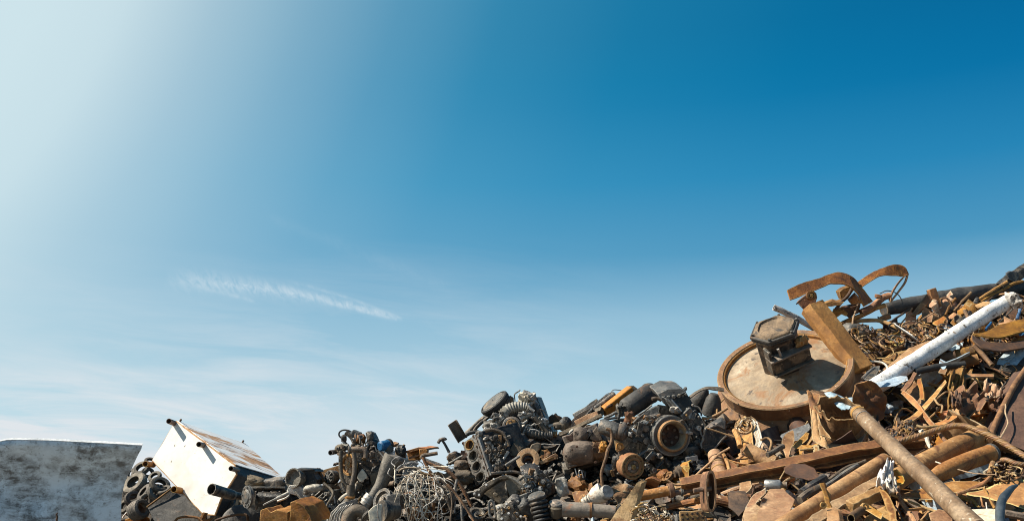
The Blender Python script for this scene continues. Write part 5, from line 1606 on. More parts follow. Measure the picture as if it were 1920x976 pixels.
    p.hose('pipe', [(118, 900, .06), (300, 906, .08)], [48, 46], 'pipe_rusted', n=26)
    p.hose('pipe_end', [(300, 906, .08), (458, 918, .10)], [42, 40], 'pipe_rusted', n=26)
    p.lathe('joint', (302, 906), p.w(458, 918, .1) - p.w(118, 900, .06), [(-8, 0), (-8, 49), (6, 49), (6, 0)], 'rust_brown', d=.08, n=26)
    p.done()
    one('wedge_plate', 'bright tan pointed plate standing up at the bottom edge in front of the shaft', 'plate', FE, (530, 850), 1.0, 'rust_bright',
        lambda t, m: m.prism(t.ws([(395, 1010, .05), (470, 900, .02), (540, 800, 0), (590, 728, -.02), (606, 738, -.02), (622, 732, -.02), (606, 790, 0), (585, 870, .03), (545, 1010, .06)]), V((.04, .03, .02))), bevel=.006)
    one('curled_sheet', 'curled brown sheet end behind the tip of the pointed plate', 'sheet', FE, (680, 730), .62, 'rust_brown',
        lambda t, m: m.sheet([[t.w(630 + 20 * j + 8 * i, 740 - 12 * math.sin(j * .9) - 12 * i, .1 * math.sin(i * .9)) for j in range(6)] for i in range(-3, 4)], .008), angle=60)
    s = Thing('drive_shaft', 'rusty drive shaft with a collar and thin rod lying under the truck engine', 'drive shaft', FE, (800, 800), .72)
    s.hose('tube', [(598, 820, .05), (795, 782, .05)], [31, 33], 'rust_tan', n=22)
    s.lathe('collar', (806, 780), s.w(1010, 770, .0) - s.w(600, 820, .05), [(-12, 22), (-12, 46), (14, 46), (22, 40), (22, 22)], 'rust_brown', d=.05, n=26)
    s.tube('rod', [(800, 800), (900, 790), (1015, 775)], 16, 'pipe_worn', d=.05, n=12)
    s.lathe('clamp', (884, 792), cv(1, .08, 0), [(-9, 0), (-9, 25), (9, 25), (9, 0)], 'iron_grey', d=.05, n=20)
    s.done()
    one('flat_strip', 'tan flat strip lying behind the thin rod of the drive shaft', 'flat strip', FE, (920, 735), .62, 'rust_tan',
        lambda t, m: m.ribbon(t.ws([(835, 742), (930, 728), (1015, 705)]), t.ws([(840, 768, .05), (930, 750, .05), (1018, 728, .05)]), .012))
    one('oval_bracket', 'oval brown strap bracket standing on edge right of the drive shaft', 'bracket', FE, (1040, 790), .85, 'rust_brown',
        lambda t, m: m.rings([[t.w(x, y, .02) + V((.02, -.05, 0)), t.w(x, y, .02) + V((.0, .06, 0)), t.w(1040 + (x - 1040) * .72, 785 + (y - 785) * .88, .0) + V((0, .06, 0)), t.w(1040 + (x - 1040) * .72, 785 + (y - 785) * .88, .02) + V((.02, -.05, 0))]
                              for x, y in [(1040 + 33 * math.copysign(abs(math.cos(a)) ** .7, math.cos(a)), 785 + 128 * math.sin(a)) for a in [i * math.pi / 18 for i in range(36)]]], closed_v=True))
    h = Thing('pipe_stub', 'short rusty pipe with a ragged open end pointing down right of the truck engine', 'pipe', FE, (1110, 620), .8)
    h.hose('pipe', [(1092, 548, -.04), (1132, 695, .14)], [45, 50], 'rust_tan', n=30, wall=.14)
    for q in (.25, .5, .72):
        h.lathe('band', (1092 + 40 * q, 548 + 147 * q), h.w(1132, 695, .14) - h.w(1092, 548, -.04), [(-3, 46), (-3, 50 + 2 * q), (4, 50 + 2 * q), (4, 46)], 'rust_brown', d=-.04 + .18 * q, closed=True, n=28)
    h.lump('plug', (1126, 672), (34, 30), 'rust_dark', d=.08, amp=.6)
    h.done()
    one('tan_rope', 'tan rope running from the dark box lid down to the drive shaft', 'rope', FE, (1000, 660), .82, 'rust_tan',
        lambda t, m: m.tube(t.ws([(1190, 505), (1120, 550), (1050, 610), (990, 665), (940, 712), (890, 742), (830, 740), (785, 712)]), 7 * t.k, 8))
    g = Thing('perforated_rail', 'tan perforated steel rail at the bottom edge left of the oval bracket', 'steel rail', FE, (940, 940), .95)
    g.slab('rail', [(860, 915), (1022, 900), (1030, 935), (1034, 1000), (870, 1010)], .03, 'rust_tan')
    for i in range(5):
        g.lathe('hole', (885 + i * 32, 935 - i * 3), cv(0, .1, 1), [(-4, 8), (3, 8), (3, 0)], 'rust_dark', d=.004, n=12)
        g.lathe('hole', (890 + i * 32, 965 - i * 3), cv(0, .1, 1), [(-4, 8), (3, 8), (3, 0)], 'rust_dark', d=.004, n=12)
    g.done()
    r2 = random.Random(8)
    w = Thing('wire_wool', 'tangle of fine tan wire at the bottom edge right of the pointed plate', 'wire tangle', FE, (650, 940), .95)
    for i in range(60):
        x, y = r2.uniform(570, 800), r2.uniform(890, 1010)
        a = r2.uniform(0, 6.28)
        R = r2.uniform(20, 60)
        pts = [(x + R * math.cos(a + j * .8), y + R * .7 * math.sin(a + j * .8), r2.uniform(-.03, .08)) for j in range(4)]
        w.tube('wire', pts, r2.uniform(2.5, 4.5), r2.choice(['rust_tan', 'rust_tan', 'rust_brown', 'cream']), n=5, sub=5, wob=0)
    w.done()


M['orange_paint'] = metal_mat('worn_orange_paint', [(.34, .15, .035), (.52, .25, .06), (.60, .33, .11)], 5, (.5, .8), 0, .3, patch=((.13, .085, .06), .54, .64, 9), vary=.1)
M['pipe_rusted'] = metal_mat('mottled_grey_rust', [(.12, .10, .085), (.22, .18, .14), (.33, .28, .22)], 5, (.5, .8), .1, .4, patch=((.32, .13, .05), .53, .62, 7), vary=.1)
M['rust_bright'] = metal_mat('bright_tan_rust', [(.26, .14, .052), (.44, .265, .115), (.58, .39, .205)], 6, (.7, .9), 0, .45, patch=((.20, .085, .03), .53, .66, 5), vary=.1, sat=1.15)
build_truck_engine()


# ================================================================== RAILWAY WHEEL and what stands round it
def build_wheel():
    t = Thing('railway_wheel', 'large rusty railway wheel tilted on the heap with an axle box standing on it', 'railway wheel', FP, (1470, 700), .50)
    n = cv(-.31, .855, .41)
    R = 129.0
    prof = [(-46, 0), (-46, R * 1.03), (-42, R * 1.065), (-34, R * 1.06), (-27, R * 1.0), (-22, R * .975), (-4, R * .985), (0, R * .975), (1, R * .93), (0, R * .885), (-4, R * .86), (-11, R * .84),
            (-13, R * .80), (-8, R * .66), (-5, R * .45), (-4, R * .30), (2, R * .27), (4, R * .2), (4, 0)]
    wh = t.lathe('tyre_rim', (1470, 689), n, [(-50, R * .8), (-50, R * 1.02), (-47, R * 1.05), (-41, R * 1.045), (-34, R * .985), (-28, R * .955), (-6, R * .975), (-1, R * .98), (1, R * .965), (0, R * .90), (-2, R * .885), (-6, R * .875), (-36, R * .875)], 'wheel_rust', n=96, closed=True)
    t.lathe('web', (1470, 689), n, [(-40, 0), (-40, R * .875), (-6, R * .88), (-8, R * .865), (-9, R * .83), (-7, R * .76), (-3, R * .62), (-1, R * .45), (0, R * .34), (3, R * .27), (4, R * .2), (4, 0)], 'wheel_web', n=96)
    t.lathe('rim_ring', (1470, 689), n, [(-6, R * .874), (-1.5, R * .884), (-3, R * .868), (-8.5, R * .858)], 'rust_brown', wh, closed=True, n=96)
    t.done()
    WC = t.w(1470, 689)
    k = t.k
    # axle box: stands on the wheel, a thing of its own
    a = Thing('axle_box', 'black cast axle box with a dusty bolted lid standing on the railway wheel', 'axle box', FG, (640, 760), .6)
    a.Y = t.Y
    a.k = k * .2459
    ex = n.cross(V((0, 0, 1))).cross(n) * 0
    su, sv = perp(n, V((0, 1, 0)))
    K = a.k * 1.18
    c0 = t.w(1470, 689) + n * .01

    def pt(u, v, h):
        return c0 + su * u * K + sv * v * K + n * h * K * .92
    # orient su to the right of the picture
    su = cv(.92, .40, -.108)
    su = (su - n * su.dot(n)).normalized()
    sv = su.cross(n)
    if sv.y > 0:
        sv = -sv
    oct_ = [(math.cos(i * math.pi / 3 + .15), math.sin(i * math.pi / 3 + .15)) for i in range(6)]
    a.part('column', MB().loft([pt(x * 132, y * 118, 0) for x, y in oct_], [pt(x * 142, y * 128, 300) for x, y in oct_]), 'iron_black', bevel=.012)
    a.part('collar', MB().loft([pt(x * 150, y * 140, 268) for x, y in oct_], [pt(x * 166, y * 152, 300) for x, y in oct_]), 'iron_black', bevel=.008)
    lid = a.part('lid', MB().loft([pt(x * 168, y * 152, 304) for x, y in oct_], [pt(x * 168, y * 152, 328) for x, y in oct_]), 'tank_grey', bevel=.008)
    def hexr(th):
        ph = (th - .15) % (math.pi / 3) - math.pi / 6
        return .866 / math.cos(ph)
    dome = MB()
    rings = []
    for j in range(7):
        q = j / 6
        rr = 1 - .28 * q ** 1.5
        rings.append([pt(math.cos(th) * 150 * hexr(th) * rr * (1 + .12 * mnoise.noise(V((th * 2, q * 3, 1)))), math.sin(th) * 136 * hexr(th) * rr, 327 + 26 * q ** .6 - (18 if j == 6 else 0) + 8 * mnoise.noise(V((math.cos(th) * 2, math.sin(th) * 2, q * 2)))) for th in [i * math.pi / 12 for i in range(24)]])
    dome.rings(rings, cap1=True)
    a.part('lid_dome', dome, 'lid_dust', lid, angle=50)
    for x, y in oct_:
        a.part('bolt', MB().bolt(pt(x * 148, y * 134, 328), n, 9 * K, 12 * K), 'iron_black', lid)
    # guide flanges on the front face
    vdir = 1
    def box(name, u0, u1, v0, v1, h0, h1, mat, par=None):
        return a.part(name, MB().loft([pt(u0, v0, h0), pt(u1, v0, h0), pt(u1, v1, h0), pt(u0, v1, h0)], [pt(u0, v0, h1), pt(u1, v0, h1), pt(u1, v1, h1), pt(u0, v1, h1)]), mat, par, bevel=.006)
    F = vdir
    box('guide_block', -124, 136, F * 80, F * 148, 80, 190, 'iron_black')
    box('guide_flange', -140, 146, F * 80, F * 172, 186, 202, 'iron_brown')
    box('guide_flange', -132, 142, F * 80, F * 172, 70, 84, 'iron_brown')
    box('corner_rib', -136, -118, F * 70, F * 150, 84, 270, 'iron_black')
    a.part('bright_pin', MB().tube([pt(-60, F * 150, 205), pt(-70, F * 152, 275)], 9 * K, 8, 1), 'steel')
    a.part('dirt_clod', MB().blob(pt(110, F * 120, 232), su * 45 * K, sv * 36 * K, n * 30 * K, .7, 5, 14, 9), 'rust_tan')
    a.done()

    # channel beam leaning on the wheel
    b = Thing('channel_beam', 'heavy rusty channel beam with an eyelet leaning over the right side of the railway wheel', 'steel beam', FG, (1090, 620), .62)
    p0, p1 = b.w(912, 375, .24), b.w(1290, 862, .42)
    ax = (p1 - p0).normalized()
    faceN = cv(.35, .45, .8)
    faceN = (faceN - ax * faceN.dot(ax)).normalized()
    side = ax.cross(faceN).normalized()
    if side.x < 0:
        side = -side
    K2 = b.k
    sec = [(-96, -16), (-58, 40), (78, 40), (86, 12), (86, -66), (-72, -76)]
    b.part('beam', MB().loft([p0 + (side * x + faceN * y) * K2 for x, y in sec], [p1 + (side * x + faceN * y) * K2 for x, y in sec]), 'beam_rust', bevel=.010, rough=.006)
    cheek = [(790, 352), (850, 300), (900, 266), (935, 280), (945, 315), (930, 360), (870, 436)]
    b.slab('cheek_plate', cheek, .05, 'rust_brown', d=.22, dirv=(.3, 1, .1))
    b.lathe('eyelet', (897, 300), cv(.1, .25, .95), [(-10, 38), (12, 38), (14, 32), (14, 22), (-10, 20)], 'rust_brown', d=.25, closed=True, n=26)
    b.lathe('eyelet_pin', (897, 300), cv(.1, .25, .95), [(-10, 16), (14, 14), (16, 0)], 'rust_tan', d=.25, n=18)
    b.slab('thin_edge', [(782, 360), (880, 283), (884, 290), (790, 368)], .02, 'rust_dark', d=.25)
    b.done()

    # leaf straps bowing against the sky
    s = Thing('spring_strap', 'left of the two wide rusty steel straps bowing against the sky above the railway wheel', 'steel strap', FG, (1050, 200), .35, 'bowed steel straps on the skyline')
    s.part('strap', MB().ribbon(s.ws([(712, 258, .32), (800, 215, .28), (920, 180, .2), (1050, 140, .1), (1130, 126, .05), (1195, 150, .0), (1245, 200, -.03), (1300, 262, -.04), (1365, 350, -.05)]),
                                s.ws([(735, 336, .36), (830, 298, .33), (930, 258, .27), (1030, 213, .20), (1100, 205, .18), (1160, 216, .16), (1212, 244, .16), (1255, 300, .14), (1295, 388, .12)]), .014), 'rust_brown', rough=.008)
    s.done()
    s = Thing('spring_strap', 'right of the two wide rusty steel straps bowing against the sky, with a pointed bend', 'steel strap', FH, (250, 140), .25, 'bowed steel straps on the skyline')
    s.part('strap', MB().ribbon(s.ws([(20, 205, .1), (100, 152, .06), (200, 104, .0), (290, 70, -.05), (350, 68, -.08), (395, 90, -.08), (422, 135, -.06)]),
                                s.ws([(62, 238, .14), (130, 190, .12), (205, 155, .08), (290, 146, .03), (340, 148, 0), (380, 152, -.02), (402, 150, -.02)]), .012), 'rust_brown', rough=.007)
    s.part('return_leg', MB().ribbon(s.ws([(405, 142, -.05), (350, 190, -.04), (290, 275, 0), (270, 340, .02)]), s.ws([(392, 152, .0), (340, 215, 0), (300, 285, .03), (285, 345, .05)]), .010), 'rust_brown')
    s.part('return_leg', MB().ribbon(s.ws([(420, 135, -.08), (400, 200, -.06), (350, 270, -.03), (290, 345, 0)]), s.ws([(405, 152, -.04), (385, 205, -.02), (335, 275, .0), (275, 352, .04)]), .010), 'rust_tan')
    s.done()
    one('peeling_pipe', 'thin pipe with peeling pale paint sticking out left behind the channel beam', 'pipe', FG, (760, 460), .2, 'bark',
        lambda t, m: m.pipe(t.ws([(612, 390, .1), (700, 432, .08), (800, 480, .04), (920, 545, .0), (980, 575, 0)]), [23 * t.k, 25 * t.k], .3, 14))
    # angled plates and tubes under the straps
    defs = [
        ('folded_plate', 'brown folded plate under the bend of the left steel strap', 'plate', 'rust_brown', [(1108, 272), (1140, 250), (1200, 228), (1232, 240), (1165, 338), (1128, 335)], .16),
        ('folded_plate', 'small tan triangular plate under the left steel strap', 'plate', 'rust_tan', [(1188, 342), (1242, 288), (1300, 362), (1212, 368)], .12),
        ('rusty_chunk', 'rusty chunk lying left below the folded plate under the straps', 'scrap chunk', 'rust_brown', [(995, 362), (1060, 342), (1090, 352), (1150, 345), (1120, 375), (1060, 385), (1010, 388)], .10),
        ('hooked_piece', 'tan hooked piece between the straps and the pale tubes', 'scrap piece', 'rust_tan', [(1060, 430), (1140, 415), (1178, 440), (1170, 460), (1130, 445), (1090, 470), (1065, 465)], .05),
        ('dark_plate', 'dark rusty plate wedge behind the hooked piece', 'plate', 'rust_dark', [(1130, 400), (1270, 372), (1262, 440), (1190, 475), (1150, 440)], .12),
    ]
    for nm, lab, cat, mt, poly, th in defs:
        one(nm, lab, cat, FG, poly[0], .22, mt, lambda t, m: m.prism(t.ws(poly), V((.03, th, .05))), bevel=.006)
    tb = [
        (FG, [(1215, 232), (1180, 300), (1130, 350), (1085, 400)], 12, 'rust_dark', 'dark rod crossing under the bend of the left steel strap'),
        (FH, [(-100, 520), (60, 455), (150, 405), (238, 372)], 18, 'rust_tan', 'tan tube rising to the end of the big grey pipe'),
        (FH, [(-110, 528), (20, 498), (120, 490), (200, 492), (270, 512), (350, 552)], 15, 'rust_tan', 'pale bent tube lying over the wire tangle below the big grey pipe'),
        (FH, [(60, 430), (140, 390), (220, 320), (275, 300)], 26, 'rust_brown', 'thick brown pipe pointing at the foot of the right steel strap'),
        (FH, [(185, 300), (182, 320)], 26, 'rust_brown', 'small round rusty bung below the right steel strap'),
        (FH, [(200, 285), (260, 262), (330, 285), (370, 330), (378, 375)], 4, 'iron_black', 'thin black wire bowing under the right steel strap'),
    ]
    for fr, pts, r, mt, lab in tb:
        one('tube', lab, 'tube', fr, pts[len(pts) // 2], .25, mt, lambda t, m: m.tube(t.ws(pts), r * t.k, 12, 5, wob=.08))
    t = Thing('grey_casting', 'dark grey casting with a round hole below the pale bent tube', 'casting', FG, (1240, 570), .25)
    t.lump('casting', (1240, 575), (95, 62), 'iron_grey', amp=.3, box=.3, rot=-.2)
    t.lathe('hole', (1228, 570), cv(-.1, .2, 1), [(-4, 26), (22, 24), (22, 14), (4, 12), (4, 0)], 'rust_brown', d=.17, n=22)
    t.done()
    one('white_cable', 'short white cable loop beside the lower end of the channel beam', 'cable', FH, (200, 810), .6, 'wire_pale',
        lambda t, m: m.tube(t.ws([(120, 800), (170, 800), (220, 812), (250, 835), (262, 860)]), 8 * t.k, 8))
    one('grey_wedge', 'grey wedge shaped plate at the foot of the channel beam', 'plate', FH, (140, 890), .62, 'iron_grey',
        lambda t, m: m.prism(t.ws([(80, 945), (140, 860), (195, 845), (190, 875), (125, 955)]), V((.03, .08, .03))), bevel=.008)

    # pipes on the crest
    p = Thing('grey_pipe', 'big charred grey pipe lying along the crest of the heap', 'pipe', FH, (600, 380), .02)
    p.part('pipe', MB().tube(p.ws([(232, 408, .1), (420, 372, .05), (650, 335, .0), (900, 290, -.05), (1120, 262, -.15), (1330, 235, -.3)]), [44 * p.k, 58 * p.k, 66 * p.k, 66 * p.k, 60 * p.k, 55 * p.k], 24, 6, wob=.12), 'tank_grey')
    p.lathe('mouth', (236, 408), p.w(232, 408, .1) - p.w(420, 372, .05), [(-6, 0), (-6, 47), (6, 47), (6, 36), (-2, 34), (-2, 0)], 'iron_brown', d=.1, n=24)
    p.done()
    one('dark_beam', 'black ragged beam end rising out of the picture at the upper right corner', 'beam', FH, (1250, 140), .0, 'iron_black',
        lambda t, m: m.sweep(t.ws([(1120, 235, .0), (1180, 185, .0), (1260, 130, -.05), (1420, 20, -.1)]), [(-30 * t.k, -42 * t.k), (30 * t.k, -42 * t.k), (34 * t.k, 30 * t.k), (0, 44 * t.k), (-30 * t.k, 30 * t.k)], cv(-.5, .8, .3), 2), bevel=.008)
    one('ragged_flap', 'black ragged flap hanging at the end of the black beam', 'flap', FH, (1200, 140), .08, 'iron_black',
        lambda t, m: m.prism(t.ws([(1172, 132), (1200, 115), (1245, 118), (1262, 150), (1230, 190), (1190, 175)]), V((.03, .08, .03))), bevel=.006)
    one('white_pipe', 'long white pipe with flaking paint lying across the right side of the heap', 'pipe', FH, (640, 680), .62, 'white_flaky',
        lambda t, m: m.pipe(t.ws([(120, 1022, .05), (400, 842, .05), (700, 648, .03), (960, 478, .0), (1218, 322, -.05)]), [62 * t.k, 57 * t.k], .16, 26))
    one('pipe_rag', 'torn pale rag of lagging at the upper end of the long white pipe', 'rag', FH, (1230, 350), .72, 'bark',
        lambda t, m: m.blob(t.w(1222, 340), cv(.8, .5, .2) * 48 * t.k, cv(-.5, .8, .1) * 66 * t.k, cv(0, 0, 1) * 60 * t.k, .55, 8, 20, 14, .2), angle=60)
    one('rust_plank', 'flat rusty plank lying along the lower side of the long white pipe', 'plank', FH, (400, 800), .52, 'rust_tan',
        lambda t, m: m.prism(t.ws([(118, 962, .05), (180, 900, .03), (420, 705, .0), (530, 660, -.02), (640, 632, -.02), (665, 640, 0), (560, 720, .02), (300, 890, .05), (160, 985, .06)]), V((.02, .05, -.03))), bevel=.006)
    b = Thing('bent_bracket', 'rusty bent steel bracket standing in front of the big grey pipe', 'bracket', FH, (560, 340), .18)
    b.slab('left_leg', [(432, 462, .05), (575, 262, .0), (592, 285, .02), (595, 330, .03), (488, 445, .08)], .08, 'rust_brown', dirv=(.8, .8, .2))
    b.slab('right_leg', [(578, 250), (632, 236), (656, 300), (678, 384), (624, 404), (600, 320)], .05, 'rust_orange', d=.03, dirv=(-.3, 1, 0))
    b.slab('leg_foot', [(623, 404), (678, 384), (672, 396), (630, 416)], .05, 'cream', d=.032)
    b.done()

    rods = [
        ([(660, 326), (705, 318), (730, 340), (752, 386)], 8, 'rust_orange', 'thin orange rod bent down right of the bent bracket'),
        ([(700, 450), (735, 380), (780, 318)], 10, 'rust_brown', 'rusty rod leaning right of the bent bracket'),
        ([(770, 420), (830, 345), (900, 275)], 10, 'rust_brown', 'rusty rod standing up against the big grey pipe'),
        ([(760, 575), (840, 480), (905, 400), (945, 325)], 17, 'iron_black', 'thick black hose running up beside the long white pipe'),
        ([(870, 465), (935, 390), (1000, 350)], 9, 'iron_black', 'black rod left of the thin orange chips'),
        ([(880, 385), (960, 325), (1060, 262), (1172, 198)], 11, 'rust_orange', 'long orange rod rising along the crest at the right'),
        ([(960, 360), (1050, 300), (1130, 262), (1210, 215), (1290, 190)], 12, 'rust_brown', 'long brown rod rising to the right picture edge above the white pipe'),
        ([(1000, 365), (1080, 300), (1150, 245)], 9, 'rust_dark', 'dark rod between the two long rods at the right'),
        ([(470, 520), (560, 460), (615, 425)], 5, 'rust_tan', 'thin pale rod below the bent bracket'),
        ([(350, 530), (400, 470), (445, 395)], 6, 'rust_tan', 'thin tan rod standing left of the bent bracket'),
        ([(290, 500), (360, 450), (430, 400)], 8, 'rust_dark', 'dark rod lying under the mouth of the big grey pipe'),
        ([(420, 725), (480, 670), (560, 640), (660, 625)], 8, 'rust_brown', 'curved brown rod lying above the flat rusty plank'),
        ([(500, 520), (540, 572), (552, 580)], 12, 'rust_orange', 'short orange rod below the bent bracket'),
        ([(600, 575), (640, 612)], 7, 'rust_tan', 'short tan rod above the middle of the long white pipe'),
        ([(700, 565), (735, 590)], 7, 'cream', 'tiny pale rod above the middle of the long white pipe'),
        ([(215, 740), (300, 715), (380, 685)], 14, 'rust_brown', 'brown bar lying right of the channel beam'),
        ([(300, 820), (330, 780), (350, 740)], 8, 'rust_dark', 'dark thin rod above the rusty plank'),
        ([(1250, 480), (1268, 420), (1282, 372)], 12, 'blue', 'short blue tube standing under the upper end of the white pipe'),
        ([(1010, 560), (1030, 530), (1050, 505)], 10, 'blue', 'small blue tube showing below the white pipe'),
    ]
    for pts, r, mt, lab in rods:
        one('rod', lab, 'rod', FH, pts[len(pts) // 2], .3, mt, lambda t, m: m.tube(t.ws(pts), r * t.k, 9, 5, wob=.08))
    flats = [
        ('blue_strip', 'long blue painted strip lying along the upper side of the white pipe', 'strip', 'blue', [(862, 500), (960, 415), (1060, 355), (1165, 308), (1160, 330), (1030, 395), (930, 462), (880, 495)], .28, .05),
        ('painted_sheet', 'pale blue panel under the dark straps at the right edge', 'panel', 'blue_pale', [(1090, 825), (1150, 728), (1215, 712), (1225, 760), (1160, 830)], .45, .03),
        ('painted_sheet', 'grey blue ribbed panel beside the pale blue panel at the right edge', 'panel', 'blue_pale', [(1165, 832), (1235, 745), (1300, 700), (1310, 760), (1250, 830)], .42, .03),
        ('blue_patch', 'small bright blue plate at the right edge between the dark straps', 'plate', 'blue', [(1262, 575), (1330, 555), (1330, 605), (1275, 612)], .35, .02),
        ('orange_chip', 'bright orange flake right of the black hose by the white pipe', 'flake', 'orange_paint', [(788, 422), (820, 405), (862, 398), (850, 425), (800, 445)], .35, .03),
        ('orange_chip', 'long orange flake on the skyline rods at the right', 'flake', 'orange_paint', [(930, 378), (980, 358), (1042, 352), (1000, 375), (945, 390)], .4, .03),
        ('orange_chip', 'orange flake below the rod that leans right of the bent bracket', 'flake', 'orange_paint', [(728, 460), (760, 436), (785, 445), (760, 470), (738, 476)], .34, .03),
        ('rust_flake', 'large orange rust flake left of the black hose', 'flake', 'rust_orange', [(600, 520), (650, 490), (690, 462), (712, 480), (690, 525), (640, 540)], .33, .04),
        ('rust_flake', 'small orange rust flake above the middle of the white pipe', 'flake', 'rust_orange', [(560, 590), (590, 550), (605, 565), (590, 600)], .4, .03),
        ('can', 'dusty can lying behind the black hose', 'can', 'iron_brown', [(765, 455), (800, 440), (838, 480), (820, 510), (780, 500)], .28, .1),
        ('red_plate', 'orange brown plate standing in the wire tangle below the big grey pipe', 'plate', 'rust_orange', [(270, 640), (300, 575), (345, 590), (380, 655), (330, 690)], .3, .02),
        ('square_plate', 'tan square plate at the left end of the big grey pipe', 'plate', 'rust_tan', [(195, 470), (270, 442), (285, 480), (210, 500)], .25, .03),
        ('brown_sheet', 'broad brown sheet lying under the wire tangle', 'sheet', 'rust_brown', [(215, 800), (280, 750), (400, 720), (380, 770), (280, 830)], .4, .02),
        ('white_chip', 'small white chip stuck under the middle of the long white pipe', 'chip', 'cream', [(738, 715), (770, 698), (782, 708), (750, 728)], .6, .02),
        ('grey_rag', 'grey blue rag hanging under the white pipe', 'rag', 'blue_pale', [(645, 830), (655, 800), (690, 815), (694, 860), (672, 868)], .62, .02),
        ('tan_block', 'small tan block below the white pipe', 'block', 'rust_tan', [(645, 895), (660, 868), (710, 870), (700, 905)], .62, .05),
        ('pale_blue_can', 'pale blue rounded sheet end at the lower end of the white pipe', 'sheet', 'blue_pale', [(150, 975), (260, 945), (360, 925), (410, 928), (420, 945), (330, 985), (200, 1000)], .74, .08),
    ]
    for nm, lab, cat, mt, poly, lf, th in flats:
        one(nm, lab, cat, FH, poly[len(poly) // 2], lf, mt, lambda t, m: m.prism(t.ws(poly), V((.02, th, .02))), bevel=.005)
    # dark curved straps at the right edge
    one('curved_strap', 'broad dark curved strap at the right edge below the white pipe', 'strap', FH, (1120, 570), .58, 'rust_brown',
        lambda t, m: m.ribbon(t.ws([(910, 596, .1), (1000, 585, .08), (1100, 535, .0), (1200, 505, -.05), (1330, 470, -.1)]), t.ws([(1000, 612, .12), (1060, 622, .12), (1130, 618, .1), (1220, 598, .05), (1330, 565, 0)]), .015))
    one('curved_strap', 'dark curved strap looping under the broad one at the right edge', 'strap', FH, (1100, 690), .56, 'rust_dark',
        lambda t, m: m.ribbon(t.ws([(905, 605, .12), (960, 640, .12), (1060, 662, .08), (1180, 660, .0), (1330, 640, -.1)]), t.ws([(912, 640, .16), (985, 702, .16), (1090, 725, .14), (1190, 718, .08), (1330, 700, 0)]), .015))
    one('small_pipe', 'short rusty pipe with an open end pointing left under the dark straps', 'pipe', FH, (960, 740), .66, 'rust_brown',
        lambda t, m: m.pipe(t.ws([(918, 682, .1), (985, 748, .04), (1060, 830, .0)]), [17 * t.k, 18 * t.k], .3, 14))
    one('pipe_elbow', 'small brown pipe elbow above the short open pipe', 'pipe', FH, (915, 640), .66, 'rust_brown',
        lambda t, m: m.tube(t.ws([(905, 625), (925, 650), (960, 672)]), 16 * t.k, 10))
    for (c, rx, ry, lab) in (((835, 745), 85, 42, 'brown curved shell under the middle of the white pipe'), ((870, 800), 78, 36, 'second brown shell lying just below the first one'), ((720, 770), 58, 34, 'dark hollow shell left of the brown shells')):
        one('curved_shell', lab, 'shell', FH, c, .5, 'rust_brown' if c[0] > 800 else 'rust_dark',
            lambda t, m: m.lathe(t.w(*c), cv(.9, .25, .3), [(-rx * t.k, ry * t.k), (rx * t.k, ry * 1.1 * t.k), (rx * t.k, ry * .95 * t.k), (-rx * t.k, ry * .85 * t.k)], 24, closed=True))
    one('black_hose', 'thick black hose lying under the brown shells', 'hose', FH, (650, 840), .6, 'rubber',
        lambda t, m: m.tube(t.ws([(470, 885), (560, 862), (680, 838), (850, 822)]), 26 * t.k, 14))
    s = Thing('wire_coil', 'loose coil of thin shiny wire below the bent bracket', 'wire coil', FH, (420, 580), .5)
    pts = []
    for i in range(120):
        th = i * .55
        q = i / 120
        c = s.w(345 + 130 * q, 545 + 85 * q, 0)
        pts.append(c + (cv(.5, -.6, .5) * math.cos(th) * 60 + cv(-.5, .3, .8) * math.sin(th) * 45) * s.k)
    s.part('coil', MB().tube(pts, 3.6 * s.k, 6, 1), 'steel', angle=60)
    s.done()
    r2 = random.Random(21)
    for (x0, x1, y0, y1, num, lab) in ((40, 330, 540, 720, 40, 'snarl of brown wire right of the channel beam below the pale bent tube'), (330, 560, 540, 690, 34, 'snarl of dark wire round the loose shiny coil'),
                                       (560, 760, 560, 650, 14, 'snarl of brown wire above the middle of the white pipe')):
        w = Thing('wire_snarl', lab, 'wire tangle', FH, ((x0 + x1) / 2, (y0 + y1) / 2), .42)
        for i in range(num):
            x, y = r2.uniform(x0, x1), r2.uniform(y0, y1)
            a = r2.uniform(0, 6.28)
            R = r2.uniform(25, 90)
            bend = r2.uniform(.3, 1.0)
            pp = [(x + R * math.cos(a + j * bend) * (1 + .2 * j), y + R * .7 * math.sin(a + j * bend), r2.uniform(-.08, .1)) for j in range(4)]
            w.tube('wire', pp, r2.uniform(2.5, 6.5), r2.choice(['rust_brown', 'rust_dark', 'rust_tan', 'rust_brown', 'iron_black']), n=5, sub=5, wob=0)
        w.done()


M['lid_dust'] = metal_mat('dusty_iron_lid', [(.09, .066, .044), (.23, .17, .105), (.40, .29, .18)], 7, (.6, .9), .1, .6, patch=((.05, .045, .04), .52, .62, 9), vary=.05)
M['wheel_web'] = metal_mat('stained_wheel_web', [(.15, .09, .046), (.33, .245, .155), (.49, .40, .285)], 3.2, (.6, .9), .0, .5, 35, patch=((.25, .125, .05), .52, .62, 3.5), speck=((.10, .075, .055), .60, .66, 9), vary=.05)
M['wheel_rust'] = metal_mat('wheel_rim_rust', [(.12, .064, .027), (.27, .15, .062), (.44, .275, .125)], 5, (.55, .85), .1, .45, patch=((.11, .07, .045), .52, .64, 5), speck=((.58, .48, .36), .66, .72, 26), vary=.05, edge=.3, sat=1.15)
M['beam_rust'] = metal_mat('golden_beam_rust', [(.24, .105, .030), (.42, .20, .055), (.54, .30, .10)], 5, (.6, .85), .05, .4, patch=((.15, .07, .03), .58, .70, 7), vary=.05, sat=1.25)
build_wheel()


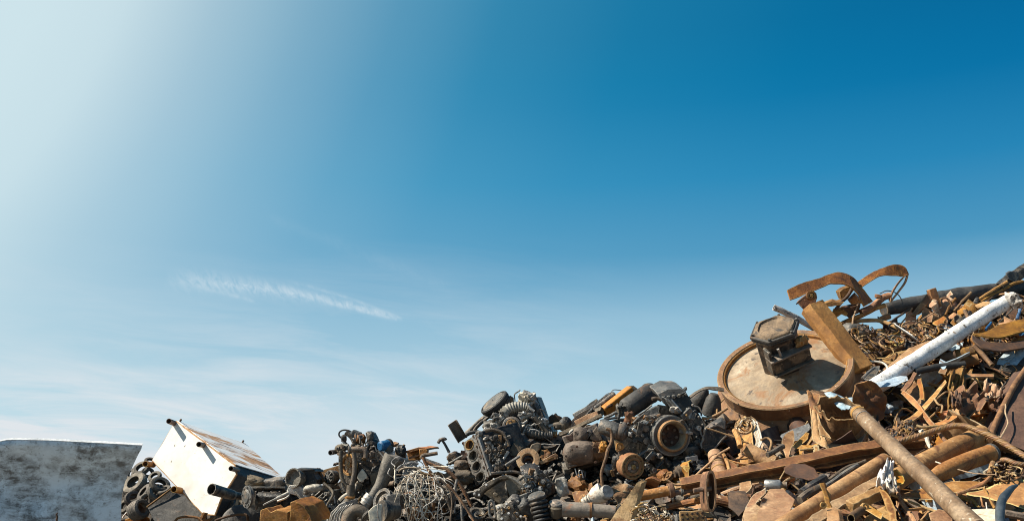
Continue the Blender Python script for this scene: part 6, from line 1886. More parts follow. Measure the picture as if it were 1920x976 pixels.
# ================================================================== LOWER RIGHT
def sheet_patch(t, corners, nu, nv, amp, th, seed=0, freq=2.0):
    """crumpled sheet between four corner points (frame units with depth)"""
    a, b, c, d = t.ws(corners)
    nr = (b - a).cross(d - a).normalized()
    g = []
    for i in range(nv + 1):
        v = i / nv
        row = []
        for j in range(nu + 1):
            u = j / nu
            p = (a.lerp(b, u)).lerp(d.lerp(c, u), v)
            q = V((u * freq, v * freq, seed))
            edge = .05 * mnoise.noise(V((u * 9, v * 9, seed + 3)))
            row.append(p + nr * amp * mnoise.fractal(q, .8, 2.0, 3) + (b - a) * edge * .4 + (d - a) * .05 * mnoise.noise(V((u * 8, v * 8, seed + 9))))
        g.append(row)
    return MB().sheet(g, th)


def build_lower_right():
    # torn drum
    t = Thing('torn_drum', 'torn rusty drum with a ragged mouth and pale blue lining before the railway wheel', 'drum', FI, (950, 280), .78)
    ax = cv(-.16, .92, .34)
    g = []
    N = 48
    u, v = perp(ax, V((0, 1, 0)))
    for i, (h, r) in enumerate(((-130, 142), (-118, 150), (-60, 150), (-46, 142), (-34, 148), (30, 150), (70, 150), (100, 152))):
        row = []
        for k in range(N):
            th = 2 * math.pi * k / N
            rag = (60 * mnoise.noise(V((math.cos(th) * 2.2, math.sin(th) * 2.2, 3))) + 34 * mnoise.noise(V((math.cos(th) * 7, math.sin(th) * 7, 1)))) if i == 7 else (30 * mnoise.noise(V((math.cos(th) * 2, math.sin(th) * 2, 3))) if i == 6 else 0)
            rr = r * (1 + (.10 + .10 * (i >= 5)) * mnoise.noise(V((math.cos(th) * 1.5, math.sin(th) * 1.5, h * .01))) - .14 * (i >= 6) * max(0, math.cos(2 * th + .6)))
            row.append(t.w(962, 315) + (ax * (h + rag) + (u * math.cos(th) + v * math.sin(th)) * rr) * t.k)
        g.append(row)
    t.part('shell', MB().sheet(g, .010, True), 'rust_brown', angle=50)
    t.part('torn_lobe', sheet_patch(t, [(752, 115, .10), (838, 140, .12), (850, 300, .16), (775, 235, .14)], 8, 10, .03, .008, 2), 'rust_brown', angle=60)
    t.part('torn_flap', sheet_patch(t, [(775, 235, .16), (822, 255, .16), (905, 520, .16), (790, 440, .12)], 8, 12, .03, .008, 5), 'rust_tan', angle=60)
    t.part('torn_flap', sheet_patch(t, [(828, 335, .2), (850, 345, .2), (915, 430, .2), (840, 405, .2)], 5, 5, .01, .006, 7), 'rust_tan', angle=60)
    t.part('blue_lining', sheet_patch(t, [(868, 128, .05), (1055, 158, .0), (1052, 232, .12), (985, 240, .12)], 10, 8, .02, .006, 9), 'blue_pale', angle=60)
    t.part('rear_lip', sheet_patch(t, [(770, 118, -.02), (900, 118, -.1), (930, 135, -.08), (800, 150, .02)], 8, 4, .02, .006, 11), 'rust_brown', angle=60)
    t.done()
    d = Thing('crumpled_disc', 'crumpled rusty disc of sheet metal behind the torn drum', 'sheet disc', FJ, (110, 190), .6)
    ax = cv(.28, .30, .91)
    u, v = perp(ax)
    g = []
    for i in range(9):
        row = []
        for k in range(40):
            th = 2 * math.pi * k / 40
            r = 138 * i / 8 * (1 + .10 * mnoise.noise(V((math.cos(th) * 2, math.sin(th) * 2, 4))))
            p = d.w(105, 185) + (u * math.cos(th) + v * math.sin(th)) * r * d.k
            row.append(p + ax * .05 * mnoise.fractal((p - d.w(105, 185)) * 7 + V((3, 1, 0)), 1, 2, 3))
        g.append(row)
    d.part('disc', MB().sheet(g, .008, True), 'rust_brown', angle=60)
    d.part('tear', MB().blob(d.w(62, 75, .06), cv(1, .2, 0) * 30 * d.k, cv(0, 1, 0) * 22 * d.k, cv(0, 0, 1) * 14 * d.k, .9, 2), 'rust_dark', angle=60)
    d.done()
    one('base_sheet', 'tan sheet strip lying under the torn drum', 'sheet', FI, (1000, 460), .6, 'rust_tan',
        lambda t, m: m.prism(t.ws([(880, 500, .05), (900, 470, .05), (1000, 440, .0), (1110, 395, -.02), (1140, 400, -.02), (1130, 450, .0), (1100, 480, .03), (900, 520, .06)]), V((.02, .05, -.02))), bevel=.005)
    # long rail
    r = Thing('long_rail', 'long rusty steel rail lying across the heap under the torn drum', 'steel rail', FI, (760, 600), .82)
    hw, hh, tf = 42, 44, 12
    prof = [(-hw, -hh), (hw, -hh), (hw, -hh + tf), (5, -hh + tf), (5, hh - tf), (hw, hh - tf), (hw, hh), (-hw, hh), (-hw, hh - tf), (-5, hh - tf), (-5, -hh + tf), (-hw, -hh + tf)]
    path = [(-80, 755, .0), (240, 690, .05), (520, 638, .08), (760, 588, .06), (1000, 535, .02), (1250, 490, -.02), (1540, 452, -.12)]
    r.part('rail', MB().sweep(r.ws(path), [(x * r.k, y * r.k) for x, y in prof], cv(.1, .9, .3), 3), 'rust_brown', bevel=.004, rough=.008)
    r.done()
    # long pipes
    p = Thing('scaffold_pipe', 'long worn brown pipe lying diagonally across the lower right of the heap', 'pipe', FJ, (400, 620), 1.12)
    a0, a1 = p.w(22, 252, -.05), p.w(830, 1035, .22)
    p.part('pipe', MB().pipe([a0, a1], [52 * p.k, 58 * p.k], .14, 30, 1), 'pipe_worn', rough=.003)
    dr = a1 - a0
    p.part('joint_ring', MB().lathe(a0 + dr * .075, dr, [(-3 * p.k, 48 * p.k), (-3 * p.k, 57 * p.k), (4 * p.k, 57 * p.k), (4 * p.k, 48 * p.k)], 30, closed=True), 'steel')
    p.part('socket', MB().lathe(a0 + dr * .02, dr, [(-14 * p.k, 44 * p.k), (-14 * p.k, 56 * p.k), (22 * p.k, 57 * p.k), (22 * p.k, 46 * p.k)], 30, closed=True), 'rust_tan')
    p.done()
    one('thick_pipe', 'thick rusty pipe running up right behind the long diagonal pipe, upper of two', 'pipe', FJ, (640, 500), .85, 'rust_tan',
        lambda t, m: m.pipe(t.ws([(235, 722, .06), (480, 590, .03), (680, 490, .0), (858, 402, -.04)]), [68 * t.k, 64 * t.k], .14, 28))
    q = Thing('thick_pipe', 'thick rusty pipe with a capped end, lower of the two behind the diagonal pipe', 'pipe', FJ, (760, 590), .85)
    q.part('pipe', MB().tube(q.ws([(520, 690, .05), (600, 648, .03), (760, 580, .0), (915, 525, -.04)]), [34 * q.k, 54 * q.k, 58 * q.k, 58 * q.k], 26), 'rust_tan')
    q.lathe('end_cap', (918, 524), q.w(915, 525, -.04) - q.w(760, 580, 0), [(-12, 0), (-12, 62), (10, 62), (16, 52), (6, 47), (6, 0)], 'iron_grey', d=-.04, n=26)
    q.done()
    q = Thing('long_pipe', 'long tan pipe rising from the bottom edge towards the torn white plate', 'pipe', FI, (900, 820), 1.0)
    q.part('pipe', MB().pipe(q.ws([(540, 1045, .08), (860, 840, .06), (1272, 578, .0)]), [56 * q.k, 56 * q.k], .14, 28), 'rust_tan')
    q.lathe('bolt_eye', (860, 872), cv(.1, .3, .95), [(0, 22), (10, 20), (10, 10), (4, 8), (4, 0)], 'rust_brown', d=.29, n=18)
    q.done()
    one('angle_bar', 'broad tan angle bar lying just below the long tan pipe', 'angle bar', FI, (1000, 870), 1.02, 'rust_tan',
        lambda t, m: m.sweep(t.ws([(640, 1080, .1), (920, 890, .08), (1120, 770, .04), (1225, 712, .0)]), [(-8 * t.k, -40 * t.k), (8 * t.k, -40 * t.k), (8 * t.k, 30 * t.k), (60 * t.k, 30 * t.k), (60 * t.k, 44 * t.k), (-8 * t.k, 44 * t.k)], cv(-.3, .7, .6)), bevel=.005)
    one('short_beam', 'short tan beam lying below the broad angle bar', 'beam', FI, (1110, 845), 1.05, 'rust_tan',
        lambda t, m: m.sweep(t.ws([(1030, 880, .08), (1130, 832, .05), (1290, 760, .0)]), [(-30 * t.k, -34 * t.k), (30 * t.k, -34 * t.k), (30 * t.k, 34 * t.k), (-30 * t.k, 34 * t.k)], cv(-.3, .8, .5)), bevel=.008)
    one('thin_bracket', 'thin dark bracket standing across the long tan pipe', 'bracket', FI, (870, 800), 1.2, 'rust_brown',
        lambda t, m: m.prism(t.ws([(828, 722, .0), (855, 715, .0), (870, 745, .0), (915, 872, .04), (912, 890, .04), (885, 880, .04), (850, 770, .02)]), V((.03, .05, 0))), bevel=.004)
    one('post_foot', 'tan pointed plate at the bottom edge below the thin dark bracket', 'plate', FI, (940, 930), 1.2, 'rust_bright',
        lambda t, m: m.prism(t.ws([(888, 1010), (890, 895), (920, 880), (965, 900), (990, 1010)]), V((.04, .05, 0))), bevel=.006)
    l = Thing('lever_arm', 'rusty lever with a hole in its rounded end at the lower right', 'lever', FI, (1170, 900), 1.2)
    l.slab('arm', [(1112, 875), (1128, 856), (1155, 860), (1260, 925), (1250, 965), (1150, 905), (1120, 898)], .03, 'rust_tan', bevel=.004)
    l.lathe('eye', (1142, 882), cv(.1, .3, .95), [(-6, 24), (6, 24), (6, 12), (-6, 12)], 'rust_brown', d=.02, closed=True, n=20)
    l.done()
    one('socket_piece', 'short brown socket lying below the rusty lever', 'socket', FI, (1090, 925), 1.15, 'rust_brown',
        lambda t, m: m.pipe(t.ws([(1045, 960, .1), (1075, 935, .05), (1130, 905, 0)]), [26 * t.k, 30 * t.k], .2, 18))
    # cables
    c = Thing('steel_cable', 'thick twisted steel cable arching over the thick pipes to the right edge', 'steel cable', FJ, (760, 370), 1.02)
    path = smooth(c.ws([(250, 462, -.05), (340, 440, -.02), (440, 412, .0), (540, 378, .02), (650, 348, .06), (740, 348, .08), (830, 378, .08), (930, 422, .07), (1010, 468, .05), (1090, 518, .03), (1180, 575, .0)]), 14)
    for sidx in range(6):
        pts = []
        a = None
        for i, pp in enumerate(path):
            tt = (path[min(i + 1, len(path) - 1)] - path[max(i - 1, 0)]).normalized()
            aa, bb = perp(tt)
            th = sidx * math.pi / 3 + i * .42
            pts.append(pp + (aa * math.cos(th) + bb * math.sin(th)) * 12 * c.k)
        c.part('strand', MB().tube(pts, 9.2 * c.k, 6, 1), 'cable_rust', angle=60)
    c.done()
    c = Thing('steel_cable', 'short twisted cable end at the right edge below the thick twisted cable', 'steel cable', FJ, (1070, 590), 1.0)
    path = smooth(c.ws([(985, 572, .0), (1020, 572, .03), (1070, 592, .03), (1130, 603, .02), (1190, 612, 0)]), 10)
    for sidx in range(5):
        pts = []
        for i, pp in enumerate(path):
            tt = (path[min(i + 1, len(path) - 1)] - path[max(i - 1, 0)]).normalized()
            aa, bb = perp(tt)
            th = sidx * math.pi * 2 / 5 + i * .5
            pts.append(pp + (aa * math.cos(th) + bb * math.sin(th)) * 10 * c.k)
        c.part('strand', MB().tube(pts, 8 * c.k, 6, 1), 'cable_rust', angle=60)
    c.done()
    # tank shell at right edge
    k = Thing('tank_shell', 'big dark rusty tank shell with a rolled rim at the right edge', 'tank', FJ, (1060, 300), .85)
    k.slab('shell', [(905, 440), (925, 370), (1030, 140), (1140, -20), (1330, -60), (1330, 620), (1160, 520), (1020, 450)], .3, 'rust_dark_red', dirv=(.2, 1, .1), bevel=.02)
    k.part('rim', MB().tube(k.ws([(903, 445, .03), (940, 340, .03), (1010, 190, .03), (1070, 75, .03), (1150, -40, .0)]), 20 * k.k, 12), 'rust_brown')
    k.done()
    one('loose_wire', 'thin tan wire hanging over the dark rusty tank shell', 'wire', FJ, (1015, 320), .95, 'rust_tan',
        lambda t, m: m.tube(t.ws([(1010, 205), (1010, 260), (1022, 310), (1018, 350), (985, 410), (972, 425)]), 5 * t.k, 7))
    # crumpled shells
    for (cs, amp, mt, lf, lab) in (
            ([(625, 5, .1), (790, -30, -.05), (800, 240, .05), (640, 210, .2)], .10, 'rust_brown', .75, 'crumpled brown sheet shell left of the tank shell'),
            ([(640, 120, .2), (820, 90, .1), (1000, 210, .0), (720, 270, .2)], .10, 'rust_brown', .8, 'wide crumpled sheet with torn edge below the dark straps'),
            ([(860, 65, .05), (985, 90, .0), (990, 150, .05), (880, 150, .1)], .07, 'rust_tan', .85, 'small tan crumpled sheet next to the tank shell'),
            ([(650, 150, .2), (720, 130, .2), (715, 210, .25), (660, 225, .25)], .06, 'rust_dark', .85, 'dark crumpled lobe at the left end of the wide crumpled sheet')):
        t = Thing('crumpled_sheet', lab, 'sheet metal', FJ, ((cs[0][0] + cs[2][0]) / 2, (cs[0][1] + cs[2][1]) / 2), lf)
        t.part('sheet', sheet_patch(t, cs, 16, 14, amp, .010, rnd.random() * 30, 3.0), mt, angle=60)
        t.done()
    ribs = [
        ([(318, 130), (380, 195), (440, 250), (490, 320), (520, 350)], [(340, 110), (410, 170), (462, 232), (512, 300), (545, 335)], 'rust_tan', 'tan bent strip running down right of the crumpled disc'),
        ([(500, 345), (580, 318), (640, 290), (690, 270)], [(520, 352), (600, 340), (660, 312), (690, 292)], 'rust_tan', 'short tan strip bending up above the thick pipes'),
        ([(330, 320), (430, 250), (530, 140), (610, 40)], [(350, 345), (450, 275), (548, 160), (622, 60)], 'rust_tan', 'long strip rising to the right from the black tangle'),
        ([(320, 115), (370, 50), (400, 0)], [(345, 125), (392, 65), (420, 10)], 'rust_brown', 'brown strip standing up left of the rust plate fold'),
        ([(410, 45), (440, 100), (450, 160)], [(450, 30), (470, 100), (475, 170)], 'rust_orange', 'orange folded strip between the two tan strips'),
        ([(440, 380), (475, 430), (505, 495)], [(470, 370), (498, 425), (520, 490)], 'cream', 'pale strip between the cable and the diagonal pipe'),
        ([(655, 40), (700, 20), (790, 5), (930, 10)], [(660, 62), (705, 45), (790, 25), (930, 25)], 'rust_tan', 'flat tan strip along the top of the crumpled brown shell'),
    ]
    for ea, eb, mt, lab in ribs:
        one('bent_strip', lab, 'metal strip', FJ, ea[len(ea) // 2], .82, mt, lambda t, m: m.ribbon(t.ws(ea), t.ws(eb, .05), .012))
    plates = [
        (FJ, 'folded_plate', 'tan folded plate standing between the strips right of the pale blue sheet end', 'plate', 'rust_tan', [(335, 130), (420, 45), (445, 110), (452, 200), (430, 215), (380, 190)], .7, .03),
        (FJ, 'rust_sheet', 'pointed brown rust sheet lying at the lower right edge', 'sheet', 'rust_orange', [(745, 805, -.02), (870, 770, -.02), (1000, 725, 0), (1095, 708, 0), (1150, 730, 0), (1160, 910, .05), (1095, 890, .06), (990, 850, .05), (850, 820, .02)], .95, .02),
        (FJ, 'orange_plate', 'orange hinge plate beside the torn white plate', 'hinge', 'rust_orange', [(225, 675), (275, 640), (320, 690), (330, 720), (285, 740), (250, 710)], 1.2, .03),
        (FJ, 'cream_board', 'pale broken board at the bottom edge under the end of the diagonal pipe', 'board', 'cream', [(725, 918), (940, 908), (955, 940), (945, 1010), (735, 1010)], 1.1, .03),
        (FJ, 'tan_beam', 'tan beam lying flat below the thick pipes', 'beam', 'rust_tan', [(440, 775), (620, 735), (800, 720), (890, 725), (885, 750), (700, 790), (520, 830), (330, 830), (345, 815)], .95, .08),
        (FJ, 'rusty_flat', 'orange brown flat lump at the bottom edge left of the diagonal pipe', 'plate', 'rust_brown', [(505, 945), (570, 920), (650, 940), (660, 1010), (520, 1010)], 1.1, .05),
        (FJ, 'leaning_plate', 'dark rusty blade leaning at the bottom edge left of the bent tan rod', 'plate', 'rust_brown', [(175, 770), (215, 800), (255, 880), (300, 1010), (255, 1010), (215, 900)], 1.15, .03),
        (FJ, 'tan_lump', 'tan plate heap at the bottom edge left of the dark rusty blade', 'plate', 'rust_bright', [(60, 1000), (110, 940), (210, 890), (240, 920), (260, 1010)], 1.1, .06),
        (FI, 'octagon_plate', 'tan eight sided plate standing at the bottom edge below the long rail', 'plate', 'rust_bright', [(418, 1010), (428, 925), (450, 842), (500, 776), (592, 770), (652, 850), (622, 922), (580, 1010)], 1.05, .03),
        (FI, 'steel_plate', 'grey steel plate with small holes behind the twisted strip', 'plate', 'steel', [(568, 412), (650, 375), (742, 338), (762, 368), (690, 440), (600, 455)], .5, .012),
        (FI, 'curved_plate', 'dark curved blade lying under the middle of the long rail', 'blade', 'rust_dark', [(600, 625), (650, 602), (730, 610), (790, 640), (832, 690), (770, 708), (680, 690), (610, 660)], .98, .03),
        (FI, 'tan_block', 'tan block in shade left of the shiny can', 'block', 'rust_tan', [(315, 720), (385, 705), (395, 745), (350, 790), (310, 775)], .85, .08),
        (FI, 'dark_plate', 'dark grey plate hanging below the ragged pipe end', 'plate', 'rust_dark', [(225, 795), (325, 790), (360, 880), (300, 940), (240, 880)], .9, .03),
        (FI, 'tan_wedge', 'tan wedge plate below the dark grey plate', 'plate', 'rust_tan', [(345, 880), (400, 800), (470, 765), (465, 800), (380, 895)], .95, .03),
        (FI, 'pale_flat', 'pale tan flat plate left of the eight sided plate', 'plate', 'rust_bright', [(320, 1000), (330, 910), (400, 880), (430, 900), (420, 1000)], .98, .03),
        (FI, 'angled_plate', 'tan angled plate between the twisted strip and the torn drum', 'plate', 'rust_tan', [(655, 490), (740, 395), (762, 405), (760, 430), (680, 510)], .62, .04),
        (FI, 'small_plate', 'small tan plate leaning on the rail below the torn drum', 'plate', 'rust_tan', [(795, 545), (800, 480), (825, 485), (830, 535)], .7, .02),
    ]
    for fr, nm, lab, cat, mt, poly, lf, th in plates:
        one(nm, lab, cat, fr, poly[len(poly) // 2], lf, mt, lambda t, m: m.prism(t.ws(poly), V((.02, th, .015))), bevel=.005)
    tw = Thing('torn_white_plate', 'torn creased white plate lying across the long tan pipe', 'plate', FJ, (210, 700), 1.22)
    tw.part('plate', sheet_patch(tw, [(165, 668, .04), (258, 610, -.05), (272, 770, .06), (150, 748, .1)], 14, 14, .11, .006, 31, 2.6), 'white_flaky', angle=60)
    tw.part('torn_corner', sheet_patch(tw, [(235, 690, .03), (275, 680, .06), (290, 780, .12), (225, 765, .1)], 8, 8, .07, .006, 37, 3), 'cream', angle=60)
    tw.done()
    ts = Thing('twisted_strip', 'tan twisted strip standing upright above the long rail', 'metal strip', FI, (630, 480), .72)
    ts.part('strip', MB().ribbon(ts.ws([(655, 378, 0), (612, 400, .02), (588, 440, .04), (592, 490, .05), (612, 540, .03), (628, 580, 0)]), ts.ws([(664, 382, .0), (668, 420, -.02), (666, 460, .0), (648, 500, .05), (644, 540, .08), (682, 575, .08)]), .012), 'rust_tan')
    ts.done()
    b = Thing('wire_bundle', 'bundle of tan wire knotted round the short pipe left of the railway wheel base', 'wire bundle', FI, (350, 340), .72)
    r2 = random.Random(4)
    for i in range(26):
        a = r2.uniform(0, 6.28)
        R = r2.uniform(22, 62)
        cx, cy = 348 + r2.uniform(-18, 18), 338 + r2.uniform(-16, 16)
        pts = [(cx + R * math.cos(a + j * .9), cy + R * .85 * math.sin(a + j * .9), r2.uniform(-.02, .10)) for j in range(6)]
        b.tube('wire', pts, r2.uniform(3, 6), r2.choice(['rust_tan', 'rust_tan', 'cream', 'rust_brown']), n=6, sub=5, wob=0)
    for i in range(9):
        q = r2.uniform(-24, 24)
        b.tube('wire', [(395 + q, 320, .05), (420 + q, 400, .06), (430 + q * .8, 460, .05), (390 + q, 520, .04)], r2.uniform(4, 7), r2.choice(['rust_tan', 'cream', 'rust_tan']), n=6, wob=0)
    b.done()
    one('pipe_offcut', 'short tan pipe lying under the knotted wire bundle', 'pipe', FI, (450, 550), .68, 'rust_tan',
        lambda t, m: m.pipe(t.ws([(358, 500, .08), (450, 550, .05), (540, 602, .0)]), [44 * t.k, 54 * t.k], .2, 24))
    q = Thing('shiny_can', 'small shiny metal can lying below the long rail', 'can', FI, (530, 735), .95)
    q.lathe('can', (530, 735), cv(.95, .05, .3), [(-56, 0), (-56, 28), (-48, 33), (40, 33), (48, 28), (48, 0)], 'steel', n=24)
    q.lathe('cap', (600, 735), cv(.95, .05, .3), [(-20, 0), (-20, 20), (20, 18), (20, 0)], 'iron_grey', n=16)
    q.done()
    # black hose strap lower right
    one('black_hose_strap', 'thick blue black curved hose at the bottom right corner', 'hose', FJ, (1000, 830), 1.2, 'rubber_blue',
        lambda t, m: m.tube(t.ws([(1085, 738), (1040, 765), (1000, 815), (978, 870), (972, 930), (980, 1020)]), [10 * t.k, 22 * t.k, 27 * t.k, 29 * t.k, 29 * t.k, 29 * t.k], 14))
    rods = [
        (FJ, [(296, 735), (305, 800), (325, 860), (380, 930), (420, 1010)], 14, 'rust_tan', 'bent tan rod left of the lower end of the diagonal pipe'),
        (FJ, [(210, 785), (330, 830), (450, 875), (590, 925)], 9, 'rust_tan', 'long thin tan rod crossing behind the bent tan rod'),
        (FJ, [(685, 800), (780, 765), (860, 730), (905, 690)], 13, 'rust_orange', 'orange rod lying right of the diagonal pipe'),
        (FJ, [(905, 670), (915, 630), (928, 595)], 18, 'rust_orange', 'short orange rod standing below the capped pipe end'),
        (FJ, [(868, 655), (905, 632), (955, 605)], 10, 'cream', 'small white strip below the capped pipe end'),
        (FJ, [(690, 635), (790, 660), (870, 668), (950, 670)], 4, 'rust_tan', 'thin wire below the capped pipe'),
        (FJ, [(540, 580), (610, 610)], 5, 'cream', 'tiny pale wire between the two thick pipes'),
        (FJ, [(870, 760), (905, 830), (935, 890)], 8, 'rust_brown', 'brown rod leaning beside the blue black hose'),
        (FJ, [(880, 850), (890, 900), (920, 950)], 4, 'cream', 'thin pale wire by the broken board'),
        (FJ, [(1095, 700), (1110, 670), (1140, 650)], 14, 'rust_brown', 'brown curved rod end at the right edge above the rust sheet'),
        (FJ, [(60, 30), (100, -10), (140, -40)], 10, 'iron_grey', 'grey rod end beside the pale blue sheet end'),
        (FJ, [(560, 385), (590, 420), (620, 460)], 12, 'rust_brown', 'brown rod under the arch of the twisted cable'),
        (FJ, [(420, 345), (470, 355), (560, 350)], 10, 'rust_tan', 'tan rod above the left end of the twisted cable'),
        (FJ, [(540, 160), (560, 200), (590, 215), (585, 260)], 7, 'rust_tan', 'small tan bent wire left of the crumpled shell'),
        (FI, [(865, 735), (940, 672), (1020, 620), (1140, 578)], 13, 'iron_brown', 'grey brown hose lying over the long tan pipe, upper of two'),
        (FI, [(850, 760), (930, 710), (1010, 650), (1090, 605)], 16, 'iron_grey', 'grey hose lying over the long tan pipe, lower of two'),
        (FI, [(450, 440), (490, 425), (518, 455), (505, 512)], 8, 'rust_brown', 'small brown hook right of the knotted wire bundle'),
        (FI, [(575, 700), (605, 640), (612, 600)], 5, 'rust_tan', 'thin tan wire standing on the dark curved blade'),
        (FI, [(710, 832), (745, 770), (755, 700), (830, 675)], 6, 'rust_tan', 'thin bent tan wire below the dark curved blade'),
        (FI, [(560, 760), (620, 700), (680, 680)], 8, 'rust_tan', 'tan rod above the shiny can'),
        (FI, [(705, 835), (760, 790), (840, 750)], 24, 'iron_brown', 'dusty thick tube below the grey hoses'),
        (FI, [(720, 790), (780, 745), (870, 690)], 30, 'iron_black', 'dark thick tube between the dark blade and the grey hoses'),
        (FI, [(200, 540), (225, 590), (240, 640)], 14, 'rust_tan', 'tan rod standing right of the ragged pipe end'),
        (FI, [(275, 375), (300, 430), (310, 480)], 20, 'rust_tan', 'tan tube below the railway wheel left of the wire bundle'),
        (FI, [(490, 540), (560, 500), (600, 480)], 18, 'iron_brown', 'brown bar leaning behind the twisted strip'),
        (FI, [(705, 505), (760, 500), (800, 500)], 7, 'rust_tan', 'thin tan rod under the torn drum'),
        (FI, [(0, 775), (60, 765), (120, 760)], 15, 'pipe_worn', 'worn rod end left of the ragged pipe end'),
    ]
    for fr, pts, r, mt, lab in rods:
        one('rod', lab, 'rod', fr, pts[len(pts) // 2], .95 if fr is FJ else .92, mt, lambda t, m: m.tube(t.ws(pts), r * t.k, 9, 5, wob=.08))
    w = Thing('black_tangle', 'tangle of small black clinker and wire right of the crumpled disc', 'tangle', FJ, (310, 380), .85)
    for i in range(46):
        x, y = r2.uniform(225, 405), r2.uniform(330, 425)
        w.tube('wire', [(x, y, r2.uniform(-.03, .06)), (x + r2.uniform(-30, 30), y + r2.uniform(-30, 30), .05), (x + r2.uniform(-50, 50), y + r2.uniform(-40, 40), .0)], r2.uniform(4, 8), r2.choice(['rust_dark', 'iron_black', 'rust_brown']), n=5, sub=4, wob=0)
    w.done()
    w = Thing('twig_tangle', 'tangle of fine tan wires right of the capped pipe', 'wire tangle', FJ, (1020, 650), 1.0)
    for i in range(34):
        x, y = r2.uniform(930, 1130), r2.uniform(600, 700)
        a = r2.uniform(0, 6.28)
        R = r2.uniform(15, 50)
        w.tube('wire', [(x + R * math.cos(a + j * .8), y + R * .6 * math.sin(a + j * .8), r2.uniform(-.04, .06)) for j in range(4)], r2.uniform(3, 7), r2.choice(['rust_tan', 'rust_brown', 'rust_brown', 'rust_dark']), n=5, sub=4, wob=0)
    w.done()


M['cable_rust'] = metal_mat('rusty_cable', [(.16, .085, .04), (.27, .15, .07), (.38, .24, .13)], 9, (.5, .8), .2, .2, vary=.15, sat=1.15)
M['rust_dark_red'] = metal_mat('dark_red_rust', [(.06, .035, .026), (.11, .06, .042), (.18, .10, .065)], 5, (.6, .9), .1, .4, patch=((.24, .15, .09), .60, .72, 8), vary=.1)
M['rubber_blue'] = metal_mat('blue_black_rubber', [(.022, .03, .036), (.04, .052, .06), (.08, .095, .105)], 9, (.35, .6), 0, .2)
build_lower_right()


# ================================================================== LOOSE SCRAP FILLING THE HEAP
LANDMARKS = [
    (1470, 700, 'railway wheel'), (1455, 655, 'axle box'), (1565, 625, 'channel beam'), (1575, 540, 'bowed steel straps'), (1775, 640, 'long white pipe'), (1760, 572, 'big grey pipe'),
    (1738, 568, 'bent bracket'), (1570, 770, 'torn drum'), (1632, 755, 'crumpled disc'), (1710, 870, 'long diagonal pipe'), (1790, 845, 'thick pipes'), (1820, 805, 'twisted cable'),
    (1890, 780, 'tank shell'), (1830, 740, 'crumpled brown shell'), (1500, 875, 'long rail'), (1450, 945, 'eight sided plate'), (1350, 875, 'ragged pipe stub'), (1330, 925, 'oval bracket'),
    (1255, 920, 'drive shaft'), (1175, 950, 'pointed plate'), (1410, 810, 'knotted wire bundle'), (1580, 930, 'long tan pipe'), (1665, 895, 'torn white plate'), (1890, 930, 'blue black hose'),
    (1860, 910, 'pointed rust sheet'), (1340, 820, 'dark box lid'), (1265, 820, 'deep round pulley'), (1187, 872, 'rusty disc'), (1090, 840, 'dusty gear casing'), (1200, 745, 'black gas cylinder'),
    (1120, 930, 'white filter cone'), (1105, 955, 'mottled pipe'), (910, 870, 'engine block'), (960, 797, 'intake pipes'), (990, 860, 'tan flanged ring'), (1000, 910, 'oily transmission'),
    (1015, 960, 'black coil spring'), (930, 920, 'bell housing'), (800, 925, 'white wire tangle'), (860, 920, 'long brown hose'), (780, 850, 'rusty channel piece'), (700, 880, 'small engine with brown pipes'),
    (730, 890, 'steel exhaust elbow'), (590, 920, 'pale gearbox housing'), (630, 895, 'small black alternator'), (490, 920, 'black gearbox'), (1700, 640, 'wire coil'), (1880, 630, 'dark curved straps'),
]


def surf(px, py):
    return P(px, py, depth_at(px, py))


def frame_at(px, py):
    c = surf(px, py)
    e1 = (surf(px + 4, py) - c).normalized()
    e2 = (surf(px, py - 4) - c).normalized()
    n = e1.cross(e2).normalized()
    if n.y > 0:
        n = -n
    return c, e1, (n.cross(e1)).normalized() * (1 if (n.cross(e1)).z > 0 else -1), n


FILL = []
GEO = random.Random(77)


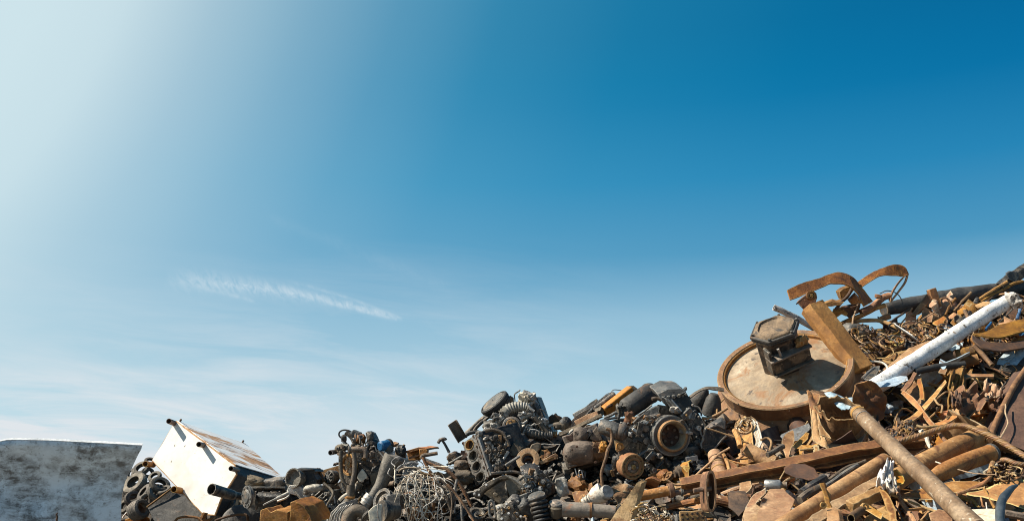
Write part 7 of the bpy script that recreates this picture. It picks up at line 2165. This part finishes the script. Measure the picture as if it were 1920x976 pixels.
def fill_piece(px, py, kind, size, mat, tone):
    r = GEO
    c, e1, e2, n = frame_at(px, py)
    a = r.uniform(0, math.pi)
    u = (e1 * math.cos(a) + e2 * math.sin(a) + n * r.gauss(0, .28)).normalized()
    w = n.cross(u).normalized()
    w = (w + n * r.gauss(0, .35)).normalized()
    m = u.cross(w).normalized()
    if m.dot(n) < 0:
        m = -m
    c = c + n * r.uniform(.0, .10)
    s = size
    mb = MB()
    ang = 35
    if kind == 'pipe_offcut':
        q = s * r.uniform(.10, .2)
        mb.pipe([c - u * s * .6, c + u * s * .6], [q, q * r.uniform(.9, 1.05)], .22, 14, 1)
    elif kind == 'bent_rod':
        q = s * r.uniform(.03, .06)
        pts = [c + u * s * (-.9 + .6 * j) + w * s * r.gauss(0, .22) + m * s * r.gauss(.05, .12) for j in range(4)]
        mb.tube(pts, q, 7, 4, wob=.1)
    elif kind == 'bent_wire':
        pts = [c + u * s * (-.9 + .45 * j) + w * s * r.gauss(0, .3) + m * s * r.gauss(.12, .14) for j in range(5)]
        mb.tube(pts, r.uniform(.0035, .008), 6, 4)
    elif kind == 'steel_strip':
        wd = s * r.uniform(.10, .22)
        bend = r.uniform(-.5, .5)
        pts = [c + u * s * (-.8 + .4 * j) + m * s * bend * math.sin(j * .8) * .5 for j in range(5)]
        tw = r.uniform(-.5, .5)
        wv = [(w * math.cos(tw * j) + m * math.sin(tw * j)) * wd for j in range(5)]
        mb.ribbon([p + q for p, q in zip(pts, wv)], [p - q for p, q in zip(pts, wv)], .008, 3)
    elif kind == 'plate':
        k = r.choice([4, 5, 5, 6])
        t0 = r.uniform(0, 6.28)
        asp = r.uniform(.45, .9)
        poly = [c + (u * math.cos(t0 + 6.283 * j / k) + w * asp * math.sin(t0 + 6.283 * j / k)) * s * .62 * r.uniform(.65, 1.15) for j in range(k)]
        mb.prism(poly, -m * r.uniform(.006, .03))
    elif kind == 'crumpled_sheet':
        g = []
        sd = r.uniform(0, 50)
        for i in range(8):
            g.append([c + u * s * (i / 7 - .5) * 1.2 + w * s * (j / 6 - .5) * .9 * (1 + .25 * mnoise.noise(V((i * .5, j * .5, sd)))) + m * s * (.30 * mnoise.noise(V((i * .42, j * .42, sd))) + .18 * mnoise.noise(V((i * .9, j * .9, sd)))) for j in range(7)])
        mb.sheet(g, .007)
        ang = 55
    elif kind == 'angle_iron':
        q = s * r.uniform(.12, .2)
        mb.sweep([c - u * s * .75, c + u * s * .75], [(0, 0), (q, 0), (q, .008), (.008, .008), (.008, q), (0, q)], m)
    elif kind == 'scrap_lump':
        mb.blob(c, u * s * .5, w * s * .38, m * s * .32, .6, r.uniform(0, 60), 12, 8, .4)
        ang = 50
    elif kind == 'ring':
        R = s * .42
        mb.lathe(c, (m + u * r.gauss(0, .3)), [(-R * .2, R), (R * .2, R), (R * .24, R * .94), (R * .24, R * .68), (-R * .2, R * .66)], 26, closed=True)
    elif kind == 'bracket':
        q = s * .5
        poly = [(-1, -.5), (-.4, -.6), (-.3, .1), (.35, .15), (.4, -.5), (.9, -.45), (1, .45), (.1, .62), (-.9, .5)]
        mb.prism([c + u * x * q + w * y * q * r.uniform(.9, 1.1) for x, y in poly], -m * r.uniform(.012, .04))
    elif kind == 'bolt':
        q = s * .10
        ax = (m * .5 + u).normalized()
        mb.lathe(c, ax, [(-s * .5, q), (s * .28, q), (s * .28, q * 2), (s * .42, q * 2), (s * .46, q * 1.6), (s * .46, 0)], 8)
    elif kind == 'hose':
        q = s * r.uniform(.06, .10)
        R = s * r.uniform(.4, .8)
        t0 = r.uniform(0, 6.28)
        sp = r.uniform(.5, 1.1)
        mb.tube([c + (u * math.cos(t0 + j * sp) + w * math.sin(t0 + j * sp)) * R + m * s * r.gauss(.1, .12) for j in range(5)], q, 8, 5)
    elif kind == 'pulley':
        R = s * .42
        mb.lathe(c, (m * 1.0 + n * .4 + u * r.gauss(0, .4)), [(-R * .4, 0), (-R * .4, R * .9), (-R * .25, R), (-R * .05, R * .84), (R * .12, R), (R * .2, R), (R * .2, R * .74), (-R * .02, R * .6), (0, R * .3), (R * .24, R * .26), (R * .24, 0)], 26)
    elif kind == 'casting':
        mb.blob(c, u * s * .55, w * s * .42, m * s * .36, .40, r.uniform(0, 90), 20, 12, .9)
        for j in range(3):
            pass
        ang = 50
    elif kind == 'cover':
        q = s * .55
        poly = [(-1, -.4), (-.6, -.62), (.5, -.6), (.95, -.3), (1, .3), (.6, .6), (-.5, .55), (-.95, .3)]
        f = [c + u * x * q + w * y * q for x, y in poly]
        b = [c + u * x * q * .82 + w * y * q * .8 + m * s * .16 for x, y in poly]
        mb.loft(f, b)
    elif kind == 'housing':
        R = s * .34
        ax = (u + m * r.gauss(.2, .4)).normalized()
        mb.lathe(c, ax, [(-s * .5, 0), (-s * .5, R * .55), (-s * .38, R * .6), (-s * .34, R), (s * .1, R), (s * .14, R * 1.18), (s * .2, R * 1.18), (s * .22, R * .7), (s * .42, R * .5), (s * .42, 0)], 20)
    FILL.append(dict(px=px, py=py, kind=kind, size=size, tone=tone, mb=mb, mat=mat, ang=ang, flat=a))


RK = ['pipe_offcut'] * 2 + ['bent_rod'] * 9 + ['steel_strip'] * 7 + ['plate'] * 5 + ['crumpled_sheet'] * 8 + ['angle_iron'] * 3 + ['scrap_lump'] * 3 + ['ring'] * 1 + ['bracket'] * 3 + ['bolt'] * 2
DK = ['casting'] * 3 + ['hose'] * 4 + ['pulley'] * 2 + ['cover'] * 3 + ['housing'] * 4 + ['bracket'] * 3 + ['pipe_offcut'] * 3 + ['bolt'] * 2 + ['bent_rod'] * 3 + ['steel_strip'] * 2
RM = [('rust_brown', 'brown')] * 5 + [('rust_tan', 'tan')] * 4 + [('rust_orange', 'orange')] * 3 + [('rust_dark', 'dark rusty')] * 4 + [('rust_bright', 'pale tan')] + [('iron_brown', 'dusty brown'), ('steel', 'bare grey'), ('tank_grey', 'charred grey'), ('tank_grey', 'charred grey'), ('bark', 'peeling pale'), ('blue_pale', 'worn pale blue'), ('iron_black', 'black')]
DM = [('iron_black', 'black'), ('iron_grey', 'dusty grey'), ('iron_brown', 'dusty brown'), ('alu_dark', 'grimy grey'), ('alu', 'pale grey'), ('rust_brown', 'rusty brown'), ('iron_black', 'black'), ('iron_brown', 'dusty brown'), ('iron_brown', 'dusty brown'), ('rust_dark', 'dark rusty')]


def scatter(n, x0, x1, kinds, mats, sizes, ymin=None, sep=15):
    pts = []
    tries = 0
    while len(pts) < n and tries < n * 60:
        tries += 1
        px = GEO.uniform(x0, x1)
        top = interp(SKY, px) + 14
        if ymin:
            top = max(top, interp(ymin, px))
        py = top + (992 - top) * GEO.random()
        if top > 985 or ((px - 1470) / 165) ** 2 + ((py - 730) / 112) ** 2 < 1:      # keep the railway wheel clear
            continue
        if any((px - a) ** 2 + (py - b) ** 2 < sep * sep for a, b in pts):
            continue
        pts.append((px, py))
        mt = GEO.choice(mats)
        fill_piece(px, py, GEO.choice(kinds), GEO.uniform(*sizes) * (1.25 if GEO.random() < .2 else 1), mt[0], mt[1])


scatter(380, 1330, 1925, RK, RM, (.08, .25), [(1330, 800), (1400, 760), (1500, 735), (1600, 640), (1925, 545)], 13)
scatter(64, 1340, 1925, ['bent_rod'] * 5 + ['steel_strip'] * 4 + ['angle_iron'] * 3 + ['pipe_offcut'] * 1, RM, (.32, .62), [(1340, 830), (1400, 790), (1500, 760), (1600, 720), (1925, 640)], 24)
scatter(44, 1380, 1925, ['crumpled_sheet'], RM[:14], (.22, .38), [(1380, 830), (1500, 770), (1600, 670), (1925, 580)], 40)
scatter(130, 1345, 1925, ['bent_wire'], [('rust_brown', 'brown'), ('rust_tan', 'tan'), ('rust_dark', 'dark rusty'), ('iron_black', 'black'), ('rust_orange', 'orange')], (.14, .36), [(1345, 815), (1400, 775), (1500, 745), (1600, 650), (1925, 560)], 16)
scatter(46, 1050, 1380, RK, RM, (.09, .2), [(1050, 930), (1380, 850)], 17)
scatter(150, 555, 1330, DK, DM, (.07, .19), [(555, 905), (650, 885), (850, 850), (1000, 825), (1330, 800)], 16)
scatter(26, 420, 640, DK, DM, (.10, .2), [(420, 940), (640, 900)], 16)

WORDS = {'bent_wire': ('bent wire', 'wire'), 'pipe_offcut': ('pipe offcut', 'pipe'), 'bent_rod': ('bent rod', 'rod'), 'steel_strip': ('steel strip', 'metal strip'), 'plate': ('steel plate piece', 'plate'), 'crumpled_sheet': ('crumpled sheet piece', 'sheet metal'),
         'angle_iron': ('angle iron piece', 'angle iron'), 'scrap_lump': ('scrap lump', 'scrap lump'), 'ring': ('metal ring', 'ring'), 'bracket': ('notched bracket', 'bracket'), 'bolt': ('loose bolt', 'bolt'),
         'hose': ('curled hose', 'hose'), 'pulley': ('grooved pulley', 'pulley'), 'casting': ('lumpy casting', 'casting'), 'cover': ('shallow cover', 'cover'), 'housing': ('round housing', 'housing')}
GROUPS = {k: v[0] + 's lying loose in the scrap heap' for k, v in WORDS.items()}


def fill_label(f, used):
    px, py = f['px'], f['py']
    lm = sorted(LANDMARKS, key=lambda q: (q[0] - px) ** 2 + (q[1] - py) ** 2)
    size = 'small' if f['size'] < .14 else ('mid sized' if f['size'] < .2 else ('large' if f['size'] < .3 or f['kind'] == 'crumpled_sheet' else 'long'))
    noun = WORDS[f['kind']][0]
    deg = math.degrees(f['flat']) % 180
    pose = 'lying level' if (deg < 22 or deg > 158) else ('standing upright' if 68 < deg < 112 else ('leaning right' if deg < 90 else 'leaning left'))
    longish = f['kind'] in ('bent_wire', 'pipe_offcut', 'bent_rod', 'steel_strip', 'angle_iron', 'bolt', 'housing')

    def rel(q):
        dx, dy = px - q[0], py - q[1]
        if abs(dx) < 22 and abs(dy) < 22:
            return 'close beside the ' + q[2]
        if abs(dx) > abs(dy) * 1.8:
            return ('right of the ' if dx > 0 else 'left of the ') + q[2]
        if abs(dy) > abs(dx) * 1.8:
            return ('below the ' if dy > 0 else 'above the ') + q[2]
        return ('below and right of the ' if dx > 0 else 'below and left of the ') if dy > 0 and False else (('lower right of the ' if dx > 0 else 'lower left of the ') if dy > 0 else ('upper right of the ' if dx > 0 else 'upper left of the ')) + q[2]
    base = size + ' ' + f['tone'] + ' ' + noun + (' ' + pose if longish else '')
    opts = [base + ' ' + rel(lm[0]), base + ' ' + rel(lm[0]) + ' and ' + rel(lm[1]), base + ' ' + rel(lm[1]), base + ' ' + rel(lm[2]), base + ' ' + rel(lm[1]) + ' and ' + rel(lm[2])]
    for o in opts:
        if o not in used and len(o.split()) <= 16:
            used.add(o)
            return o
    return opts[0]


used = set()
for f in FILL:
    nm = {'plate': 'steel_plate', 'ring': 'metal_ring', 'bolt': 'loose_bolt', 'cover': 'metal_cover', 'housing': 'round_housing'}.get(f['kind'], f['kind'])
    o = make_obj(nm, f['mb'], f['mat'], f['ang'], rough={'plate': .010, 'steel_strip': .008, 'bracket': .007, 'angle_iron': .008, 'cover': .006, 'pipe_offcut': .004}.get(f['kind'], 0), cut=.05)
    lo = V([min(v.co[i] for v in o.data.vertices) for i in range(3)])
    hi = V([max(v.co[i] for v in o.data.vertices) for i in range(3)])
    base = V(((lo.x + hi.x) / 2, (lo.y + hi.y) / 2, lo.z))
    o.data.transform(Matrix.Translation(-base))
    o.location = base
    o['label'] = fill_label(f, used)
    o['category'] = WORDS[f['kind']][1]
    o['group'] = GROUPS[f['kind']]


def chips(name, n, x0, x1, ymin, mat, szs):
    """countless small chips, flakes and wires covering the heap: one object"""
    mb = MB()
    r = GEO
    for i in range(n):
        px = r.uniform(x0, x1)
        top = max(interp(SKY, px) + 12, interp(ymin, px))
        py = r.uniform(top, 1110)
        c, e1, e2, nn = frame_at(px, py)
        c = c + nn * r.uniform(-.08, .03)
        a = r.uniform(0, 6.28)
        u = (e1 * math.cos(a) + e2 * math.sin(a) + nn * r.gauss(0, .4)).normalized()
        w = nn.cross(u).normalized()
        w = (w + nn * r.gauss(0, .5)).normalized()
        m = u.cross(w).normalized()
        s = r.uniform(*szs) * r.uniform(.5, 1)
        k = r.random()
        if k < .35:
            mb.obox(c, u * s * r.uniform(.6, 1.6), w * s * r.uniform(.08, .2), m * s * r.uniform(.04, .12))
        elif k < .75:
            poly = [c + (u * math.cos(j * 1.5708) * r.uniform(.5, 1.2) + w * math.sin(j * 1.5708) * r.uniform(.4, 1)) * s * .7 for j in range(4)]
            mb.prism(poly, m * s * r.uniform(.06, .4))
        else:
            h = [V((x, y, z)) for z in (-1, 1) for x, y in ((-1, -1), (1, -1), (1, 1), (-1, 1))]
            q = [c + (u * p.x * r.uniform(.4, 1.1) + w * p.y * r.uniform(.4, 1) + m * p.z * r.uniform(.3, .8)) * s * .5 for p in h]
            mb.add(q, [(3, 2, 1, 0), (4, 5, 6, 7), (0, 1, 5, 4), (1, 2, 6, 5), (2, 3, 7, 6), (3, 0, 4, 7)])
    me = bpy.data.meshes.new(name)
    me.from_pydata([tuple(x) for x in mb.v], [], mb.f)
    me.materials.append(M[mat])
    o = bpy.data.objects.new(name, me)
    COL.objects.link(o)
    o['kind'] = 'stuff'


chips('rusty_scrap_chips', 8500, 1320, 2000, [(1320, 830), (1400, 770), (2000, 500)], 'chips', (.03, .10))
chips('rusty_scrap_chips', 900, 1040, 1340, [(1040, 930), (1340, 860)], 'chips', (.03, .08))
chips('dark_scrap_chips', 5200, 420, 1340, [(420, 930), (600, 905), (850, 865), (1000, 835), (1340, 780)], 'chips_dark', (.03, .09))
